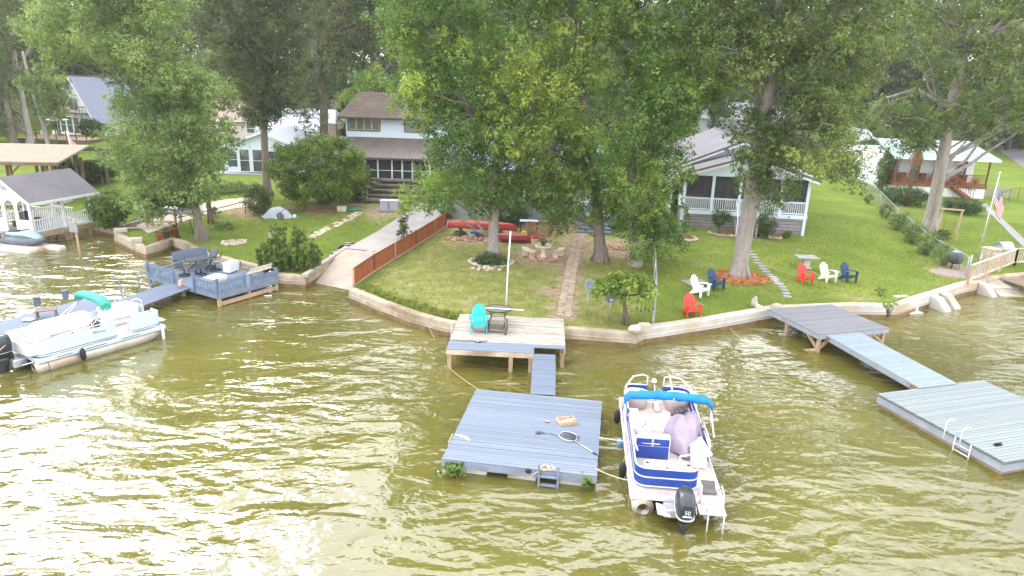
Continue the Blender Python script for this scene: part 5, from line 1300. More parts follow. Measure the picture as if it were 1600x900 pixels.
# left boat
a1 = P(62, 577, .15); b1 = P(250, 523, .15); an1 = math.atan2(b1.y - a1.y, b1.x - a1.x) - math.pi / 2
LBL = (b1 - a1).length + .15
nrm = Vector((math.cos(an1), math.sin(an1), 0)); ctr = a1 - nrm * 1.02
LB = Matrix.Translation((ctr.x, ctr.y, 0)) @ Matrix.Rotation(an1, 4, 'Z')
lb = thing('pontoon_boat', 'white and pale blue pontoon boat with a folded teal top at the left float', 'boat', M=LB)
for x in (-.82, .82): pontoon(lb, x, LBL + .2, .29)
MB().b2((-1.1, .0, .47), (1.1, LBL, .53)).build('boat_deck', DECKC, lb)
for a, b in (((-1.15, -.02, .40), (-1.102, LBL + .02, .56)), ((1.102, -.02, .40), (1.15, LBL + .02, .56)), ((-1.15, -.07, .40), (1.15, -.022, .56)), ((-1.15, LBL + .022, .40), (1.15, LBL + .07, .56))): MB().b2(a, b).build('deck_trim', PALEB, lb, bev=.015)
def curve_panel2(pts, z0, z1, col, root):
    for a, b in zip(pts[:-1], pts[1:]):
        a = Vector(a); b = Vector(b)
        MB().beam((a.x, a.y, (z0 + z1) / 2), (b.x, b.y, (z0 + z1) / 2), .035, z1 - z0).build('panel_sheet', col, root)
    for z in (z0, z0 + (z1 - z0) * .66, z1): MB().tube([(*p, z) for p in pts], .024 if z != z0 + (z1 - z0) * .66 else .02, 8).build('panel_rail', WHITEV, root)
    MB().tube([(*(Vector(p) * 1.012), z0 + .045) for p in pts], .018, 6).build('dark_stripe', mat('navy_stripe', S(58, 72, 98), .5), root)
X = 1.02
curve_panel2([(X, LBL * .60), (X, .55)] + arc(X - .3, .35, .3, 0, -90, 4) + [(.1, .05)], .60, 1.16, PALEB, lb)
curve_panel2([(X, LBL * .72), (X, LBL - .3)] + arc(X - .28, LBL - .3, .28, 0, 90, 4) + [(.3, LBL - .02)], .60, 1.16, PALEB, lb)
curve_panel2([(-X, .3), (-X, LBL - .3)] + arc(-X + .28, LBL - .3, .28, 180, 90, 4) + [(-.3, LBL - .02)], .60, 1.16, PALEB, lb)
# script lettering on the side, only strokes can be made out
mb = MB(); pts = []
for i in range(40): u = i / 39; pts.append((X + .024, LBL * .42 + .5 * u, .98 + .035 * math.sin(u * 34) * (1 if u > .12 else 2) + .01 * math.sin(u * 11)))
mb.tube(pts, .008, 4); mb.tube([(X + .024, LBL * .42 + .02, 1.05), (X + .024, LBL * .42 + .2, 1.06)], .008, 4); mb.build('script_lettering', mat('navy_stripe', S(58, 72, 98)), lb)
for f0, f1 in ((.12, .24), (.34, .50), (.62, .78)): MB().b2((1.152, LBL * f0, .47), (1.162, LBL * f1, .495)).build('side_dash', mat('navy_stripe', S(58, 72, 98)), lb)
# stern sundeck
MB().b2((-.95, -.28, .62), (.9, .55, 1.15)).build('sundeck_base', WHITEV, lb, bev=.12, seg=4)
MB().b2((-.9, -.22, 1.155), (.85, .6, 1.27)).build('sundeck_pad', WHITEV, lb, bev=.06, seg=3)
MB().b2((-.35, -.02, 1.272), (.35, .12, 1.285)).build('sundeck_vent', mat('vent_brown', S(156, 130, 118), .7, .15), lb)
# port lounge
MB().b2((-.95, .75, .54), (-.38, LBL * .56, .80)).build('bench_base', WHITEV, lb, bev=.03)
cushion(lb, (-.78, .72, .81), (-.36, LBL * .56, .95), 'seat_cushion'); cushion(lb, (-.99, .72, .86), (-.78, LBL * .56, 1.36), 'back_cushion', bev=.07)
cushion(lb, (-.98, LBL * .50, .9), (-.4, LBL * .57, 1.34), 'arm_cushion', bev=.07); cushion(lb, (-.98, .6, .86), (-.3, .78, 1.30), 'back_cushion', bev=.07)
# port bow lounge
MB().b2((-.95, LBL * .66, .54), (-.4, LBL - .35, .78)).build('bench_base', WHITEV, lb, bev=.03)
cushion(lb, (-.80, LBL * .66, .79), (-.38, LBL - .35, .93), 'seat_cushion'); cushion(lb, (-.99, LBL * .66, .84), (-.79, LBL - .35, 1.36), 'back_cushion', bev=.07); cushion(lb, (-.95, LBL - .4, .84), (-.3, LBL - .2, 1.3), 'back_cushion', bev=.07)
cushion(lb, (.35, LBL * .76, .79), (.82, LBL - .35, .93), 'seat_cushion'); cushion(lb, (.8, LBL * .76, .84), (.99, LBL - .35, 1.22), 'back_cushion', bev=.07); MB().b2((.4, LBL * .76, .54), (.95, LBL - .35, .78)).build('bench_base', WHITEV, lb, bev=.03)
# helm
MB().b2((.30, LBL * .50, .54), (.92, LBL * .62, 1.22)).build('console', WHITEV, lb, bev=.08, seg=3)
MB().box((.6, LBL * .495, 1.18), (.5, .03, .26), M=Matrix.Rotation(R_(-25), 3, 'X')).build('instrument_panel', BLACK, lb)
MB().tube([(.6 + .17 * math.cos(R_(a)), LBL * .465, 1.14 + .17 * math.sin(R_(a))) for a in range(0, 361, 24)], .016, 6).build('steering_wheel', BLACK, lb)
MB().grid(lambda u, v: (.3 + .6 * u, LBL * .60 + .06 * math.sin(math.pi * u), 1.22 + .28 * v), 6, 2).build('windscreen', mat('windscreen', S(206, 214, 226), .1, .04, spec=.8), lb)
cushion(lb, (.4, LBL * .34, .86), (.85, LBL * .42, .98), 'helm_seat'); MB().b2((.5, LBL * .35, .54), (.75, LBL * .41, .855)).build('helm_pedestal', WHITEV, lb)
cushion(lb, (.42, LBL * .315, .95), (.83, LBL * .345, 1.4), 'helm_backrest')
MB().b2((.2, .8, .56), (.85, 1.25, .84)).build('rear_seat', WHITEV, lb, bev=.05); MB().ell((.5, 1.0, .86), (.2, .12, .05), 10, 6).build('life_vest', mat('vest_orange', S(200, 150, 120), .7, .2), lb)
MB().tube([(.9, LBL * .28, .54), (.93, LBL * .28, 1.25)], .025, 6).build('table_post', mat('post_brown', S(84, 70, 64), .6), lb)
rail(lb, [(X, LBL * .58, 1.16), (X, LBL * .56, 1.27), (X, .9, 1.27), (X, .8, 1.16)], .02); rail(lb, [(X, LBL * .74, 1.16), (X, LBL * .75, 1.32), (X, LBL - .4, 1.32), (X, LBL - .3, 1.16)], .022); rail(lb, [(-.4, LBL, 1.16), (-.42, LBL, 1.36), (-.75, LBL - .05, 1.4), (-X, LBL - .4, 1.16)], .022)
bimini(lb, LBL * .56, 1.02, 2.1, BIMT, .14, feet=((-1.1, 1.22), (-.75, 1.22)))
MB().b2((1.12, LBL - .15, -.1), (1.2, LBL - .03, .62)).build('bow_bumper', WHITEV, lb, bev=.02)
MB().box((.3, LBL + .25, .56), (.5, .4, .04)).build('bow_step', WHITEV, lb, bev=.015)
MB().b2((-.35, -.55, .18), (.35, -.08, .5)).build('motor_pod', ALU, lb, bev=.04); rail(lb, [(.35, -.1, .45), (.55, -.5, .3), (.9, -.1, .45)], .025, ALU)
outboard(lb, -.05, -.5, None, 1.15)
fender('black fender on the outer side of the pale blue pontoon boat', LB @ Matrix.Translation((1.27, LBL * .30, .45)))
t = thing('dock_stool', 'low brown slatted stool with a white pad on the left float', 'stool', tuple(P(74, 496, .465)), .5)
for k in range(4): MB().b2((-.4, -.3 + .16 * k, .36), (.4, -.3 + .16 * k + .13, .40)).build('slat', mat('stool_brown', S(128, 112, 104), .8, .2), t)
for sx in (-.34, .34):
    for sy in (-.22, .25): MB().b2((sx - .03, sy - .03, 0), (sx + .03, sy + .03, .358)).build('leg', mat('stool_brown', S(128, 112, 104)), t)
t_ = MB().ell((-.5, -.1, .05), (.28, .2, .05), 10, 6, rough=.3).build('white_cloth', WHITE, None, tuple(P(66, 500, .465))); tag(t_, 'crumpled white cloth beside the brown stool on the left float', 'cloth')
# ------------------------------------------------------------------ lawn chairs
def chair_parts(mkey, mm, label, pos, rz, scale=1.08):
    t = thing('lawn_chair', label, 'chair', pos, rz, 'moulded plastic lawn chairs by the lake'); t.scale = (scale, scale, scale * 1.13)
    for key, me_, loc in CHAIR:
        o = put(key, me_.copy() if False else cmesh(key + str(id(me_)), me_, mm), t, loc)
    return t
_cm = {}
def cmesh(k, me_, m):
    kk = (k, m.name)
    if kk not in _cm:
        c = me_.copy(); c.materials.clear(); c.materials.append(m); _cm[kk] = c
    return _cm[kk]
CHAIR = []
def cp(name, mb): CHAIR.append((name, mb.mesh(name, WHITE), (0, 0, 0)))
for k in range(5): cp('seat_slat', MB().box((0, -.24 + .115 * k, .36 - .030 * k), (.50, .10, .022), M=Matrix.Rotation(R_(-15), 3, 'X')))
for k in range(5):                                # fan of back slats with an arched top
    u = k - 2; x0 = u * .098; x1 = u * .112; h = .72 - .035 * u * u; w = .046
    y0, y1 = .26, .26 + h * math.sin(R_(24)); z0, z1 = .24, .24 + h * math.cos(R_(24))
    p = [(x0 - w, y0, z0), (x0 + w, y0, z0), (x1 + w * 1.1, y1, z1 - .05), (x1 + w * .6, y1 + .01, z1), (x1 - w * .6, y1 + .01, z1), (x1 - w * 1.1, y1, z1 - .05)]
    cp('back_slat', MB().extr(p, (0, .022, -.01)))
cp('back_brace', MB().box((0, .40, .50), (.52, .03, .06)))
for sx in (-1, 1):
    cp('arm', MB().extr([(sx * .24, .32, .50), (sx * .30, .30, .50), (sx * .40, -.05, .545), (sx * .40, -.34, .55), (sx * .34, -.40, .55), (sx * .27, -.36, .55), (sx * .27, -.05, .545)], (0, 0, .028)))
    cp('front_leg', MB().extr([(sx * .33, -.30, 0), (sx * .33, -.20, 0), (sx * .33, -.13, .545), (sx * .33, -.33, .545)], (sx * -.035, 0, 0)))
    cp('rear_leg', MB().extr([(sx * .29, -.30, .40), (sx * .29, -.30, .30), (sx * .29, .46, .0), (sx * .29, .56, .0), (sx * .29, .30, .26)], (sx * -.035, 0, 0)))
cp('front_apron', MB().box((0, -.305, .335), (.56, .025, .085)))
CR = mat('plastic_red', S(222, 64, 58), .45, .06, 4); CW = mat('plastic_white', S(232, 232, 232), .45, .04, 4); CB = mat('plastic_navy', S(36, 62, 104), .45, .08, 4); CT = mat('plastic_teal', S(34, 180, 190), .45, .06, 4)
for px, py, m, rz, lab in ((1080, 494, CR, 8, 'red plastic lawn chair alone at the white seawall near the fence post'), (1094, 462, CW, 38, 'white plastic lawn chair beside the grey ground slab, left of the big trunk'),
                           (1118, 452, CB, 22, 'navy blue plastic lawn chair by the pine straw ring of the big trunk'), (1257, 442, CR, 10, 'red plastic lawn chair in front of the stone pedestal table'),
                           (1293, 440, CW, 18, 'white plastic lawn chair between the red and the navy chair on the right lawn'), (1325, 440, CB, 14, 'navy blue plastic lawn chair at the right end of the row of three')):
    chair_parts(None, m, lab, tuple(G(px, py, .01)), R_(rz), .98)
chair_parts(None, CT, 'teal plastic lawn chair standing on the weathered deck', tuple(P(748, 518, .865)), R_(4), 1.05)

# ------------------------------------------------------------------ on the weathered deck: round mesh table and wicker stool
c = P(778, 505, .865)
t = thing('patio_table', 'round dark mesh topped table behind the wicker stool on the weathered deck', 'table', tuple(c))
MSH = mat('dark_mesh', S(112, 110, 106), .5, .2, 14)
MB().loft([(0, 0, .66, .62, .5), (0, 0, .675, .62, .5)], 28, smooth=False).build('tabletop', MSH, t)
MB().tube([(.63 * math.cos(R_(a)), .51 * math.sin(R_(a)), .675) for a in range(0, 361, 15)], .02, 6).build('table_rim', BLACK, t)
MB().tube([(.38 * math.cos(R_(a)), .30 * math.sin(R_(a)), .40) for a in range(0, 361, 20)], .014, 5).build('lower_ring', BLACK, t)
for a in (40, 140, 220, 320): MB().tube([(.55 * math.cos(R_(a)), .43 * math.sin(R_(a)), .65), (.34 * math.cos(R_(a)), .26 * math.sin(R_(a)), .38), (.5 * math.cos(R_(a)), .4 * math.sin(R_(a)), .0)], .016, 6).build('leg', BLACK, t)
t_ = MB().beam((-.55, -.1, .72), (1.1, -.25, .72), .05, .03).build('pale_rod', WHITE); t_.location = c; tag(t_, 'thin pale rod laid across the round mesh table on the deck', 'rod')
t_ = MB().ell((.05, 0, .71), (.06, .05, .03), 8, 5).build('small_orange_item', mat('orange_item', S(206, 120, 84), .6)); t_.location = c; tag(t_, 'tiny orange thing on the round mesh table', 'ornament')
WICK = mat('wicker', S(104, 94, 82), .7, .3, 30, .4, 60)
c2 = P(776, 519, .865); t = thing('wicker_stool', 'brown wicker footstool with curled arms in front of the mesh table', 'stool', tuple(c2), R_(-4)); t.scale = (1.2, 1.1, 1.1)
MB().b2((-.27, -.17, .16), (.27, .2, .36)).build('stool_body', WICK, t, bev=.03)
for sx in (-1, 1):
    MB().tube([(sx * .33, -.23, 0), (sx * .33, -.22, .3), (sx * .33, -.15, .40), (sx * .33, 0, .44), (sx * .33, .2, .46), (sx * .33, .25, .38), (sx * .33, .25, 0)], .04, 8).build('curled_arm', WICK, t)
    MB().b2((sx * .33 - .02, -.19, .12), (sx * .33 + .02, .22, .36)).build('side_panel', WICK, t)
MB().b2((-.26, -.16, .361), (.26, .19, .39)).build('stool_pad', mat('pad_grey', S(120, 112, 104), .9), t)
# the white pole
p = G(790, 488); tag(MB().tube([(0, 0, -.3), (.05, 0, 2.2), (.12, 0, (488 - 355) / ppm(p.y) * 1.02)], .036, 10).build('white_pole', WHITE, None, tuple(p)), 'tall plain white pole on the lawn behind the weathered deck', 'pole')

# ------------------------------------------------------------------ satellite dishes
DISH = mat('dish_grey', S(136, 146, 160), .5, .1, 3)
for i, (px, py, h, az, lab) in enumerate(((917, 492, 1.38, .25, 'grey satellite dish on the taller pole left of the small tree'), (952, 497, 1.05, -.1, 'grey satellite dish on the shorter pole touching the small tree'))):
    t = thing('satellite_dish', lab, 'satellite dish', tuple(G(px, py)), az)
    MB().tube([(0, 0, -.2), (0, 0, h)], .03, 8).build('mast', GALV, t)
    M = Matrix.Rotation(R_(62), 3, 'X')
    def dish(u, v, M=M, h=h):
        r = v * .30; a = 2 * math.pi * u; q = M @ Vector((r * math.cos(a) * .92, r * math.sin(a) * 1.1, .16 * v * v)); return (q.x, q.y - .1, q.z + h)
    mb = MB().grid(dish, 24, 6); o = mb.build('reflector', DISH, t); s_ = o.modifiers.new('thickness', 'SOLIDIFY'); s_.thickness = .02
    a_ = M @ Vector((0, -.30, .08)); e_ = M @ Vector((0, -.22, .42)); MB().tube([(a_.x, a_.y - .1, a_.z + h), (e_.x, e_.y - .1, e_.z + h)], .014, 6).build('feed_arm', GALV, t)
    MB().box((e_.x, e_.y - .1, e_.z + h), (.10, .08, .07)).build('receiver', WHITE, t, bev=.015)
# ------------------------------------------------------------------ concrete picnic set
CT_ = mat('cast_concrete', S(206, 192, 174), .85, .15, 4, .25, 25, dirt=S(160, 146, 124), dscale=1.2)
t = thing('picnic_table', 'round cast concrete table with a potted plant on the middle lawn', 'table', tuple(G(848, 402)))
MB().loft([(0, 0, .62, .48, .48), (0, 0, .66, .52, .52), (0, 0, .72, .52, .52), (0, 0, .73, .50, .50)], 24).build('tabletop', CT_, t)
MB().loft([(0, 0, -.1, .26, .26), (0, 0, .1, .24, .24), (0, 0, .25, .13, .13), (0, 0, .5, .14, .14), (0, 0, .619, .24, .24)], 14).build('pedestal', CT_, t)
for i, (px, py, rz, lab) in enumerate(((824, 402, -60, 'curved concrete bench at the left of the round table'), (874, 402, 60, 'curved concrete bench at the right of the round table'))):
    t = thing('curved_bench', lab, 'bench', tuple(G(px, py)), R_(rz))
    R0, R1 = .85, 1.23
    out = [(R1 * math.sin(R_(a)), R1 * math.cos(R_(a)) - 1.04, .40) for a in range(-34, 35, 6)] ; inn = [(R0 * math.sin(R_(a)), R0 * math.cos(R_(a)) - 1.04, .40) for a in range(32, -35, -6)]
    inn = [(R0 * math.sin(R_(a)), R0 * math.cos(R_(a)) - 1.04, .40) for a in range(32, -36, -6)]
    MB().extr([(x, -y, z) for x, y, z in out + inn], (0, 0, .08)).build('bench_seat', CT_, t, bev=.015)
    for a in (-22, 22): MB().box((1.04 * math.sin(R_(a)), -(1.04 * math.cos(R_(a)) - 1.04), .17), (.16, .30, .455), R_(a)).build('bench_leg', CT_, t, bev=.02)
t = thing('potted_plant', 'brown pot with a sprawling dark plant on the round concrete table', 'plant', tuple(G(848, 402, .73)))
mb = MB(); pot(mb, .15, .2); mb.build('pot', mat('brown_pot', S(104, 82, 72), .6, .2), t)
put('leaves', leaf_mesh('leaves', np.random.default_rng(3).normal(0, .14, (14, 3)) * [1, 1, .5] + [0, 0, .28], .1, 20, .12, LM_OAK, np.random.default_rng(3), up=.8, asp=.3), t)

# ------------------------------------------------------------------ stones
def stone_mesh(seed, m, a=.1, b=.08, h=.06):
    return MB().ell((0, 0, 0), (a, b, h), 8, 5, rough=.5, seed=seed).mesh('stone', m)
ST = [stone_mesh(i, STONE, .13, .10, .08) for i in range(4)]; PS = [stone_mesh(i + 9, PINKSTONE, .12, .09, .07) for i in range(4)]
def stone_ring(label, px, py, rx, ry, n, a0=0, a1=360, mesh=ST, s=1.0, seed=1, name='stone_edging', cat='edging'):
    rnd = random.Random(seed); c = G(px, py); t = thing(name, label, cat, tuple(c))
    for i in range(n):
        a = R_(a0 + (a1 - a0) * i / (n - (0 if a1 - a0 == 360 else 1))); x = rx * math.cos(a) + rnd.uniform(-.05, .05); y = ry * math.sin(a) + rnd.uniform(-.05, .05)
        o = put('stone', rnd.choice(mesh), t, (x, y, gz((c.x + x, c.y + y)) - c.z + .04)); o.rotation_euler = (rnd.uniform(-.2, .2), rnd.uniform(-.2, .2), rnd.uniform(0, 6)); q = s * rnd.uniform(.7, 1.25); o.scale = (q, q, q * rnd.uniform(.8, 1.2))
    return t
def stone_patch(label, px, py, rx, ry, n, mesh=PS, s=1.0, seed=1, name='stone_pile', cat='stones', hz=0):
    rnd = random.Random(seed); c = G(px, py); t = thing(name, label, cat, tuple(c))
    for i in range(n):
        a = rnd.uniform(0, 6.283); r = math.sqrt(rnd.random()); x = rx * r * math.cos(a); y = ry * r * math.sin(a)
        o = put('stone', rnd.choice(mesh), t, (x, y, gz((c.x + x, c.y + y)) - c.z + .03 + hz * (1 - r) * rnd.random())); o.rotation_euler = (rnd.uniform(-.4, .4), rnd.uniform(-.4, .4), rnd.uniform(0, 6)); q = s * rnd.uniform(.5, 1.3); o.scale = (q, q, q)
stone_ring('ring of pale stones round the bed under the big maple', 767, 410, 1.2, .95, 30, 150, 390, seed=2)
stone_patch('scatter of pale rubble at the front of the maple bed', 758, 421, .9, .28, 34, ST, .8, 3)
stone_patch('pinkish rubble heap beneath the red canoes', 738, 374, 2.0, .7, 110, PS, .9, 4, hz=.1)
stone_patch('pink brick rubble circle under the round concrete table', 846, 404, .85, .55, 70, PS, .8, 5)
stone_patch('rubble strewn in the dirt between the two middle trunks', 966, 388, 1.4, .5, 50, PS, .8, 6)
stone_ring('pale stone ring round the mulch circle with the young conifer', 1068, 372, .85, .75, 30, seed=7)
stone_ring('stones edging the bed left of the porch stair post', 1130, 365, 1.0, .75, 16, 190, 300, seed=8)
stone_ring('stones edging the bed right of the massive trunk at the porch', 1208, 370, .6, .45, 9, 200, 330, seed=9)
stone_ring('white stone ring of the fire pit on the left lawn', 365, 380, .72, .55, 26, seed=10, name='fire_pit', cat='fire pit')
stone_patch('flat pale stones at the white seawall left of the grey dock', 1195, 482, .5, .3, 5, ST, 2.4, 11)
def disc(name, label, px, py, rx, ry, m, h=.05, kind='stuff', cat='mulch', seed=1):
    c = G(px, py); mb = MB()
    def fn(u, v):
        a = 6.28319 * u; k = v * (1 + .10 * mnoise.noise((math.cos(a) * 2 + seed, math.sin(a) * 2, 0))); x = rx * k * math.cos(a); y = ry * k * math.sin(a)
        return (x, y, gz((c.x + x, c.y + y)) - c.z + h * (1 - v ** 3) + .012 + .02 * mnoise.noise((x * 6, y * 6, seed)) * (1 - v))
    mb.grid(fn, 30, 8); return tag(mb.build(name, m, None, tuple(c)), label, cat, None, kind)
STRAW = mat('pine_straw', S(178, 118, 72), .95, .35, 12, .8, 40); MULCH = mat('mulch', S(128, 86, 62), .95, .35, 10, .8, 40)
disc('pine_straw', 'orange pine straw ring round the massive trunk', 1156, 434, 1.55, 1.2, STRAW, .10)
disc('mulch', 'brown mulch inside the stone circle of the young conifer', 1068, 372, .8, .7, MULCH)
disc('mulch', 'brown mulch bed at the left porch shrub', 1130, 365, 1.0, .7, MULCH, seed=3)
disc('mulch', 'brown mulch bed at the right porch shrub', 1206, 368, .8, .45, MULCH, seed=4)
disc('ash_bed', 'grey ash in the fire pit', 365, 380, .62, .48, mat('ash', S(168, 160, 152), .95, .3, 9, .6, 40), .06, cat='ash')
disc('bark_bed', 'bare brown earth below the huge bush', 500, 324, 3.0, .8, mat('earth', S(140, 108, 84), .95, .25, 5, .5, 30), .02, cat='earth', seed=6)
# straw needles give the ring a rough outline
rs = np.random.default_rng(5); c = G(1156, 434); a = rs.random(700) * 6.283; r = np.sqrt(rs.random(700)); Cn = np.column_stack([c.x + 1.7 * r * np.cos(a), c.y + 1.32 * r * np.sin(a)])
nm = leaf_mesh('straw_needles', np.column_stack([Cn, zt(Cn[:, 0], Cn[:, 1]) + .05 + .08 * (1 - r ** 3)]), .1, 8, .22, leaf_mat('straw_needle', S(150, 92, 52), S(184, 124, 76), S(206, 156, 104), .1, .9), rs, flat=.4, up=1.2, asp=.06)
tag(put('straw_needles', nm), 'loose pine needles round the massive trunk', 'pine needles', None, 'stuff')
# brick path of the middle lawn
def lay(name, label, line, half, pitch, across, m, seed, h=.05, jit=.03, cat='path', skip=.0):
    rnd = random.Random(seed); pts = [G(x, y) for x, y in line]; t = thing(name, label, cat, tuple(pts[0])); o = pts[0]
    L_ = sum((b - a).length for a, b in zip(pts[:-1], pts[1:])); n = int(L_ / pitch); w = 2 * half / across; cache = [MB().box((0, 0, 0), (w - .03, pitch - .03, h)).mesh('paver', m) for _ in range(2)]
    acc = []; 
    for a, b in zip(pts[:-1], pts[1:]):
        k = max(1, int((b - a).length / pitch)); acc += [(a.lerp(b, (i + .5) / k), (b - a)) for i in range(k)]
    for p, d in acc:
        an = math.atan2(d.y, d.x) - math.pi / 2; u = Vector((math.cos(an), math.sin(an), 0))
        for j in range(across):
            if rnd.random() < skip: continue
            q = p + u * (w * (j + .5) - half) + Vector((rnd.uniform(-jit, jit), rnd.uniform(-jit, jit), 0))
            b_ = put('paver', rnd.choice(cache), t, (q.x - o.x, q.y - o.y, gz(q) - o.z + .012), an + rnd.uniform(-.06, .06)); b_.rotation_euler.x = .04 + rnd.uniform(-.02, .02)
    return t
BRK = mat('path_brick', S(166, 150, 132), .9, .15, 4, .3, 25, rand=.15)
lay('brick_path', 'straight path of worn tan pavers from the grey steps to the weathered deck', [(905, 367), (893, 420), (881, 494)], .34, .30, 2, BRK, 3, cat='path')
lay('brick_path', 'short row of tan pavers along the foot of the grey steps', [(902, 367), (932, 366)], .3, .3, 2, BRK, 4, cat='path', skip=.2)
lay('stone_path', 'rough stone walk across the left lawn towards the grey bin', [(486, 372), (512, 357), (545, 342), (562, 332)], .36, .42, 2, STONE, 5, jit=.09, cat='path', skip=.12)
rnd = random.Random(8); sm = [MB().loft([(0, 0, -.04, .27, .2), (0, 0, .035, .26, .19), (0, 0, .045, .24, .17)], 9, 2.6 ).mesh('stepping_stone', SLATE) for _ in range(1)]
t = thing('stepping_stones', 'grey slate stepping stones curving past the massive trunk towards the fixed dock', 'path', tuple(G(1178, 400)))
o = G(1178, 400)
ln = [G(x, y) for x, y in ((1172, 394), (1186, 412), (1202, 430), (1218, 444), (1232, 464))]
for i in range(17):
    q = along(ln, i / 16); b_ = put('stepping_stone', sm[0], t, (q.x - o.x + rnd.uniform(-.06, .06), q.y - o.y, gz(q) - o.z + .01), rnd.uniform(-.5, .5)); s_ = rnd.uniform(.8, 1.15); b_.scale = (s_, s_ * rnd.uniform(.8, 1.2), 1)
t_ = MB().box((0, 0, .05), (1.25, .95, .10)).build('ground_slab', SLATE, None, tuple(G(1087, 443)), .35, .02); tag(t_, 'grey stone slab lying on the lawn behind the left white chair', 'slab')
t = thing('stone_table', 'square slate topped table on a pedestal behind the right red chair', 'table', tuple(G(1258, 418)))
MB().b2((-.62, -.45, .60), (.62, .45, .68)).build('tabletop', SLATE, t, bev=.015); MB().b2((-.2, -.2, -.1), (.2, .2, .598)).build('pedestal', CONC, t, bev=.02); MB().b2((-.3, -.3, -.1), (.3, .3, .05)).build('foot', CONC, t, bev=.02)

# ------------------------------------------------------------------ brown fence of the ramp
FB_ = mat('reed_brown', S(160, 92, 58), .85, .30, 5, .5, 30, rand=.10, stretch=(8, 8, .6))
fl0 = [(553, 447), (585, 424), (618, 404), (650, 384), (680, 365), (697, 354)]; tops = [26, 23, 21, 20, 19, 18]
fp = [G(x, y) for x, y in fl0]; o = fp[0]
t = thing('reed_fence', 'rust brown reed panel fence running along the right side of the boat ramp', 'fence', tuple(o))
for i in range(5):
    a, b = fp[i] - o, fp[i + 1] - o; h = .92
    n = max(4, int((b - a).length / .11)); d = (b - a).normalized(); an = math.atan2(d.y, d.x)
    me_ = MB().box((0, 0, h / 2), (.10, .025, h)).mesh('slat', FB_); rnd = random.Random(i)
    for k in range(n): q = a.lerp(b, (k + .5) / n); put('slat', me_, t, (q.x, q.y, q.z - .03 + rnd.uniform(-.012, .012)), an + rnd.uniform(-.1, .1))
    MB().beam(a + Vector((0, 0, h + .0)), b + Vector((0, 0, h + .0)), .07, .05).build('top_rail', WOODB, t)
    MB().beam(a + Vector((.06, -.06, .06)), b + Vector((.06, -.06, .06)), .06, .08).build('bottom_rail', WOODT, t)
for i, q in enumerate(fp): MB().b2(q - o + Vector((-.05, -.09, -.3)), q - o + Vector((.05, -.02, .98))).build('fence_post', WOODB if i % 2 else WOODT, t)

# ------------------------------------------------------------------ canoes
def canoe(name, label, M, L_, W_, H_, m, cat='canoe', up=False):
    t = thing(name, label, cat, M=M); secs = []
    n = 16
    def fn(u, v):
        s_ = 2 * u - 1; w = W_ / 2 * (1 - abs(s_) ** 2.4) ** .8 + .004; a = math.pi * v
        return (s_ * L_ / 2, w * math.cos(a), H_ * (math.sin(a) ** .7) * (1 - .18 * abs(s_) ** 4) - (.0 if abs(s_) < .8 else .10 * (abs(s_) - .8) / .2))
    o = MB().grid(fn, 28, 12).build('hull', m, t); s_ = o.modifiers.new('thickness', 'SOLIDIFY'); s_.thickness = .02
    for sg in (1, -1): MB().tube([fn(i / 20, 0 if sg > 0 else 1) for i in range(21)], .02, 5).build('gunwale', mat('gunwale_dark', S(88, 46, 44), .6) if 'red' in label else GALV, t)
    MB().tube([(x, 0, H_ * (1 - .18 * abs(2 * x / L_) ** 4) + .012) for x in [L_ * (i / 12 - .5) * .96 for i in range(13)]], .014, 5).build('keel', m, t)
    return t
CRED = mat('canoe_red', S(172, 54, 52), .4, .15, 3, dirt=S(150, 70, 62), dscale=1.1)
q = G(705, 366); q2 = G(812, 372)
canoe('canoe', 'long red canoe turned upside down on a stand at the back of the middle lawn', Matrix.Translation((q.lerp(q2, .45).x, q.lerp(q2, .45).y, q.z + .52)) @ Matrix.Rotation(-.10, 4, 'Z'), 4.5, .85, .42, CRED)
canoe('canoe', 'second darker red canoe lying low behind the maple trunk', Matrix.Translation((G(795, 376).x + .1, G(795, 376).y - .1, q.z + .04)) @ Matrix.Rotation(-.10, 4, 'Z'), 2.6, .7, .36, mat('canoe_dark_red', S(146, 48, 48), .45, .2, 3))
t = thing('canoe_stand', 'dark timber stand under the long red canoe', 'stand', tuple(q.lerp(q2, .45)), -.10)
for x in (-1.4, 1.2):
    for y in (-.35, .35): MB().b2((x - .05, y - .05, -.1), (x + .05, y + .05, .46)).build('leg', WOODB, t)
    MB().b2((x - .05, -.5, .461), (x + .05, .5, .53)).build('cross_bar', WOODB, t)
for px, py, m, lab, r in ((718, 366, mat('tub_green', S(70, 112, 84), .5, .15), 'coil of green hose on the rubble under the red canoe', 'hose'), (744, 365, mat('tub_blue', S(64, 142, 186), .5, .12), 'round blue tub on the rubble under the red canoe', 'tub'), (738, 370, mat('tub_grey', S(146, 150, 160), .5, .2), 'grey bundle before the blue tub', 'bundle')):
    p = G(px, py)
    if r == 'hose':
        mb = MB()
        for k in range(4): mb.tube([((.45 - .04 * k) * math.cos(R_(a)), (.34 - .03 * k) * math.sin(R_(a)), .04 + .045 * k) for a in range(0, 361, 20)], .03, 6)
        tag(mb.build('garden_hose', m, None, tuple(p)), lab, 'hose')
    elif r == 'tub': tag(MB().loft([(0, 0, 0, .30, .26), (0, 0, .16, .36, .31), (0, 0, .18, .38, .33), (0, 0, .17, .33, .28), (0, 0, .06, .28, .24)], 18).build('tub', m, None, tuple(p)), lab, 'tub')
    else: tag(MB().ell((0, 0, .08), (.28, .2, .13), 12, 7, rough=.5).build('bundle', m, None, tuple(p)), lab, 'bundle')
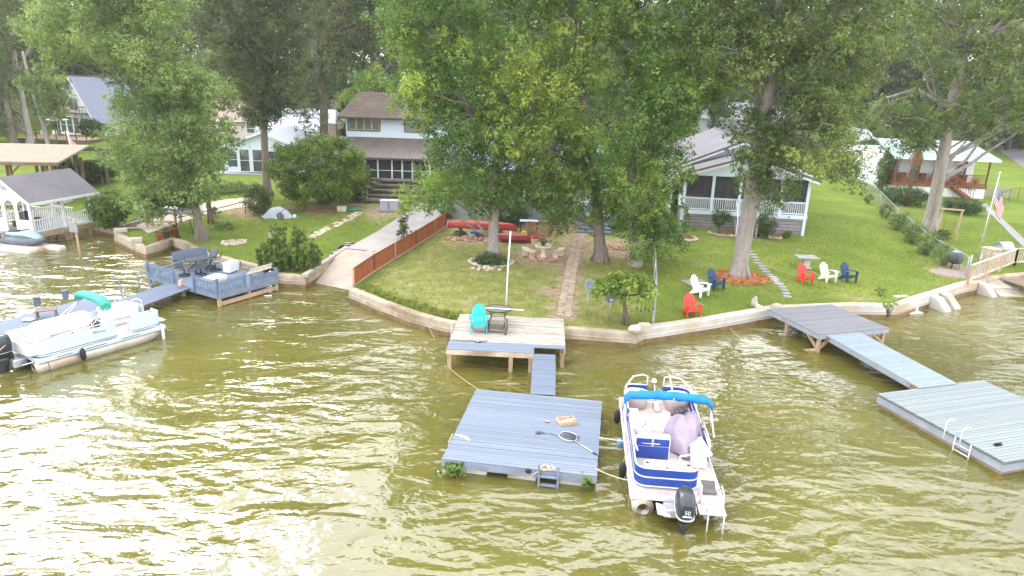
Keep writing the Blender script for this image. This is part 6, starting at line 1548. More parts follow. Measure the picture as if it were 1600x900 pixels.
def bucket(label, px, py, m, r=.17, h=.36, cat='bucket'):
    t = thing(cat, label, cat, tuple(G(px, py))); MB().loft([(0, 0, 0, r * .82, r * .82), (0, 0, h, r, r), (0, 0, h + .005, r * 1.06, r * 1.06), (0, 0, h - .02, r * .93, r * .93), (0, 0, .1, r * .75, r * .75)], 16).build('pail', m, t)
    MB().tube([(r * math.cos(R_(a)), -.06, h + .02 - .02 * math.sin(R_(a))) for a in range(0, 181, 20)], .008, 5).build('bail', GALV, t)
bucket('tall teal bucket right of the maple trunk', 780, 371, mat('bucket_teal', S(52, 172, 180), .5, .1), .17, .42); bucket('small white pail beside the teal bucket', 786, 369, WHITE, .14, .3)
# wooden lounge, table with tarp, yellow float, red toy
p = G(842, 368); RW = mat('reddish_slats', S(146, 96, 80), .8, .2, 4, rand=.1)
t = thing('slatted_lounge', 'reddish slatted wooden lounge frame tipped on its side under the dark tree', 'lounge', tuple(p), -.12)
A_, B_ = Vector((-1.0, -.25, .05)), Vector((1.1, -.1, .05)); 
for k in range(15): x = -.95 + .125 * k; MB().beam((x, -.28, .06), (x + .25, .05, .84), .04, .05).build('slat', RW, t)
MB().beam((-1.0, -.33, .08), (.85, -.33, .08), .05, .07).build('frame_rail', RW, t); MB().beam((-.8, .06, .86), (1.25, .06, .84), .05, .07).build('frame_rail', RW, t)
t = thing('utility_table', 'dark table with a pale blue sheet left of the slatted lounge', 'table', tuple(G(826, 362)))
MB().b2((-.62, -.35, .72), (.62, .35, .76)).build('tabletop', mat('sheet_blue', S(166, 184, 200), .6, .08), t)
for sx in (-.55, .55):
    for sy in (-.28, .28): MB().b2((sx - .025, sy - .025, 0), (sx + .025, sy + .025, .718)).build('leg', BLACK, t)
tag(MB().ell((0, 0, .16), (.22, .18, .2), 12, 8, rough=.4).build('yellow_bag', mat('bag_yellow', S(206, 178, 70), .6, .1), None, tuple(G(819, 369))), 'yellow bag by the legs of the dark table', 'bag')
tag(MB().ell((0, 0, .06), (.30, .14, .09), 12, 7, rough=.3).build('red_cushion', mat('cushion_red', S(196, 60, 52), .6, .12), None, tuple(G(838, 372))), 'small red cushion on the ground before the slatted lounge', 'cushion')
tag(MB().loft([(0, 0, 0, .25, .2), (0, 0, .32, .28, .22), (0, 0, .36, .2, .16)], 12).build('blue_tub', mat('tub_navy', S(60, 78, 110), .5, .15), None, tuple(G(953, 356))), 'navy blue tub right of the middle trunk by the deck', 'tub')
# ------------------------------------------------------------------ fences of posts and wire
def chain_fence(label, pxs, h, m=GALV, vines=False, top=None, n_mid=2, mesh=True, name='chain_link_fence'):
    ps = []
    for a, b in zip(pxs[:-1], pxs[1:]): ps += [(a[0] + (b[0] - a[0]) * i / n_mid, a[1] + (b[1] - a[1]) * i / n_mid) for i in range(n_mid)]
    ps.append(pxs[-1]); W = [G(*p) for p in ps]; o = W[0]; t = thing(name, label, 'fence', tuple(o))
    for q in W: MB().tube([q - o - Vector((0, 0, .3)), q - o + Vector((0, 0, h))], .03, 7).build('fence_post', m, t)
    MB().tube([q - o + Vector((0, 0, h - .03)) for q in W], .025, 6).build('top_rail', m, t)
    if mesh:
        mb = MB()
        for a, b in zip(W[:-1], W[1:]):
            a = a - o; b = b - o; L_ = (b - a).length; k = int(L_ / .18)
            for i in range(-6, k):
                for sg in (0, 1):
                    u0, u1 = i / k, (i + 6) / k; z0_, z1_ = (0, 1) if sg else (1, 0)
                    if u0 < 0: z0_ += (z1_ - z0_) * (-u0) / (u1 - u0); u0 = 0
                    if u1 > 1: z1_ = z0_ + (z1_ - z0_) * (1 - u0) / (u1 - u0); u1 = 1
                    mb.tube([a.lerp(b, u0) + Vector((0, 0, .04 + z0_ * (h - .1))), a.lerp(b, u1) + Vector((0, 0, .04 + z1_ * (h - .1)))], .0035, 3, cap=False)
        tag(mb.build('wire_mesh', m, t), kind='stuff')
    return t
chain_fence('long galvanised chain link fence with vines up the right side of the lawn', [(1346, 292), (1400, 352), (1450, 398), (1508, 432)], 1.25)
chain_fence('thin wire fence from the seawall corner back past the small tree', [(1021, 506), (1022, 470), (1020, 420)], 1.5, mesh=False)
p = G(1020, 506); tag(MB().b2((-.05, -.05, -.3), (.05, .05, 1.9)).build('fence_end_post', GALV, None, tuple(p), 0, .01), 'tall square grey post on the white seawall corner', 'post')
chain_fence('low black rail fence along the curved footpath on the left', [(277, 362), (326, 350), (384, 334)], .95, BLACK, mesh=False, n_mid=1, name='rail_fence')
for i, (x, y) in enumerate(((299, 365), (278, 372))): tag(MB().tube([(-.12, 0, -.1), (0, 0, 1.0), (.12, .05, -.1)], .02, 5).tube([(0, 0, 1.0), (.04, .15, -.1)], .02, 5).build('plant_stand', BLACK, None, tuple(G(x, y))), ['black tripod stake on the lawn right of the flower pots', 'black tripod stake behind the flower pots'][i], 'stake')
TERRA = mat('terracotta', S(176, 100, 70), .8, .15, 4)
for i, (x, y, r, lab) in enumerate(((250, 376, .22, 'small terracotta pot, leftmost on the angular wall'), (261, 372, .26, 'terracotta pot with a dark rim in the middle of the wall row'), (273, 369, .28, 'large terracotta pot with ferns, rightmost on the angular wall'))):
    t = thing('flower_pot', lab, 'flower pot', tuple(G(x, y))); mb = MB(); pot(mb, r, r * 2.1); mb.build('pot', TERRA if i != 1 else mat('pot_dark', S(110, 90, 78), .7, .2), t)
    C = np.random.default_rng(i).normal(0, r * .5, (10 if i == 2 else 5, 3)) * [1, 1, .6] + [0, 0, r * 2.1 + .08]; put('leaves', leaf_mesh('leaves', C, .12, 18, .16, LM_MAPLE, np.random.default_rng(i), up=.8, asp=.3), t)
# ------------------------------------------------------------------ canoe rack on the left
p = G(258, 352); t = thing('canoe_rack', 'grey timber rack holding the silver canoe by the boat slip', 'rack', tuple(p), .12)
for x in (-1.0, .9):
    for y in (-.5, .5): MB().b2((x - .06, y - .06, -.2), (x + .06, y + .06, 1.15)).build('post', WOODT, t)
    MB().b2((x - .05, -.7, .78), (x + .05, .7, .87)).build('cross_bar', WOODT, t); MB().beam((x + .08, -.5, .1), (x + .5, -.5, .8), .05, .08).build('brace', WOODT, t)
MB().b2((-1.0, -.56, .3), (.9, -.5, .4)).build('side_rail', WOODT, t)
canoe('canoe', 'silver aluminium canoe upside down on the grey timber rack', Matrix.Translation((p.x + .35, p.y, p.z + .88)) @ Matrix.Rotation(.02, 4, 'Z'), 4.8, .85, .42, mat('canoe_silver', S(196, 202, 208), .35, .1, 3, metal=.4))
tag(MB().beam((-1.2, 0, .05), (1.2, .3, .05), .3, .04).build('loose_board', WOODG, None, tuple(G(224, 358))), 'loose grey board by the boat slip', 'board')
# sign in the water
p = P(126, 402, 0); t = thing('water_sign', 'wooden post in the water with a blank grey box sign near the gazebo', 'sign', tuple(p))
MB().tube([(0, 0, -1), (-.05, 0, 2.35)], .07, 8).build('post', WOODT, t); MB().b2((-.38, -.1, 1.55), (.12, -.03, 2.15)).build('sign_box', mat('sign_grey', S(150, 152, 156), .5, .15, 4), t, bev=.01)
# jet ski on its pad
c = P(42, 389, 0)
t = thing('jet_ski_float', 'white moulded drive on float beside the gazebo', 'float', tuple(c), R_(-14)); PAD = mat('pad_white', S(226, 216, 206), .6, .06, 2, dirt=S(206, 176, 156), dscale=1)
MB().b2((-2.6, -.95, -.15), (1.2, .2, .22)).build('float_body', PAD, t, bev=.12, seg=3); MB().b2((-2.4, .35, -.15), (2.1, .95, .24)).build('float_body', PAD, t, bev=.14, seg=3); MB().b2((-2.5, .201, -.15), (1.0, .349, .08)).build('float_valley', PAD, t)
for k in range(10): MB().b2((-2.3 + .36 * k, -.5, .215), (-2.2 + .36 * k, -.42, .232)).build('grip_hole', mat('hole_dark', S(110, 100, 100), .8), t)
t = thing('jet_ski', 'dark jet ski with a pale blue cover resting on the white float', 'jet ski', tuple(c + Vector((-.3, .35, .2))), R_(-14))
MB().loft([(-1.5, 0, .22, .40, .20), (-1.35, 0, .24, .52, .26), (-.2, 0, .26, .56, .28), (.8, 0, .30, .48, .26), (1.4, 0, .40, .25, .18), (1.65, 0, .48, .06, .06)], 16, 2.6, axis='x').build('hull', mat('ski_grey', S(96, 104, 116), .35, .15, 3), t)
MB().loft([(-1.2, 0, .62, .22, .14), (-.2, 0, .66, .24, .20), (.3, 0, .74, .34, .24), (.9, 0, .62, .36, .16), (1.35, 0, .5, .2, .08)], 16, 2.3, axis='x').build('cover', mat('ski_cover', S(166, 194, 208), .5, .12, 3), t)
MB().tube([(.25, -.38, .98), (.3, 0, 1.0), (.25, .38, .98)], .025, 6).build('handlebar', BLACK, t); MB().loft([(-1.1, 0, .74, .16, .08), (-.3, 0, .84, .17, .10), (.05, 0, .82, .15, .09)], 12, axis='x').build('seat', BLACK, t)
tag(MB().beam(P(-40, 372, .75), P(44, 350, .95), 1.0, .08).build('boardwalk', WOODG), 'grey walkway leading from the frame edge to the gazebo', 'walkway')
# covered machine on the lawn, boxes, bin
p = G(434, 340); t = thing('covered_machine', 'low machine under a pale grey cover with a rusty wheel, on the left lawn', 'covered machine', tuple(p), R_(2))
def cv(u, v):
    a = 6.28319 * u; x = 1.15 * v * math.cos(a); y = .5 * v * math.sin(a); h = .78 * (1 - v ** 2.6) * (1 - .35 * (x / 1.15 - .1) ** 2); return (x, y, max(-.02, h + .05 * mnoise.noise((x * 3, y * 4, 0)) + .02 * math.sin(9 * a) * v))
MB().grid(cv, 36, 14).build('cover', mat('cover_grey', S(176, 182, 196), .6, .08, 3), t)
MB().tube([(.35 + .2 * math.cos(R_(a)), -.52, .22 + .2 * math.sin(R_(a))) for a in range(0, 361, 20)], .045, 7).tube([(.15, -.52, .22), (.55, -.52, .22)], .03, 5).tube([(.35, -.52, .02), (.35, -.52, .42)], .03, 5).build('wheel', mat('wheel_rust', S(92, 72, 62), .8, .3), t)
MB().tube([(.1, -.5, .3), (.5, -.5, .6), (.7, -.4, .66)], .02, 5).build('handle', BLACK, t); MB().ell((1.25, -.15, .14), (.14, .14, .16), 10, 7).build('white_jug', WHITE, t)
p = G(610, 329); t = thing('storage_bin', 'pale grey storage bin at the head of the left lawn', 'bin', tuple(p), .05)
MB().b2((-.72, -.3, 0), (.62, .35, .74)).build('bin_body', mat('bin_grey', S(166, 168, 184), .6, .08), t, bev=.03); MB().b2((-.76, -.34, .741), (.66, .39, .80)).build('bin_lid', mat('bin_lid', S(186, 188, 200), .6, .06), t, bev=.02); MB().b2((-.16, -.36, .2), (-.04, -.305, .72)).build('latch', mat('bin_dark', S(134, 136, 150), .6), t)
for sx in (-.5, .4): MB().b2((sx, -.25, -.12), (sx + .12, .25, -.002)).build('bin_foot', BLACK, t)
t = thing('storage_crate', 'small brown crate right of the grey storage bin', 'crate', tuple(G(626, 325)), .05)
MB().b2((-.22, -.22, 0), (.22, .22, .5)).build('crate_body', mat('crate_tan', S(170, 156, 130), .8, .2), t, bev=.01)
for k in range(3): MB().b2((-.24, -.24, .06 + .16 * k), (.24, -.222, .16 + .16 * k)).build('crate_slat', WOODT, t)
mb = MB()
for k in range(5): mb.tube([((.62 - .05 * k) * math.cos(R_(a)), (.5 - .04 * k) * math.sin(R_(a)), .05 + .05 * k) for a in range(0, 361, 20)], .04, 6)
tag(mb.build('garden_hose', mat('hose_green', S(72, 128, 104), .5, .15), None, tuple(G(550, 328))), 'big coil of green hose at the right foot of the huge bush', 'hose')
t = thing('cream_box', 'cream box by the green hose coil', 'box', tuple(G(535, 330))); MB().b2((-.35, -.2, 0), (.3, .2, .34)).build('box_body', mat('cream', S(216, 206, 186), .7, .08), t, bev=.02); MB().b2((-.37, -.22, .341), (.32, .22, .38)).build('box_lid', mat('cream', S(216, 206, 186)), t)
# bird house on a post in the lily clump
p = G(427, 412); t = thing('bird_house', 'small bird house on a post at the left of the lily clump', 'bird house', tuple(p))
MB().tube([(0, 0, -.2), (0, 0, 1.5)], .035, 6).build('post', WOODB, t); MB().b2((-.14, -.12, 1.5), (.14, .12, 1.72)).build('house_box', WOODT, t); MB().extr([(-.2, -.17, 1.72), (.2, -.17, 1.72), (0, -.17, 1.88)], (0, .34, 0)).build('roof', SLATE, t); MB().ell((-.02, -.06, 1.15), (.07, .06, .18), 8, 6).build('feeder', mat('feeder_orange', S(196, 140, 76), .6), t)
# timber terraces before the two storey house
TIMB = mat('dark_timber', S(104, 98, 88), .85, .2, 4, .4, 20, rand=.1)
t = thing('timber_terrace', 'dark timber terrace steps below the screened porch of the two storey house', 'terrace', tuple(G(598, 318)))
o = G(598, 318)
for k in range(5): MB().tube([(-1.6 + .25 * k, .1 + .75 * k, .14 + .30 * k), (4.6 - .1 * k, .25 + .75 * k, .14 + .30 * k)], .15, 8).build('log', TIMB, t)
for k in range(4): MB().tube([(-1.65 + .25 * k, .15 + .75 * k, .2 + .3 * k), (-2.4 + .2 * k, 1.6 + .75 * k, .3 + .3 * k)], .13, 8).build('log', TIMB, t)
MB().b2((-3.2, 1.2, -.2), (-1.9, 1.5, 1.1)).build('retaining_board', TIMB, t); MB().b2((-2.4, 3.3, -.3), (4.6, 3.6, 1.5)).build('retaining_board', TIMB, t)
for i, (x, y, w, h) in enumerate(((585, 306, 16, 22), (618, 300, 12, 14), (572, 316, 20, 16))): shrub('potted_fern', ['fern on the timber terrace left of the logs', 'small plants on the timber terrace top', 'low fern in the shade of the huge bush'][i], x, y, w, h, LM_MAPLE, 170 + i, .12, 30, cat='plants')
t = thing('garden_chair', 'small pale metal chair frame in the shade before the timber terrace', 'chair', tuple(G(570, 316)))
for sx in (-.2, .2): MB().tube([(sx, -.2, 0), (sx, -.2, .45), (sx, .2, .45), (sx, .25, .9)], .02, 5).build('chair_frame', ALU, t); MB().tube([(sx, .2, 0), (sx, .2, .45)], .02, 5).build('rear_leg', ALU, t)
MB().b2((-.2, -.2, .46), (.2, .2, .48)).build('seat', ALU, t)
# ------------------------------------------------------------------ right lawn
p = G(1490, 420); t = thing('kettle_grill', 'dark kettle grill under a grey cover at the lake end of the chain link fence', 'grill', tuple(p))
for a in (90, 210, 330): MB().tube([(.28 * math.cos(R_(a)), .28 * math.sin(R_(a)), 0), (.2 * math.cos(R_(a)), .2 * math.sin(R_(a)), .5)], .02, 6).build('leg', BLACK, t)
MB().loft([(0, 0, .32, .18, .18), (0, 0, .42, .36, .36), (0, 0, .62, .44, .44), (0, 0, .9, .40, .40), (0, 0, 1.06, .26, .26)], 16).build('kettle', mat('grill_dark', S(70, 74, 78), .5, .2), t); MB().loft([(0, 0, 1.062, .28, .26), (0, 0, 1.12, .2, .18)], 12).build('lid_cover', mat('lid_pale', S(176, 182, 188), .5), t)
a = G(1461, 373); b = G(1491, 376); t = thing('swing_frame', 'pale timber swing frame beside the leaning trunk', 'swing', tuple(a)); d = b - a
hh = 2.15
for q in (Vector((0, 0, 0)), d): MB().beam(q + Vector((0, 0, -.2)), q + Vector((.12, 0, hh)), .1, .1).build('post', WOODT, t)
MB().beam(Vector((.0, 0, hh + .06)) - d * .08, d + Vector((.25, 0, hh + .06)), .12, .11).build('top_beam', WOODT, t)
for f in (.25, .75): MB().tube([d * f + Vector((.1, 0, hh)), d * f + Vector((.1, 0, .5))], .008, 4).build('chain', BLACK, t)
MB().beam(d * .2 + Vector((.1, 0, .48)), d * .8 + Vector((.1, 0, .48)), .3, .04).build('swing_seat', WOODB, t); 
shrub('low_plants', 'dark low plant growing under the swing frame', 1475, 374, 26, 16, LM_DARK, 160, .12, 34, cat='plants')
# flag pole with the stars and stripes
FR = mat('flag_red', S(186, 60, 64), .8, .08); FWm = mat('flag_white', S(232, 230, 230), .8, .04); FBm = mat('flag_blue', S(52, 84, 140), .8, .08)
def flag(label, base, h, fw, fh, droop, fz, lean=(0, 0), group=None, stars=True, r=.04):
    t = thing('flagpole', label, 'flagpole', tuple(base))
    MB().tube([(0, 0, -.3), (lean[0] * .5, 0, h * .5), (lean[0], lean[1], h)], [r, r * .85, r * .6], 8).build('pole', ALU, t); MB().ell((lean[0], lean[1], h + .05), (.06, .06, .06), 8, 6).build('finial', ALU, t)
    def pt(u, v):                                 # u along the fly, v down the hoist; the cloth hangs limp
        x = lean[0] * fz / h + .05 + fw * u * .42 * (1 - .3 * v) ; y = -.05 + .10 * math.sin(u * 9 + v * 2) * (.4 + u); z = fz - fh * v - droop * u * (1 - .15 * v)
        return (x, y, z)
    for k in range(13):
        mb = MB(); mb.grid(lambda u, v, k=k: pt(.4 * (k < 7) + (1 - .4 * (k < 7)) * u, (k + v) / 13), 10, 1); o = mb.build('stripe', FR if k % 2 == 0 else FWm, t); s_ = o.modifiers.new('thickness', 'SOLIDIFY'); s_.thickness = .006
    o = MB().grid(lambda u, v: pt(.4 * u, v * 7 / 13), 8, 6).build('canton', FBm, t); s_ = o.modifiers.new('thickness', 'SOLIDIFY'); s_.thickness = .006
    if stars:
        mb = MB()
        for r_ in range(9):
            for c_ in range(6 if r_ % 2 == 0 else 5):
                u = .4 * ((c_ + .5 + .5 * (r_ % 2)) / 6); v = 7 / 13 * (r_ + .7) / 9.4; q = Vector(pt(u, v)) + Vector((0, -.012, 0)); rr = .028
                P10 = [(q.x + rr * (1 if i % 2 == 0 else .4) * math.sin(i * math.pi / 5), q.y, q.z + rr * (1 if i % 2 == 0 else .4) * math.cos(i * math.pi / 5)) for i in range(10)]
                mb.add(P10, [list(range(10))[::-1]])
        mb.build('stars', FWm, t)
    MB().tube([(.12, -.05, 1.1), (lean[0] * .9 + .1, -.05, h * .93)], .008, 4).build('halyard', ROPE, t)
b_ = G(1522, 420); flag('tall flagpole with a limp stars and stripes flag on the right lawn', b_, 5.9, 1.7, 1.0, 1.15, 5.1, (.25, 0))
b_ = G(119, 286); flag('small flagpole with a limp stars and stripes flag behind the gazebo roof', b_, 4.6, 1.3, .8, .9, 4.3, (-.1, 0), r=.05)
# stone barbecue with stainless hood
p = G(1560, 406); t = thing('stone_barbecue', 'pale stone barbecue island with a stainless hood on the right lawn', 'barbecue', tuple(p), R_(12))
PB = mat('pale_block', S(204, 188, 170), .9, .12, 3, .4, 20, rand=.12); rnd = random.Random(3)
MB().b2((-.98, -.33, -.1), (.98, .43, .74)).build('core', PB, t)
for r_ in range(5):
    x = -1.02
    while x < .98:
        w = min(rnd.uniform(.28, .45), 1.02 - x)
        if not (-.2 < x + w / 2 < .25 and r_ < 2): MB().b2((x + .008, -.40, -.02 + .15 * r_ + .006), (x + w - .008, -.332, .13 + .15 * r_ - .006)).build('stone', PB, t, bev=.012)
        x += w
    for k in range(2): MB().b2((-1.05, -.33 + .38 * k + .006, -.02 + .15 * r_ + .006), (-.982, .05 + .38 * k - .006, .13 + .15 * r_ - .006)).build('stone', PB, t, bev=.012)
MB().b2((-1.08, -.44, .742), (-.30, .46, .80)).build('counter', PB, t, bev=.01); MB().b2((.62, -.44, .742), (1.05, .46, .80)).build('counter', PB, t, bev=.01)
STEEL = mat('stainless', S(186, 202, 210), .25, .06, 3, metal=.8)
MB().extr([(-.28, -.42, .62)] + [(-.28, .02 - .40 * math.cos(R_(a)), .86 + .36 * math.sin(R_(a))) for a in range(0, 181, 15)] + [(-.28, .42, .74)], (.88, 0, 0)).build('grill_hood', STEEL, t, bev=.01)
MB().b2((-.26, -.47, .60), (.58, -.425, .82)).build('control_panel', STEEL, t, bev=.008)
for k in range(4): MB().tube([(-.12 + .19 * k, -.47, .70), (-.12 + .19 * k, -.50, .70)], .03, 10).build('knob', BLACK, t)
MB().tube([(-.2, -.46, .94), (.52, -.46, .94)], .018, 6).build('hood_handle', ALU, t); MB().b2((-.2, -.37, .0), (.25, -.335, .32)).build('fire_door', mat('door_brown', S(140, 112, 88), .8), t)
# timber railing by the far right shore
A_, B_, C_ = P(1512, 441, .85), P(1585, 412, .95), P(1640, 412, .95)
RAILW = mat('railing_wood', S(198, 182, 170), .85, .15, 3, rand=.08)
t = thing('shore_railing', 'weathered timber railing with thin balusters along the far right bank', 'railing', tuple(A_))
for a, b, n in ((A_, B_, 26), (B_, C_, 16)):
    a = a - A_; b = b - A_; MB().beam(a + Vector((0, 0, .98)), b + Vector((0, 0, .98)), .12, .05).build('top_rail', RAILW, t); MB().beam(a + Vector((0, 0, .12)), b + Vector((0, 0, .12)), .06, .08).build('bottom_rail', RAILW, t)
    me_ = MB().box((0, 0, .55), (.035, .035, .80)).mesh('baluster', RAILW)
    for i in range(1, n): put('baluster', me_, t, tuple(a.lerp(b, i / n)))
    for f in (0, .33, .66, 1): MB().box(a.lerp(b, f) + Vector((0, .0, .45)), (.1, .1, 1.15)).build('rail_post', WOODT, t)
t = thing('boat_dock', 'dark timber dock at the far right bank beyond the railing', 'dock', tuple(P(1600, 447, .55)), R_(10))
for k in range(9): MB().b2((-.2, -1.2 + .3 * k, 0), (4, -.92 + .3 * k, .05)).build('plank', mat('old_plank', S(122, 108, 92), .9, .2, rand=.1), t)
for x, y in ((-.1, -1.1), (-.1, 1.3), (2, -1.1)): MB().b2((x - .1, y - .1, -1.5), (x + .1, y + .1, -.01)).build('post', WOODT, t)
tag(MB().extr([(-.9, -.4, .1), (.9, -.5, .05), (1.1, .5, .25), (-.6, .6, .45)], (0, 0, .16)).build('broken_slab', CONC, None, tuple(P(1560, 452, .05)), .2, .03), 'tilted broken concrete slab at the water below the railing', 'slab')
tag(MB().extr([(-.7, -.5, -.1), (1.3, -.4, -.1), (1.2, .3, .1), (-.7, .4, .1)], (0, 0, .12)).build('broken_slab', CONC, None, tuple(P(1575, 460, .0)), -.1, .03), 'low wet concrete slab under the tilted one', 'slab')
disc('gravel_patch', 'grey gravel patch at the shore end of the chain link fence', 1500, 428, 1.8, 1.0, mat('gravel', S(146, 134, 126), .95, .25, 14, .6, 50), .03, cat='gravel', seed=9)
p = G(1511, 436); tag(MB().tube([(0, 0, -.2), (0, 0, 1.45)], .045, 8).build('fence_end_post', GALV, None, tuple(p)), 'galvanised end post of the chain link fence by the railing', 'post')
p = G(1527, 428); tag(MB().tube([(0, 0, -.2), (0, 0, 1.25)], .03, 8).build('pipe_stake', GALV, None, tuple(p)), 'thin steel pipe standing right of the flagpole foot', 'pipe')
tag(MB().ell((0, 0, .25), (.16, .16, .3), 8, 6, rough=.3).build('stump', WOODG, None, tuple(G(1178, 480))), 'small grey stump at the seawall left of the flat stones', 'stump')
tag(MB().ell((0, 0, .15), (.3, .22, .2), 9, 6, rough=.4).build('corner_stone', CONC, None, tuple(P(992, 519, .8))), 'rough stone where the tan seawall meets the white one', 'stone')
tag(MB().box((0, 0, .05), (.5, .35, .35)).build('wall_block', WALLWHITE, None, tuple(P(1007, 513, .85)), .1, .03), 'white block at the left end of the white seawall', 'block')
# ------------------------------------------------------------------ houses
def siding(mb, a, b, z0, z1, step=.2, clip=None):
    """lapped boards on the wall from a to b (outside on the right hand going a->b)"""
    a = Vector((a[0], a[1], 0)); b = Vector((b[0], b[1], 0)); d = (b - a); L_ = d.length; d.normalize(); n = Vector((d.y, -d.x, 0))
    z = z0
    while z < z1 - .01:
        zz = min(z + step, z1); f0, f1 = (0, 1); g0, g1 = (0, 1)
        if clip: (f0, f1), (g0, g1) = clip(z), clip(zz)
        if f1 - f0 < .01: break
        q = [a + d * L_ * f0 + n * .028 + Vector((0, 0, z)), a + d * L_ * f1 + n * .028 + Vector((0, 0, z)), a + d * L_ * g1 + n * .004 + Vector((0, 0, zz)), a + d * L_ * g0 + n * .004 + Vector((0, 0, zz))]
        mb.quad(*q); mb.quad(a + d * L_ * f0 + Vector((0, 0, z)), a + d * L_ * f1 + Vector((0, 0, z)), q[1], q[0])
        z = zz
def window(root, x, z, w, h, y=0, n=1, m=None, fm=None, name='window', M=None, grid=0):
    """window on the front (y is the wall face, looking towards -y)"""
    fm = fm or WHITE; m = m or GLASSD
    f = MB(); t_ = .07
    f.b2((x - t_, y - .05, z - t_), (x + w + t_, y + .02, z)); f.b2((x - t_, y - .05, z + h), (x + w + t_, y + .02, z + h + t_)); f.b2((x - t_, y - .05, z + .001), (x, y + .02, z + h - .001)); f.b2((x + w, y - .05, z + .001), (x + w + t_, y + .02, z + h - .001))
    for i in range(1, n): f.b2((x + w * i / n - .03, y - .05, z + .001), (x + w * i / n + .03, y + .02, z + h - .001))
    if grid: f.b2((x, y - .04, z + h / 2 - .02), (x + w, y + .015, z + h / 2 + .02))
    o = f.build(name, fm, root)
    for i in range(n):
        MB().b2((x + w * i / n + (.03 if i else 0), y - .025, z + .002), (x + w * (i + 1) / n - (.03 if i < n - 1 else 0), y - .01, z + h - .002)).build('pane', m, o)
    return o
GLASSD = mat('dark_glass', S(70, 76, 80), .08, .25, 1.5, spec=.9); GLASSB = mat('curtain_glass', S(112, 112, 92), .12, .2, 2, spec=.8, stretch=(8, 1, .3)); SCREEN = mat('screen_dark', S(66, 64, 66), .6, .25, 1.5, alpha=.58)
def slab_roof(root, pts, th, m, name='roof_slope', ribs=0, rm=None, courses=0):
    """one roof slope from its four corners eaveL, eaveR, ridgeR, ridgeL"""
    p = [Vector(q) for q in pts]; n = (p[1] - p[0]).cross(p[3] - p[0]).normalized()
    if n.z < 0: n = -n
    mb = MB(); mb.extr(p, -n * th)
    if ribs:
        for i in range(ribs + 1):
            f = i / ribs; a = p[0].lerp(p[1], f) + n * .02; b = p[3].lerp(p[2], f) + n * .02; mb.beam(a, b, .05, .045)
    if courses:
        for i in range(courses):
            f0, f1 = i / courses, (i + 1) / courses; a, b = p[0].lerp(p[3], f0), p[1].lerp(p[2], f0); c, d = p[1].lerp(p[2], f1), p[0].lerp(p[3], f1)
            mb.quad(a + n * .03, b + n * .03, c + n * .006, d + n * .006); mb.quad(a, b, b + n * .03, a + n * .03)
    return mb.build(name, m, root)
def simple_house(name, label, px, py, wpx, d, h, rise, wallm, roofm, kind='gable_front', rz=0, wins=(), over=.4, fascia_m=None, ribs=0, courses=0, w=None, cat='house', door=None, z=None):
    b = G(px, py); w = w or wpx / ppm(b.y); root = thing(name, label, cat, tuple(b), rz); fm = fascia_m or WHITE
    wl = MB(); st = .25
    if kind == 'gable_front':
        cl = lambda zz: (0, 1) if zz <= h else ((zz - h) / rise / 2, 1 - (zz - h) / rise / 2)
        siding(wl, (0, 0), (w, 0), -.5, h + rise - .05, st, cl); siding(wl, (w, 0), (w, d), -.5, h, st); siding(wl, (0, d), (0, 0), -.5, h, st); siding(wl, (w, d), (0, d), -.5, h + rise - .05, .5, cl)
        wl.build('wall', wallm, root); k = rise / (w / 2); r0 = h - over * k
        slab_roof(root, [(-over, -over, r0), (-over, d + over, r0), (w / 2, d + over, h + rise), (w / 2, -over, h + rise)], .12, roofm, ribs=ribs, courses=courses)
        slab_roof(root, [(w + over, d + over, r0), (w + over, -over, r0), (w / 2, -over, h + rise), (w / 2, d + over, h + rise)], .12, roofm, ribs=ribs, courses=courses)
        for s_ in (0, 1):
            x0, x1 = (-over, w / 2) if s_ == 0 else (w + over, w / 2); MB().beam((x0, -over - .03, r0 - .1), (x1, -over - .03, h + rise - .1), .04, .2).build('rake_board', fm, root)
    else:
        siding(wl, (0, 0), (w, 0), -.5, h, st)
        cl = lambda zz: (0, 1) if zz <= h else ((zz - h) / rise / 2, 1 - (zz - h) / rise / 2)
        siding(wl, (w, 0), (w, d), -.5, h + rise - .05, st, cl); siding(wl, (0, d), (0, 0), -.5, h + rise - .05, st, cl); siding(wl, (w, d), (0, d), -.5, h, .5); wl.build('wall', wallm, root)
        k = rise / (d / 2); r0 = h - over * k; i_ = .5 if kind == 'hip' else 0
        slab_roof(root, [(-over, -over, r0), (w + over, -over, r0), (w + over - i_ * 2.2, d / 2, h + rise), (-over + i_ * 2.2, d / 2, h + rise)], .12, roofm, ribs=ribs, courses=courses)
        slab_roof(root, [(w + over, d + over, r0), (-over, d + over, r0), (-over + i_ * 2.2, d / 2, h + rise), (w + over - i_ * 2.2, d / 2, h + rise)], .12, roofm, ribs=ribs, courses=courses)
        if i_:
            slab_roof(root, [(-over, d + over, r0), (-over, -over, r0), (-over + 1.1, d / 2 - .01, h + rise), (-over + 1.1, d / 2 + .01, h + rise)], .1, roofm); slab_roof(root, [(w + over, -over, r0), (w + over, d + over, r0), (w + over - 1.1, d / 2 + .01, h + rise), (w + over - 1.1, d / 2 - .01, h + rise)], .1, roofm)
        MB().beam((-over, -over - .04, r0 - .1), (w + over, -over - .04, r0 - .1), .05, .18).build('eave_board', fm, root)
    for (x, zz, ww, hh, n) in wins: window(root, x * w, zz, ww, hh, -.03, n, grid=(n == 1))
    if door:
        x, ww, hh = door; o = MB().b2((x * w, -.07, .02), (x * w + ww, -.02, hh)).build('door', mat('door_dark', S(92, 94, 98), .5, .15), root); MB().ell((x * w + ww - .1, -.1, 1.0), (.04, .04, .04), 8, 5).build('handle', GALV, o)
    return root, w
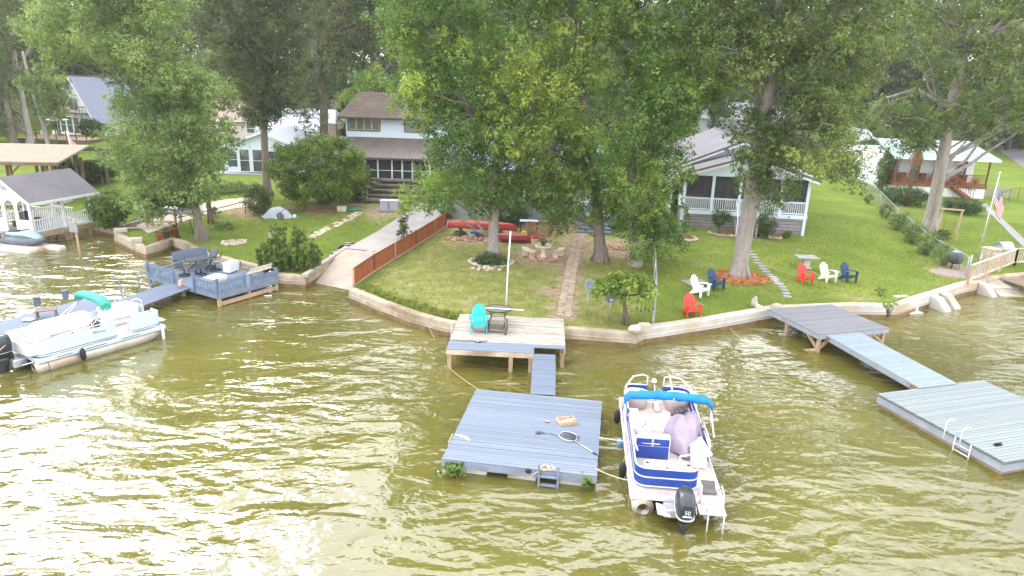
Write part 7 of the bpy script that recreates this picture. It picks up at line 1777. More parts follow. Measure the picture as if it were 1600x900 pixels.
W_ICE = mat('siding_ice', S(214, 226, 238), .6, .03, 2); W_WHITE = mat('siding_white', S(226, 228, 232), .6, .04, 2); W_GREY = mat('siding_grey', S(196, 196, 200), .6, .05, 2)
ROOF_MAUVE = mat('shingle_mauve', S(120, 118, 122), .95, .10, 5, .4, 30, spec=.08, dirt=S(128, 126, 130), dscale=.5); ROOF_BROWN = mat('shingle_brown', S(100, 88, 78), .9, .22, 4, .6, 30, dirt=S(114, 100, 84), dscale=.6)
ROOF_BRMET = mat('metal_brown', S(124, 113, 106), .35, .10, 2, metal=.25, spec=.7); ROOF_SLATE = mat('shingle_slate', S(136, 142, 160), .85, .12, 5, .4, 30); ROOF_PALE = mat('metal_pale', S(166, 172, 184), .5, .05, 2, metal=.1, spec=.3); ROOF_TEAL = mat('metal_teal', S(146, 162, 162), .6, .06, 2, metal=.1, spec=.2)
ROOF_WHITE = mat('roof_white', S(204, 208, 214), .4, .04, 2, spec=.6); ROOF_PINK = mat('shingle_pink', S(176, 150, 142), .85, .12, 5, .3, 30); ROOF_AQUA = mat('metal_aqua', S(150, 186, 204), .4, .08, 2, metal=.15)

# --- porch cottage on the right
a = G(1062, 353); b = G(1256, 369); ang = math.atan2(b.y - a.y, b.x - a.x); W = (b - a).length
pc = thing('porch_cottage', 'pale blue white cottage with a screened porch behind the massive trunk', 'house', tuple(a), ang)
g1 = gz(a); gr = gz(b) - g1
ZF, ZE, RISE, PD, TD = 1.05, 3.85, 1.35, 2.8, 19.0
SK = mat('skirt_board', S(146, 138, 142), .8, .12, 3, rand=.1)
for k in range(6): MB().b2((.16, .03, -.35 + .22 * k), (W - .12, .06, -.35 + .22 * k + .19)).build('skirting_board', SK, pc); MB().b2((W - .06, .06, -.35 + .22 * k), (W - .03, PD, -.35 + .22 * k + .19)).build('skirting_board', SK, pc); MB().b2((.03, .06, -.35 + .22 * k), (.06, PD, -.35 + .22 * k + .19)).build('skirting_board', SK, pc)
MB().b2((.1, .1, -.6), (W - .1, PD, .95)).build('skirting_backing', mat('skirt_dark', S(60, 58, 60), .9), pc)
MB().b2((-.02, -.05, ZF - .12), (W + .02, 0.0, ZF + .16)).build('rim_board', W_ICE, pc, bev=.01); MB().b2((0, .001, ZF - .1), (W, PD, ZF + .1)).build('porch_floor', SK, pc)
posts = [0.0, .235, .45, .765, .98]; posts = [p_ * (W - .22) for p_ in (0, .232, .455, .79, 1.0)]
for p_ in posts: MB().b2((p_, -.03, -.5 if p_ in (posts[0], posts[-1]) else ZF + .161), (p_ + .2, .15, ZE - .19)).build('porch_post', W_ICE, pc, bev=.01)
bal = MB().b2((-.025, .04, ZF + .28), (.025, .09, ZF + .97)).mesh('baluster', WHITE)
for a_, b_ in zip(posts[:-1], posts[1:]):
    x0, x1 = a_ + .2, b_
    MB().b2((x0, .02, ZF + .97), (x1, .12, ZF + 1.07)).build('handrail', W_ICE, pc); MB().b2((x0, .02, ZF + .20), (x1, .12, ZF + .28)).build('bottom_rail', W_ICE, pc)
    n = int((x1 - x0) / .14)
    for i in range(n): put('baluster', bal, pc, (x0 + (x1 - x0) * (i + .5) / n, 0, 0))
    MB().b2((x0 + .002, .10, ZF + 1.071), (x1 - .002, .11, ZE - .2)).build('screen', SCREEN, pc)
MB().b2((-.02, -.06, ZE - .19), (W + .02, .16, ZE + .02)).build('porch_beam', W_ICE, pc)
# porch end and inner walls
for x in (.02, W - .06): MB().b2((x, .161, ZF + .1), (x + .04, PD, ZF + 1.0)).build('porch_end_wall', W_ICE, pc); MB().b2((x, .161, ZF + 1.001), (x + .02, PD, ZE)).build('screen', SCREEN, pc)
wl = MB(); siding(wl, (0, PD), (W, PD), ZF - .2, ZE, .22); wl.build('inner_wall', W_GREY, pc)
window(pc, .6, ZF + .9, 1.2, 1.3, PD - .05, 2, fm=WHITE); o = MB().b2((2.4, PD - .1, ZF + .1), (3.4, PD - .04, ZF + 2.2)).build('door', mat('door_dark', S(92, 94, 98)), pc); MB().ell((3.25, PD - .14, ZF + 1.1), (.04, .04, .04)).build('handle', GALV, o)
window(pc, W - 2.2, ZF + .9, 1.4, 1.3, PD - .05, 2, fm=WHITE); MB().b2((W * .5, PD - .9, ZF + .1), (W * .68, PD - .3, ZF + .9)).build('porch_sofa', mat('sofa', S(150, 140, 132), .9), pc, bev=.06)
wl = MB(); cl = lambda z: (min(.5, (z - ZE) / RISE / 2), max(.5, 1 - (z - ZE) / RISE / 2)); siding(wl, (0, -.02), (W, -.02), ZE + .02, ZE + RISE - .06, .17, cl); wl.build('gable', W_ICE, pc)
ov = .45; k = RISE / (W / 2)
for s_ in (0, 1):
    x0, xm = (-ov, W / 2) if s_ == 0 else (W + ov, W / 2); ze = ZE - ov * k; c = [(x0, -.4, ze), (x0, PD + .3, ze), (xm, PD + .3, ZE + RISE), (xm, -.4, ZE + RISE)]
    if s_: c = [c[1], c[0], c[3], c[2]]
    slab_roof(pc, c, .10, ROOF_MAUVE, courses=0); MB().beam((x0, -.43, ze - .05), (xm, -.43, ZE + RISE - .05), .05, .14).build('drip_edge', mat('edge_brown', S(112, 98, 96), .6), pc); MB().beam((x0, -.405, ze - .20), (xm, -.405, ZE + RISE - .20), .05, .16).build('rake_board', WHITE, pc)
    MB().beam((x0, -.4, ze - .1), (x0, PD + .3, ze - .1), .06, .14).build('eave_gutter', WHITE, pc)
# main block: wider, higher roof behind, wall to the right
MW0, MW1, MZ, MR = -.45, W + .35, 4.0, 2.0
wl = MB(); clm = lambda z: (0, 1) if z < MZ else (min(.5, (z - MZ) / MR / 2), max(.5, 1 - (z - MZ) / MR / 2))
siding(wl, (MW0, PD + .35), (MW1, PD + .35), ZE - .3, MZ + MR - .05, .2, clm); siding(wl, (MW1, PD + .3), (MW1, TD), -.6, MZ, .2); siding(wl, (MW0, TD), (MW0, PD + .3), -.6, MZ, .2); wl.build('wall', W_ICE, pc)
for s_ in (0, 1):
    x0, xm = (MW0 - ov, W / 2) if s_ == 0 else (MW1 + ov, W / 2); kk = MR / ((MW1 - MW0) / 2); ze = MZ - ov * kk; c = [(x0, PD - .15, ze), (x0, TD, ze), (xm, TD, MZ + MR), (xm, PD - .15, MZ + MR)]
    if s_: c = [c[1], c[0], c[3], c[2]]
    slab_roof(pc, c, .12, ROOF_MAUVE, courses=0); MB().beam((x0, PD - .18, ze - .05), (xm, PD - .18, MZ + MR - .05), .05, .14).build('drip_edge', mat('edge_brown', S(112, 98, 96)), pc); MB().beam((x0, PD - .155, ze - .2), (xm, PD - .155, MZ + MR - .2), .05, .16).build('rake_board', WHITE, pc)
MB().tube([(W / 2, PD - .1, MZ + MR + .03), (W / 2, TD, MZ + MR + .03)], .07, 8).build('ridge_cap', ROOF_MAUVE, pc); MB().tube([(W / 2, -.4, ZE + RISE + .02), (W / 2, PD, ZE + RISE + .02)], .06, 8).build('ridge_cap', ROOF_MAUVE, pc)
# stair by the trunk
sx0 = posts[2] - .1
for k in range(5): MB().b2((sx0 + .1, -.3 - .27 * k, ZF - .18 - .22 * k), (sx0 + 1.3, -.06 - .27 * k, ZF - .14 - .22 * k)).build('stair_tread', SK, pc)
for x in (sx0, sx0 + 1.32): MB().beam((x, -.06, ZF - .25), (x, -1.5, -.35), .05, .25).build('stair_stringer', SK, pc); MB().b2((x - .05, -1.5, -.5), (x + .05, -1.4, .85)).build('stair_post', W_ICE, pc); MB().beam((x, -.1, ZF + 1.0), (x, -1.5, .85), .06, .06).build('stair_rail', W_ICE, pc)
MB().ell((W * .86, -.06, ZF + .02), (.08, .03, .04), 8, 5).build('vent', BLACK, pc)

# --- two storey house with brown roof
b = G(560, 292); s_ = 1 / ppm(b.y); H0 = b.z
ux = Yp(541, 213, b.y + 1.6); 
base = Vector((ux.x, b.y, b.z)); up_z0 = ux.z - b.z; up_z1 = Yp(541, 181, b.y + 1.6).z - b.z; WU = 9.0
th = thing('two_storey_house', 'white two storey house with a mossy brown roof and a ribbed metal porch roof', 'house', tuple(base))
wl = MB(); siding(wl, (0, 1.6), (WU, 1.6), up_z0 - 1.2, up_z1, .2); siding(wl, (WU, 1.6), (WU, 7.5), -.5, up_z1, .2); siding(wl, (0, 7.5), (0, 1.6), -.5, up_z1, .2); siding(wl, (WU, 7.5), (0, 7.5), -.5, up_z1, .5); wl.build('wall', W_ICE, th)
TR = mat('trim_dark', S(80, 74, 72), .6)
hw = up_z1 - up_z0
def dark_window(x, w, n):
    o = MB(); z = up_z0 + hw * .34; h = hw * .60; y = 1.57
    o.b2((x - .09, y - .05, z - .09), (x + w + .09, y + .01, z)); o.b2((x - .09, y - .05, z + h), (x + w + .09, y + .01, z + h + .07)); o.b2((x - .09, y - .05, z + .001), (x - .001, y + .01, z + h - .001)); o.b2((x + w + .001, y - .05, z + .001), (x + w + .09, y + .01, z + h - .001))
    fr = o.build('window', TR, th)
    for i in range(n):
        a_, b_ = x + w * i / n, x + w * (i + 1) / n; q = MB(); q.b2((a_, y - .04, z), (a_ + .06, y, z + h)); q.b2((b_ - .06, y - .04, z), (b_, y, z + h)); q.b2((a_ + .061, y - .04, z), (b_ - .061, y, z + .06)); q.b2((a_ + .061, y - .04, z + h - .06), (b_ - .061, y, z + h)); q.build('sash', mat('sash_tan', S(176, 168, 152), .6), fr)
        MB().b2((a_ + .062, y - .02, z + .061), (b_ - .062, y - .012, z + h - .061)).build('pane', GLASSB, fr)
sc_ = 1 / ppm(b.y + 1.6)
dark_window(.25, 47 * sc_, 4); dark_window(91 * sc_, 36 * sc_, 2)
r0 = up_z1; RR = 2.0
slab_roof(th, [(-.55, 1.0, r0 - .05), (WU + .5, 1.0, r0 - .05), (WU - .6, 4.6, r0 + RR), (.55, 4.6, r0 + RR)], .12, ROOF_BROWN, courses=16); slab_roof(th, [(WU + .5, 8.1, r0 - .05), (-.55, 8.1, r0 - .05), (.55, 4.6, r0 + RR), (WU - .6, 4.6, r0 + RR)], .12, ROOF_BROWN); slab_roof(th, [(-.55, 8.1, r0 - .05), (-.55, 1.0, r0 - .05), (.55, 4.59, r0 + RR), (.55, 4.61, r0 + RR)], .1, ROOF_BROWN)
MB().beam((-.57, .97, r0 - .12), (WU + .5, .97, r0 - .12), .10, .14).build('gutter', TR, th); MB().tube([(-.5, 1.0, r0 - .2), (-.2, 1.4, r0 - .5), (-.08, 1.52, r0 - .6), (-.08, 1.52, up_z0)], .045, 6).build('downspout', TR, th)
zp1 = up_z0 - .02; zp0 = Yp(575, 246, b.y - .9).z - b.z
slab_roof(th, [(-2.1, -.9, zp0), (WU, -.9, zp0), (WU, 1.58, zp1), (-.3, 1.58, zp1)], .08, ROOF_BRMET, 'porch_roof', ribs=34)
MB().beam((-2.1, -.92, zp0 - .1), (WU, -.92, zp0 - .1), .06, .16).build('porch_gutter', TR, th)
pz0 = Yp(640, 287, b.y - .5).z - b.z
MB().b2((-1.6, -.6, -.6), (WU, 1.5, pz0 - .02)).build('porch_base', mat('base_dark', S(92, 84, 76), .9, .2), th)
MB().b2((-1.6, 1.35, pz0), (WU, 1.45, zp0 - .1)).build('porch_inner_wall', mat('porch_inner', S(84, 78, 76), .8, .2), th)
xs_ = [(578 - 541) * sc_ * .96, (598 - 541) * sc_ * .96, (620 - 541) * sc_ * .96, (636 - 541) * sc_ * .96, (652 - 541) * sc_ * .96, 7.6, WU - .1]; xs_ = [-1.5] + xs_
for x in xs_: MB().b2((x - .06, -.55, pz0), (x + .06, -.43, zp0 - .19)).build('porch_post', WHITE, th)
for i, (x0, x1) in enumerate(zip(xs_[:-1], xs_[1:])):
    MB().b2((x0 + .061, -.53, pz0), (x1 - .061, -.45, pz0 + (.28 if i != 1 else .06))).build('kick_board', WHITE, th)
    MB().b2((x0 + .062, -.49, pz0 + .281), (x1 - .062, -.48, zp0 - .19)).build('screen', SCREEN, th)
    MB().b2((x0 + .062, -.51, pz0 + 1.05), (x1 - .062, -.491, pz0 + 1.10)).build('screen_bar', WHITE, th)
MB().ell((4.1, .2, pz0 + .9), (.3, .2, .35), 8, 6, rough=.5).build('red_item', mat('red_item', S(176, 52, 44), .6), th)
MB().b2((5.0, .4, pz0), (6.4, 1.2, pz0 + .8)).build('porch_couch', mat('couch_tan', S(150, 132, 110), .9), th, bev=.06)
# little terrace things
for i, (x, y) in enumerate(((604, 297), (625, 290))): bucket(['small blue grey pail on the terrace by the porch', 'small dark pail at the porch edge of the brown roofed house'][i], x, y, mat('pail_slate', S(96, 110, 124), .5), .2, .4)

# --- middle cottage hidden by the maples
b0 = G(700, 340); WM = (945 - 700) / ppm(b0.y); MH = thing('middle_cottage', 'green grey cottage with tall dark screens hidden behind the maples', 'house', tuple(b0))
GG = mat('siding_sage', S(146, 158, 156), .7, .06, 2)
MB().b2((0, .1, -.6), (WM, 7.5, 1.0)).build('foundation', mat('foundation', S(120, 128, 126), .8, .12), MH); wl = MB(); siding(wl, (0, 0), (WM, 0), -.4, 1.25, .2); siding(wl, (WM, 0), (WM, 7.5), -.4, 3.6, .2); siding(wl, (0, 7.5), (0, 0), -.4, 3.6, .2); wl.build('wall', GG, MH)
nP = 8
for i in range(nP + 1): MB().b2((WM * .78 * i / nP - .06, -.02, 1.25), (WM * .78 * i / nP + .06, .10, 3.45)).build('screen_post', W_ICE, MH)
for i in range(nP): MB().b2((WM * .78 * i / nP + .062, .04, 1.25), (WM * .78 * (i + 1) / nP - .062, .05, 3.45)).build('screen', SCREEN, MH)
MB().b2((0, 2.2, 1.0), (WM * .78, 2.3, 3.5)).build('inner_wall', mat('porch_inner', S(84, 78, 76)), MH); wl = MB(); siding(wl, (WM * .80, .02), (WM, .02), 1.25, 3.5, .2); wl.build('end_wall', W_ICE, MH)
MB().b2((-.1, -.06, 3.451), (WM + .1, .2, 3.65)).build('porch_beam', W_ICE, MH)
slab_roof(MH, [(-.4, -.5, 3.6), (WM + .4, -.5, 3.6), (WM + .4, 4, 5.1), (-.4, 4, 5.1)], .12, ROOF_SLATE, courses=14); slab_roof(MH, [(WM + .4, 8.4, 3.6), (-.4, 8.4, 3.6), (-.4, 4, 5.1), (WM + .4, 4, 5.1)], .12, ROOF_SLATE)
STG = mat('deck_grey_green', S(122, 134, 138), .75, .08, 3)
s0 = G(932, 366); t = thing('deck_steps', 'wide grey green steps and landing in front of the middle cottage', 'steps', tuple(s0), -.06)
for k in range(5): MB().b2((-1.35 + .12 * k, .34 * k, .20 * k - .25), (1.15 - .18 * k, .34 * k + .345 if k < 4 else 3.4, .20 * k + .16)).build('step', STG, t, bev=.012)
MB().b2((.5, 1.38, .3), (3.2, 3.4, .94)).build('landing', STG, t); 
for k in range(7): MB().b2((.5, 1.38 + .29 * k, .941), (3.2, 1.38 + .29 * k + .275, .975)).build('deck_board', mat('deck_pale', S(168, 172, 184), .7, .08, rand=.06), t)
for x in (-1.2, 3.1): MB().tube([(x, 1.5, .9), (x, 1.5, 1.9)], .03, 6).build('rail_post', WHITE, t)
MB().beam((-1.2, 1.5, 1.9), (-1.35, .1, 1.0), .05, .05).build('hand_rail', WHITE, t)

# --- right house with the brown deck
a = G(1392, 302); b = G(1540, 312); ang = math.atan2(b.y - a.y, b.x - a.x) * .6; WD = (b - a).length
BRN = mat('deck_brown', S(130, 82, 56), .75, .18, 3, .2, 20, rand=.08)
rh = thing('deck_house', 'white lake house with a brown railed deck and a pale teal metal roof', 'house', tuple(a), ang)
DZ = 1.05; DD = 2.6
MB().b2((.02, .02, -.6), (WD - .02, DD + 6, DZ - .3)).build('foundation', W_WHITE, rh)
for k in range(6): MB().b2((WD * k / 6 + .06, -.01, -.5), (WD * (k + 1) / 6 - .04, .018, DZ - .3)).build('foundation_panel', WHITE, rh)
MB().b2((-.04, -.06, DZ - .30), (WD + .04, .0, DZ)).build('deck_rim', BRN, rh); MB().b2((-.06, .001, DZ - .3), (-.01, DD, DZ)).build('deck_rim', BRN, rh)
MB().b2((0, 0.002, DZ - .1), (WD, DD, DZ)).build('deck_floor', BRN, rh)
EZ = DZ + 2.45
for x in (0, WD * .25, WD * .5, WD * .74, WD - .12): MB().b2((x, .0, DZ), (x + .12, .12, EZ)).build('deck_post', WOODB, rh)
MB().b2((-.02, -.02, DZ + .92), (WD + .02, .14, DZ + .98)).build('top_rail', BRN, rh); MB().b2((0, .04, DZ + .08), (WD, .09, DZ + .16)).build('bottom_rail', BRN, rh)
MB().b2((-.03, .141, DZ + .92), (.10, DD, DZ + .98)).build('top_rail', BRN, rh)
for k in range(14): MB().b2((.02, .16 + .17 * k, DZ + .05), (.05, .16 + .17 * k + .15, DZ + .91)).build('rail_slat', BRN, rh)
xs_ = [0.12, WD * .25, WD * .5, WD * .74]; xe_ = [WD * .25, WD * .5, WD * .74, WD - .12]
for i, (x0, x1) in enumerate(zip(xs_, xe_)):
    x0 += .13 if i else 0; cx = (x0 + x1) / 2; rad = (x1 - x0) / 2
    for j in range(15):                          # sunburst infill
        an = math.pi * (j + .5) / 15; L1 = min(rad / max(.05, abs(math.cos(an))), .72 / max(.05, math.sin(an))) * .98
        if L1 > .2: MB().beam((cx + .18 * math.cos(an), .06, DZ + .18 + .18 * math.sin(an)), (cx + L1 * math.cos(an), .06, DZ + .18 + L1 * math.sin(an)), .025, .055).build('sunburst_slat', BRN, rh)
    MB().loft([(cx, .045, DZ + .18, .2, .2), (cx, .075, DZ + .18, .2, .2)], 14, axis='y').build('sunburst_hub', BRN, rh)
wl = MB(); siding(wl, (0, DD), (WD, DD), DZ, EZ + .3, .22); siding(wl, (WD, DD), (WD, DD + 9), -.5, EZ + .3, .22); siding(wl, (0, DD + 9), (0, DD), -.5, EZ + .3, .22); wl.build('wall', W_WHITE, rh)
for x, w_ in ((.5, 1.0), (2.6, .9), (WD * .55, 1.2), (WD * .8, 1.0)): window(rh, x, DZ + .1, w_, 2.0, DD - .03, 1, grid=1)
slab_roof(rh, [(-.5, -.6, EZ + .02), (WD + .5, -.6, EZ + .02), (WD + .3, DD + 2.5, EZ + 1.35), (-.3, DD + 2.5, EZ + 1.35)], .1, ROOF_TEAL, 'roof', ribs=12); slab_roof(rh, [(WD + .3, DD + 9, EZ + .3), (-.3, DD + 9, EZ + .3), (-.3, DD + 2.51, EZ + 1.35), (WD + .3, DD + 2.51, EZ + 1.35)], .1, ROOF_TEAL, 'roof')
MB().b2((-.5, -.68, EZ - .16), (WD + .5, -.6, EZ + .0)).build('eave_board', WHITE, rh)
for k in range(6): MB().b2((WD * .62 + .28 * k, -.95, DZ - .2 - .2 * k), (WD * .62 + .28 * k + .3, -.07, DZ - .16 - .2 * k)).build('stair_tread', BRN, rh)
for y in (-.98, -.10): MB().beam((WD * .60, y, DZ - .15), (WD * .62 + 1.9, y, -.35), .05, .25).build('stair_stringer', BRN, rh); MB().beam((WD * .60, y, DZ + .9), (WD * .62 + 1.9, y, .65), .07, .07).build('stair_rail', BRN, rh)
for k in range(8): x = WD * .62 + .24 * k; z = DZ - .15 - .17 * k; MB().b2((x - .02, -1.0, z), (x + .02, -.96, z + 1.0)).build('stair_baluster', BRN, rh)
for k in range(4): t_ = MB().b2((1.0 + 1.9 * k, 1.0, DZ), (1.6 + 1.9 * k, 1.6, DZ + .85)).build('deck_seat', mat('seat_brown', S(96, 66, 52), .8, .2), rh, bev=.05)
# small gabled shed by the deck, white sheds behind
simple_house('garden_shed', 'nearest white shed with a teal roof left of the brown deck', 1352, 268, 34, 5, 2.3, 1.1, W_WHITE, ROOF_TEAL, 'gable_front', .0, ribs=0, cat='shed', w=2.6)
simple_house('garden_shed', 'second white shed, uphill of the nearest one', 1330, 246, 30, 5, 2.4, 1.3, W_WHITE, ROOF_TEAL, 'gable_front', .0, cat='shed', w=2.8)
simple_house('garden_shed', 'small third white shed at the top of the row', 1312, 232, 26, 5, 2.3, 1.2, W_WHITE, ROOF_TEAL, 'gable_front', .0, cat='shed', w=2.6)
simple_house('white_house', 'long bright white metal roofed house behind the porch cottage', 1085, 205, 170, 12, 2.6, 2.6, W_WHITE, ROOF_WHITE, 'gable_side', 0, wins=((.1, .8, 1.2, 1.2, 2), (.7, .8, 1.2, 1.2, 2)), ribs=30)
simple_house('white_house', 'white house with a pale teal roof up behind the deck house', 1395, 200, 130, 9, 3.0, 3.6, W_WHITE, ROOF_PALE, 'gable_side', 0, wins=((.1, .8, 1.2, 1.2, 2), (.6, .8, 1.2, 1.2, 2)), ribs=24)
simple_house('white_house', 'white house with dark windows and a teal roof at the top right', 1500, 205, 130, 9, 4.6, 2.2, W_WHITE, ROOF_TEAL, 'gable_side', 0, wins=((.12, 2.6, 1.0, 1.3, 1), (.3, 2.6, 1.0, 1.3, 1), (.6, 2.6, 1.0, 1.3, 1), (.2, .6, 1.0, 1.3, 1)), ribs=24)
simple_house('white_house', 'white gabled house showing through the gap in the big maple', 672, 205, 66, 8, 4.2, 2.4, W_WHITE, ROOF_PALE, 'gable_front', 0, wins=((.35, 2.4, 1.0, 1.2, 1),))
# --- left group
sm = simple_house('grey_roofed_house', 'white lake house with french windows and a pale grey roof behind the oak trunks', 352, 268, 125, 9, 2.5, 1.5, W_ICE, ROOF_PALE, 'gable_front', 0, wins=((.05, .5, .9, 1.4, 1), (.20, .1, .9, 2.1, 1), (.36, .1, .9, 2.1, 1), (.55, .6, .9, 1.5, 1), (.69, .6, .9, 1.5, 1), (.83, .6, .9, 1.5, 1)))[0]
MB().b2((-.5, -1.6, -1.0), (7.4, -.05, -.02)).build('terrace_wall', W_WHITE, sm); MB().b2((-.6, -1.7, -.019), (7.5, -.04, .02)).build('terrace_floor', mat('terrace_grey', S(150, 150, 158), .8), sm)
simple_house('low_house', 'wide house with a pale grey hipped roof behind the french windows', 410, 232, 110, 9, 2.6, 2.0, mat('wall_sand', S(186, 174, 150), .8, .08), ROOF_PALE, 'hip', 0, wins=((.3, .8, 1, 1.2, 1),))
simple_house('pink_roofed_house', 'house with a pinkish roof behind the light green tree', 320, 215, 110, 9, 2.6, 2.4, mat('wall_pink', S(206, 190, 186), .8, .06), ROOF_PINK, 'gable_side', 0, wins=((.2, .8, 1, 1.2, 1), (.6, .8, 1, 1.2, 1)))
af = simple_house('steep_roofed_house', 'house with a steep slate blue roof and a balcony above the wooden deck', 96, 208, 84, 11, 2.5, 5.0, W_WHITE, ROOF_SLATE, 'gable_front', R_(-24), wins=((.04, .2, 1.0, 2.0, 1), (.22, .2, 1.0, 2.0, 1), (.40, .2, 1.0, 2.0, 1), (.60, .2, 1.4, 2.0, 2), (.36, 3.2, 1.6, 1.5, 2)), over=.6)[0]
MB().b2((2.2, -1.0, 2.75), (7, -.05, 2.85)).build('balcony_floor', WOODB, af); MB().b2((2.2, -1.02, 3.6), (7, -.95, 3.7)).build('balcony_rail', WOODB, af)
for k in range(9): MB().b2((2.25 + .58 * k, -1.0, 2.851), (2.31 + .58 * k, -.96, 3.6)).build('balcony_baluster', WOODB, af)
simple_house('blue_roofed_house', 'low house with a pale blue grey roof right of the steep roof', 190, 200, 80, 8, 2.6, 2.0, W_GREY, mat('roof_blue_grey', S(176, 190, 204), .6, .06), 'gable_side', R_(-10), wins=((.3, .8, 1, 1.2, 1), (.6, .8, 1, 1.2, 1)))
p = G(28, 224); t = thing('wooden_deck', 'grey wooden deck with a rail in front of the steep roofed house', 'deck', tuple(p), R_(-2)); wdk = 110 / ppm(p.y)
MB().b2((0, 0, -.5), (wdk, 4, .62)).build('deck_base', mat('deck_base', S(112, 100, 92), .9, .15), t)
for k in range(12): MB().b2((-.1, -.1 + .34 * k, .621), (wdk + .1, .22 + .34 * k, .66)).build('deck_board', WOODT, t)
for k in range(8): MB().b2((wdk * k / 7 - .05, -.08, .66), (wdk * k / 7 + .05, .02, 1.7)).build('rail_post', WOODB, t)
MB().b2((-.1, -.1, 1.701), (wdk + .1, .04, 1.77)).build('top_rail', WOODB, t); MB().b2((-.1, -.05, 1.2), (wdk + .1, -.01, 1.25)).build('mid_rail', WOODB, t)
for i in range(3):
    tt = thing('deck_chair', ['white deck chair at the left on the grey wooden deck', 'white deck chair in the middle of the grey wooden deck', 'white deck chair at the right on the grey wooden deck'][i], 'chair', tuple(p + Vector((2.2 + 1.6 * i, 1.2, .665))), .3 * i)
    MB().b2((-.25, -.25, .38), (.25, .25, .43)).build('seat', WHITE, tt); MB().b2((-.25, .24, .44), (.25, .29, .95)).build('backrest', WHITE, tt)
    for sx in (-.22, .22):
        for sy in (-.22, .22): MB().b2((sx - .02, sy - .02, 0), (sx + .02, sy + .02, .379)).build('leg', WHITE, tt)
# parasol by the steep house
p2 = p + Vector((3.5, 2.6, .66)); t = thing('parasol', 'white parasol on the grey wooden deck', 'parasol', tuple(p2)); MB().tube([(0, 0, 0), (0, 0, 2.4)], .03, 6).build('pole', ALU, t); MB().loft([(0, 0, 2.1, 1.3, 1.3), (0, 0, 2.12, 1.28, 1.28), (0, 0, 2.55, .05, .05)], 8, smooth=False).build('canopy', mat('canopy_white', S(226, 236, 236), .7, .03), t)
# red shed, chimney, aqua roofs
simple_house('red_shed', 'small red shed behind the dark oak trunk', 526, 228, 30, 4, 2.0, 1.0, mat('shed_red', S(168, 72, 58), .8, .12), ROOF_WHITE, 'gable_front', 0, w=3.2, cat='shed')
p = G(522, 240); t = thing('brick_chimney', 'brick chimney beside the dark oak trunk', 'chimney', tuple(p)); MB().b2((-.4, -.4, -.3), (.4, .4, 3.3)).build('chimney_stack', mat('chimney_brick', S(164, 140, 128), .9, .15, 8, .4, 30), t); MB().b2((-.48, -.48, 3.301), (.48, .48, 3.45)).build('chimney_cap', CONC, t)
simple_house('aqua_pavilion', 'pavilion with an aqua pyramid roof far behind the oak trunk', 512, 160, 52, 5, 3.2, 2.0, mat('pav_grey', S(150, 150, 146), .8), ROOF_AQUA, 'hip', 0, wins=((.15, .8, 1.2, 1.6, 1), (.6, .8, 1.2, 1.6, 1)))
simple_house('aqua_roofed_house', 'small aqua roofed house higher up behind the aqua pavilion', 505, 134, 50, 6, 2.6, 2.2, W_GREY, ROOF_AQUA, 'gable_side', 0)
simple_house('low_house', 'small white house with a pink roof below the aqua pavilion', 512, 185, 40, 5, 2.2, 1.2, W_WHITE, ROOF_PINK, 'gable_side', 0, wins=((.4, .6, .8, 1.1, 1),))
# --- gazebo over the water
a = P(54, 366, .85); b = P(147, 346, .85); ang = math.atan2(b.y - a.y, b.x - a.x); GW = (b - a).length; GD = 3.4
gm = Matrix.Translation((a.x, a.y, .85)) @ Matrix.Rotation(ang, 4, 'Z')
gz_ = thing('gazebo', 'white railed gazebo with a grey shingle roof standing on piles in the water', 'gazebo', M=gm)
GZW = mat('gazebo_white', S(230, 236, 240), .5, .04, 2); EH = 2.35; GR = 1.15
for k in range(14): MB().b2((-.05, -.08 + GD / 14 * k, -.05), (GW + .05, -.08 + GD / 14 * (k + 1) - .012, 0)).build('floor_board', WOODG, gz_)
MB().b2((-.05, -.12, -.28), (GW + .05, -.05, -.051)).build('rim_joist', WOODT, gz_); MB().b2((-.05, -.049, -.28), (0, GD, -.051)).build('rim_joist', WHITE, gz_)
for x in (.2, GW * .52, GW * .58, GW - .3):
    for y in (.1, GD - .2): MB().b2((x - .08, y - .08, -2.2), (x + .08, y + .08, -.29)).build('pile', WOODT, gz_)
for y in (0, GD - .14):
    for x in (0, GW * .5, GW - .14): MB().b2((x, y, 0), (x + .14, y + .14, EH - .02)).build('post', GZW, gz_, bev=.01)
def rail_run(p0, p1, n):
    p0 = Vector(p0); p1 = Vector(p1); MB().beam(p0 + Vector((0, 0, .84)), p1 + Vector((0, 0, .84)), .1, .07).build('top_rail', GZW, gz_); MB().beam(p0 + Vector((0, 0, .1)), p1 + Vector((0, 0, .1)), .06, .08).build('bottom_rail', GZW, gz_)
    me_ = MB().box((0, 0, .47), (.05, .05, .66)).mesh('baluster', GZW)
    for i in range(n): put('baluster', me_, gz_, tuple(p0.lerp(p1, (i + .5) / n)))
for y in (.07, GD - .07): rail_run((.14, y, 0), (GW * .5, y, 0), 13); rail_run((GW * .5 + .14, y, 0), (GW - .14, y, 0), 13)
rail_run((GW - .07, 1.6, 0), (GW - .07, GD - .14, 0), 8)
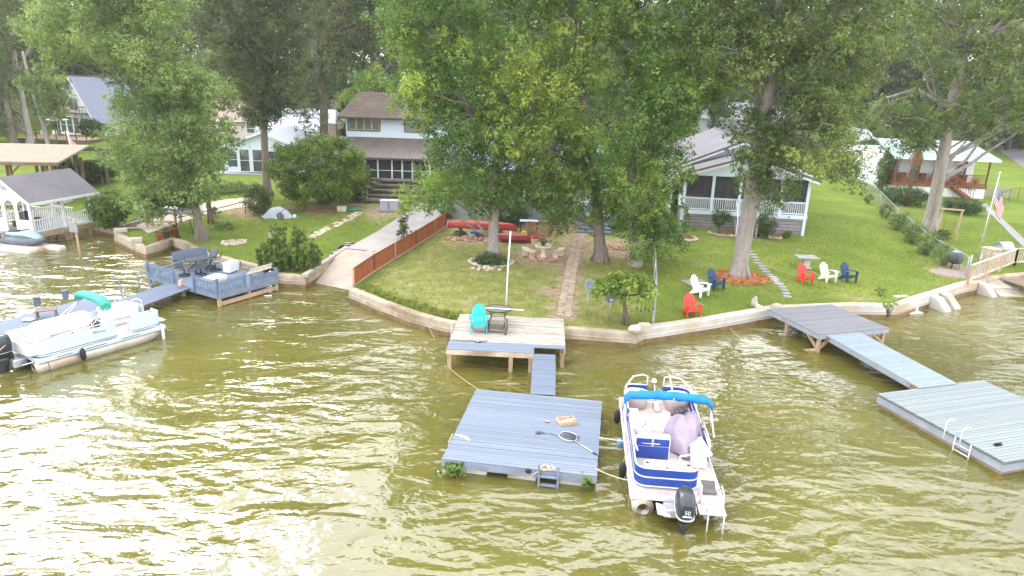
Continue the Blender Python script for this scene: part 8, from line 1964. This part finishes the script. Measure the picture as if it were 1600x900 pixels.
# arched wall on the left end: three openings
def arch(y0, y1, zb, zt_2):
    r = (y1 - y0) / 2; c = (y0 + y1) / 2; return [(y0, zb)] + [(c - r * math.cos(R_(q)), zt_2 - r + r * math.sin(R_(q))) for q in range(0, 181, 20)] + [(y1, zb)]
ops = [(.2, 1.05, .85, 2.05), (1.3, 2.05, 0.02, 2.05), (2.3, 3.2, .85, 2.05)]
wlm = MB(); xs2 = [.0] + [v for o_ in ops for v in o_[:2]] + [GD]
for i in range(0, len(xs2), 2): wlm.b2((-.03, xs2[i], 0), (.05, xs2[i + 1], EH))
for y0, y1, zb, zt2 in ops:
    if zb > .1: wlm.b2((-.03, y0 + .001, 0), (.05, y1 - .001, zb))
    A_ = arch(y0, y1, zt2 - (y1 - y0) / 2, zt2); polyg = [(-.03, y, z) for y, z in A_] + [(-.03, y1, EH), (-.03, y0, EH)]
    for j in range(len(A_) - 1): wlm.extr([(-.03, A_[j][0], A_[j][1]), (-.03, A_[j + 1][0], A_[j + 1][1]), (-.03, A_[j + 1][0], EH), (-.03, A_[j][0], EH)], (.08, 0, 0))
wlm.build('arched_wall', GZW, gz_)
gb = MB(); gb.extr([(-.03, .02, EH + .001), (-.03, GD - .02, EH + .001), (-.03, GD / 2, EH + GR - .1)], (.08, 0, 0)); gb.build('gable', GZW, gz_); gb = MB(); gb.extr([(GW - .08, .02, EH + .001), (GW - .08, GD - .02, EH + .001), (GW - .08, GD / 2, EH + GR - .1)], (.08, 0, 0)); gb.build('gable', GZW, gz_)
MB().b2((-.028, GD / 2 - .25, EH + .35), (-.045, GD / 2 + .25, EH + .5)).build('gable_vent', GALV, gz_)
# arched valance boards of the front
for x0, x1 in ((.14, GW * .5), (GW * .5 + .14, GW - .14)):
    for y in (.03, GD - .09):
        v = MB(); n = 12
        for j in range(n):
            f0, f1 = j / n, (j + 1) / n; zz = lambda f: EH - .12 - .34 * abs(2 * f - 1) ** 2.5; X0, X1 = x0 + (x1 - x0) * f0, x0 + (x1 - x0) * f1
            v.extr([(X0, y, zz(f0)), (X1, y, zz(f1)), (X1, y, EH - .02), (X0, y, EH - .02)], (0, .05, 0))
        v.build('valance', GZW, gz_)
GROOF = mat('gazebo_shingle', S(118, 115, 121), .9, .10, 5, .5, 30, spec=.1, dirt=S(130, 122, 128), dscale=.6)
kk = GR / (GD / 2); ez = EH - .45 * kk
slab_roof(gz_, [(-.45, -.45, ez), (GW + .3, -.45, ez), (GW + .3, GD / 2, EH + GR + .03), (-.45, GD / 2, EH + GR + .03)], .08, GROOF, courses=0); slab_roof(gz_, [(GW + .3, GD + .45, ez), (-.45, GD + .45, ez), (-.45, GD / 2, EH + GR + .03), (GW + .3, GD / 2, EH + GR + .03)], .08, GROOF)
MB().beam((-.45, -.47, ez - .09), (GW + .3, -.47, ez - .09), .05, .16).build('eave_board', GZW, gz_)
for y0, y1 in ((-.47, GD / 2), (GD + .47, GD / 2)): MB().beam((-.47, y0, ez - .09), (-.47, y1, EH + GR - .06), .05, .16).build('rake_board', GZW, gz_)
tb_ = thing('gazebo_bench', 'brown bench with cushions inside the white gazebo', 'bench', M=gm @ Matrix.Translation((GW * .2, GD - 1.0, 0))); MB().b2((0, 0, .38), (1.8, .5, .44)).build('seat', WOODB, tb_)
for x in (.05, 1.65): MB().b2((x, .05, 0), (x + .1, .45, .379)).build('leg', WOODB, tb_)
MB().b2((.3, .46, .441), (.9, .52, .95)).build('backrest', mat('tan_cushion', S(176, 136, 104), .9), tb_); MB().b2((1.0, .46, .441), (1.6, .52, .95)).build('backrest', mat('blue_cushion', S(84, 92, 110), .9), tb_)
# --- brown roofed boathouse at the left edge
BHW = mat('boathouse_timber', S(122, 102, 82), .85, .2, 3); a = P(-70, 316, 1.0); t = thing('boathouse', 'open boathouse with a flat brown roof at the left edge of the frame', 'boathouse', (a.x, a.y, 0), R_(6))
e0 = Yp(0, 270, a.y); e1 = Yp(92, 254, a.y + .6); rr0 = Yp(56, 228, a.y + 5.0)
BWd = e1.x - a.x; ez_ = e1.z
slab_roof(t, [(-2, -.3, ez_), (BWd, -.3, ez_), (BWd - .2, 5.2, rr0.z + .1), (-2, 5.2, rr0.z + .1)], .12, mat('roof_tan', S(160, 144, 128), .85, .10, 4, .3, 20), courses=16); slab_roof(t, [(BWd, 9.5, ez_), (-2, 9.5, ez_), (-2, 5.21, rr0.z + .1), (BWd - .2, 5.21, rr0.z + .1)], .12, mat('roof_tan', S(184, 156, 140)))
MB().beam((-2, -.34, ez_ - .14), (BWd, -.34, ez_ - .14), .06, .2).build('eave_board', BHW, t)
for x in (1.5, 4.2, 6.8, BWd - .7):
    for y in (.2, 4.5, 8.6): MB().b2((x - .09, y - .09, -1), (x + .09, y + .09, ez_ - .12)).build('post', BHW, t)
for x in (1.5, 4.2, 6.8): MB().beam((x + .1, .2, ez_ - .9), (x + .8, .2, ez_ - .2), .08, .1).build('brace', BHW, t)
MB().b2((-2, .1, .8), (BWd - .4, 5, .95)).build('boathouse_deck', WOODG, t)
MB().b2((-2, .12, 1.75), (BWd - .7, .2, 1.85)).build('top_rail', WOODG, t)
for k in range(14): MB().b2((-1.8 + .75 * k, .13, .951), (-1.74 + .75 * k, .18, 1.749)).build('rail_baluster', WOODG, t)
# picket fence and things of the street
t = thing('picket_fence', 'pale picket fence between the deck house and the street', 'fence', tuple(G(1538, 308)), R_(-4)); pm_ = MB().extr([(-.04, 0, 0), (.04, 0, 0), (.04, 0, 1.0), (0, 0, 1.1), (-.04, 0, 1.0)], (0, .02, 0)).mesh('picket', WOODG)
for k in range(16): put('picket', pm_, t, (.16 * k, 0, 0))
for z in (.25, .8): MB().b2((-.1, .021, z), (2.5, .06, z + .08)).build('fence_rail', WOODG, t)
chain_fence('wire fence with dark posts along the right hand street', [(1562, 318), (1590, 310), (1625, 330)], 1.1, WOODB, mesh=False, n_mid=2, name='wire_fence')
# parked truck by the street, far right
p = G(1552, 226); t = thing('parked_truck', 'white pickup truck parked at the top of the right hand street', 'truck', tuple(p), R_(95))
PW_ = mat('truck_white', S(222, 224, 228), .3, .03); MB().loft([(-2.4, 0, .8, .85, .3), (-2.3, 0, .8, .9, .36), (2.2, 0, .8, .9, .36), (2.5, 0, .75, .8, .28)], 14, 4, axis='x').build('body', PW_, t); MB().loft([(-.3, 0, 1.3, .8, .35), (.0, 0, 1.4, .8, .45), (1.0, 0, 1.4, .8, .45), (1.5, 0, 1.2, .8, .2)], 12, 4, axis='x').build('cab', PW_, t); MB().b2((-.32, -.65, 1.3), (-.28, .65, 1.7)).build('rear_window', GLASSD, t)
for x in (-1.5, 1.5):
    for y in (-.82, .82):
        w_ = MB().loft([(x, y - .1, .38, .38, .38), (x, y + .1, .38, .38, .38)], 16, axis='y').build('wheel', RUBBER, t); MB().loft([(x, y - .11, .38, .2, .2), (x, y + .11, .38, .2, .2)], 10, axis='y').build('rim', ALU, w_)
shrub('round_shrub', 'yellow flowering shrub beside the street at the right edge', 1592, 232, 40, 26, LM_YELLOW, 190, .16, 40, tint=.25)
# street lamp with wires
p = G(585, 205); p.y += 12; p.z = gz(p); t = thing('utility_pole', 'utility pole with a white lamp and wires above the brown roof', 'utility pole', tuple(p)); hz = Yp(583, 108, p.y).z - p.z
MB().tube([(0, 0, -.5), (0, 0, hz + 1.5)], .13, 8).build('pole', WOODG, t); MB().b2((-1.1, -.06, hz + .6), (1.1, .06, hz + .75)).build('cross_arm', WOODG, t); MB().tube([(0, 0, hz), (-.4, -.3, hz + .1)], .04, 6).build('lamp_arm', GALV, t); MB().ell((-.5, -.35, hz), (.28, .28, .22), 10, 7).build('lamp_head', WHITE, t)
for i, x in enumerate((-1, 0, 1)):
    MB().tube([(x, 0, hz + .8), (x + 9, 2, hz + .3), (x + 20, 4, hz + .8)], .03, 4).build('wire', GALV, t); MB().tube([(x, 0, hz + .8), (x - 9, 2, hz + .2), (x - 20, 4, hz + .8)], .03, 4).build('wire', GALV, t)
# crepe myrtle blossom by the middle roof
shrub('crepe_myrtle', 'pink flowering crepe myrtle glimpsed between the two big maples', 792, 235, 22, 60, leaf_mat('pink_bloom', S(170, 70, 100), S(214, 110, 140), S(232, 160, 178), .3), 191, .14, 40, dens=.6)
# ------------------------------------------------------------------ thin summer haze round the whole scene
hm = bpy.data.materials.new('haze'); hm.use_nodes = True; hm.node_tree.nodes.clear()
ho = hm.node_tree.nodes.new('ShaderNodeOutputMaterial'); hv = hm.node_tree.nodes.new('ShaderNodeVolumePrincipled')
hv.inputs['Color'].default_value = (.92, .96, 1.0, 1); hv.inputs['Density'].default_value = .00035; hv.inputs['Anisotropy'].default_value = .2
hm.node_tree.links.new(hv.outputs[0], ho.inputs['Volume'])
tag(MB().b2((-300, -90, -2.5), (300, 450, 70)).build('haze', hm), 'thin pale summer haze over the lake and the yards', 'haze', None, 'stuff')
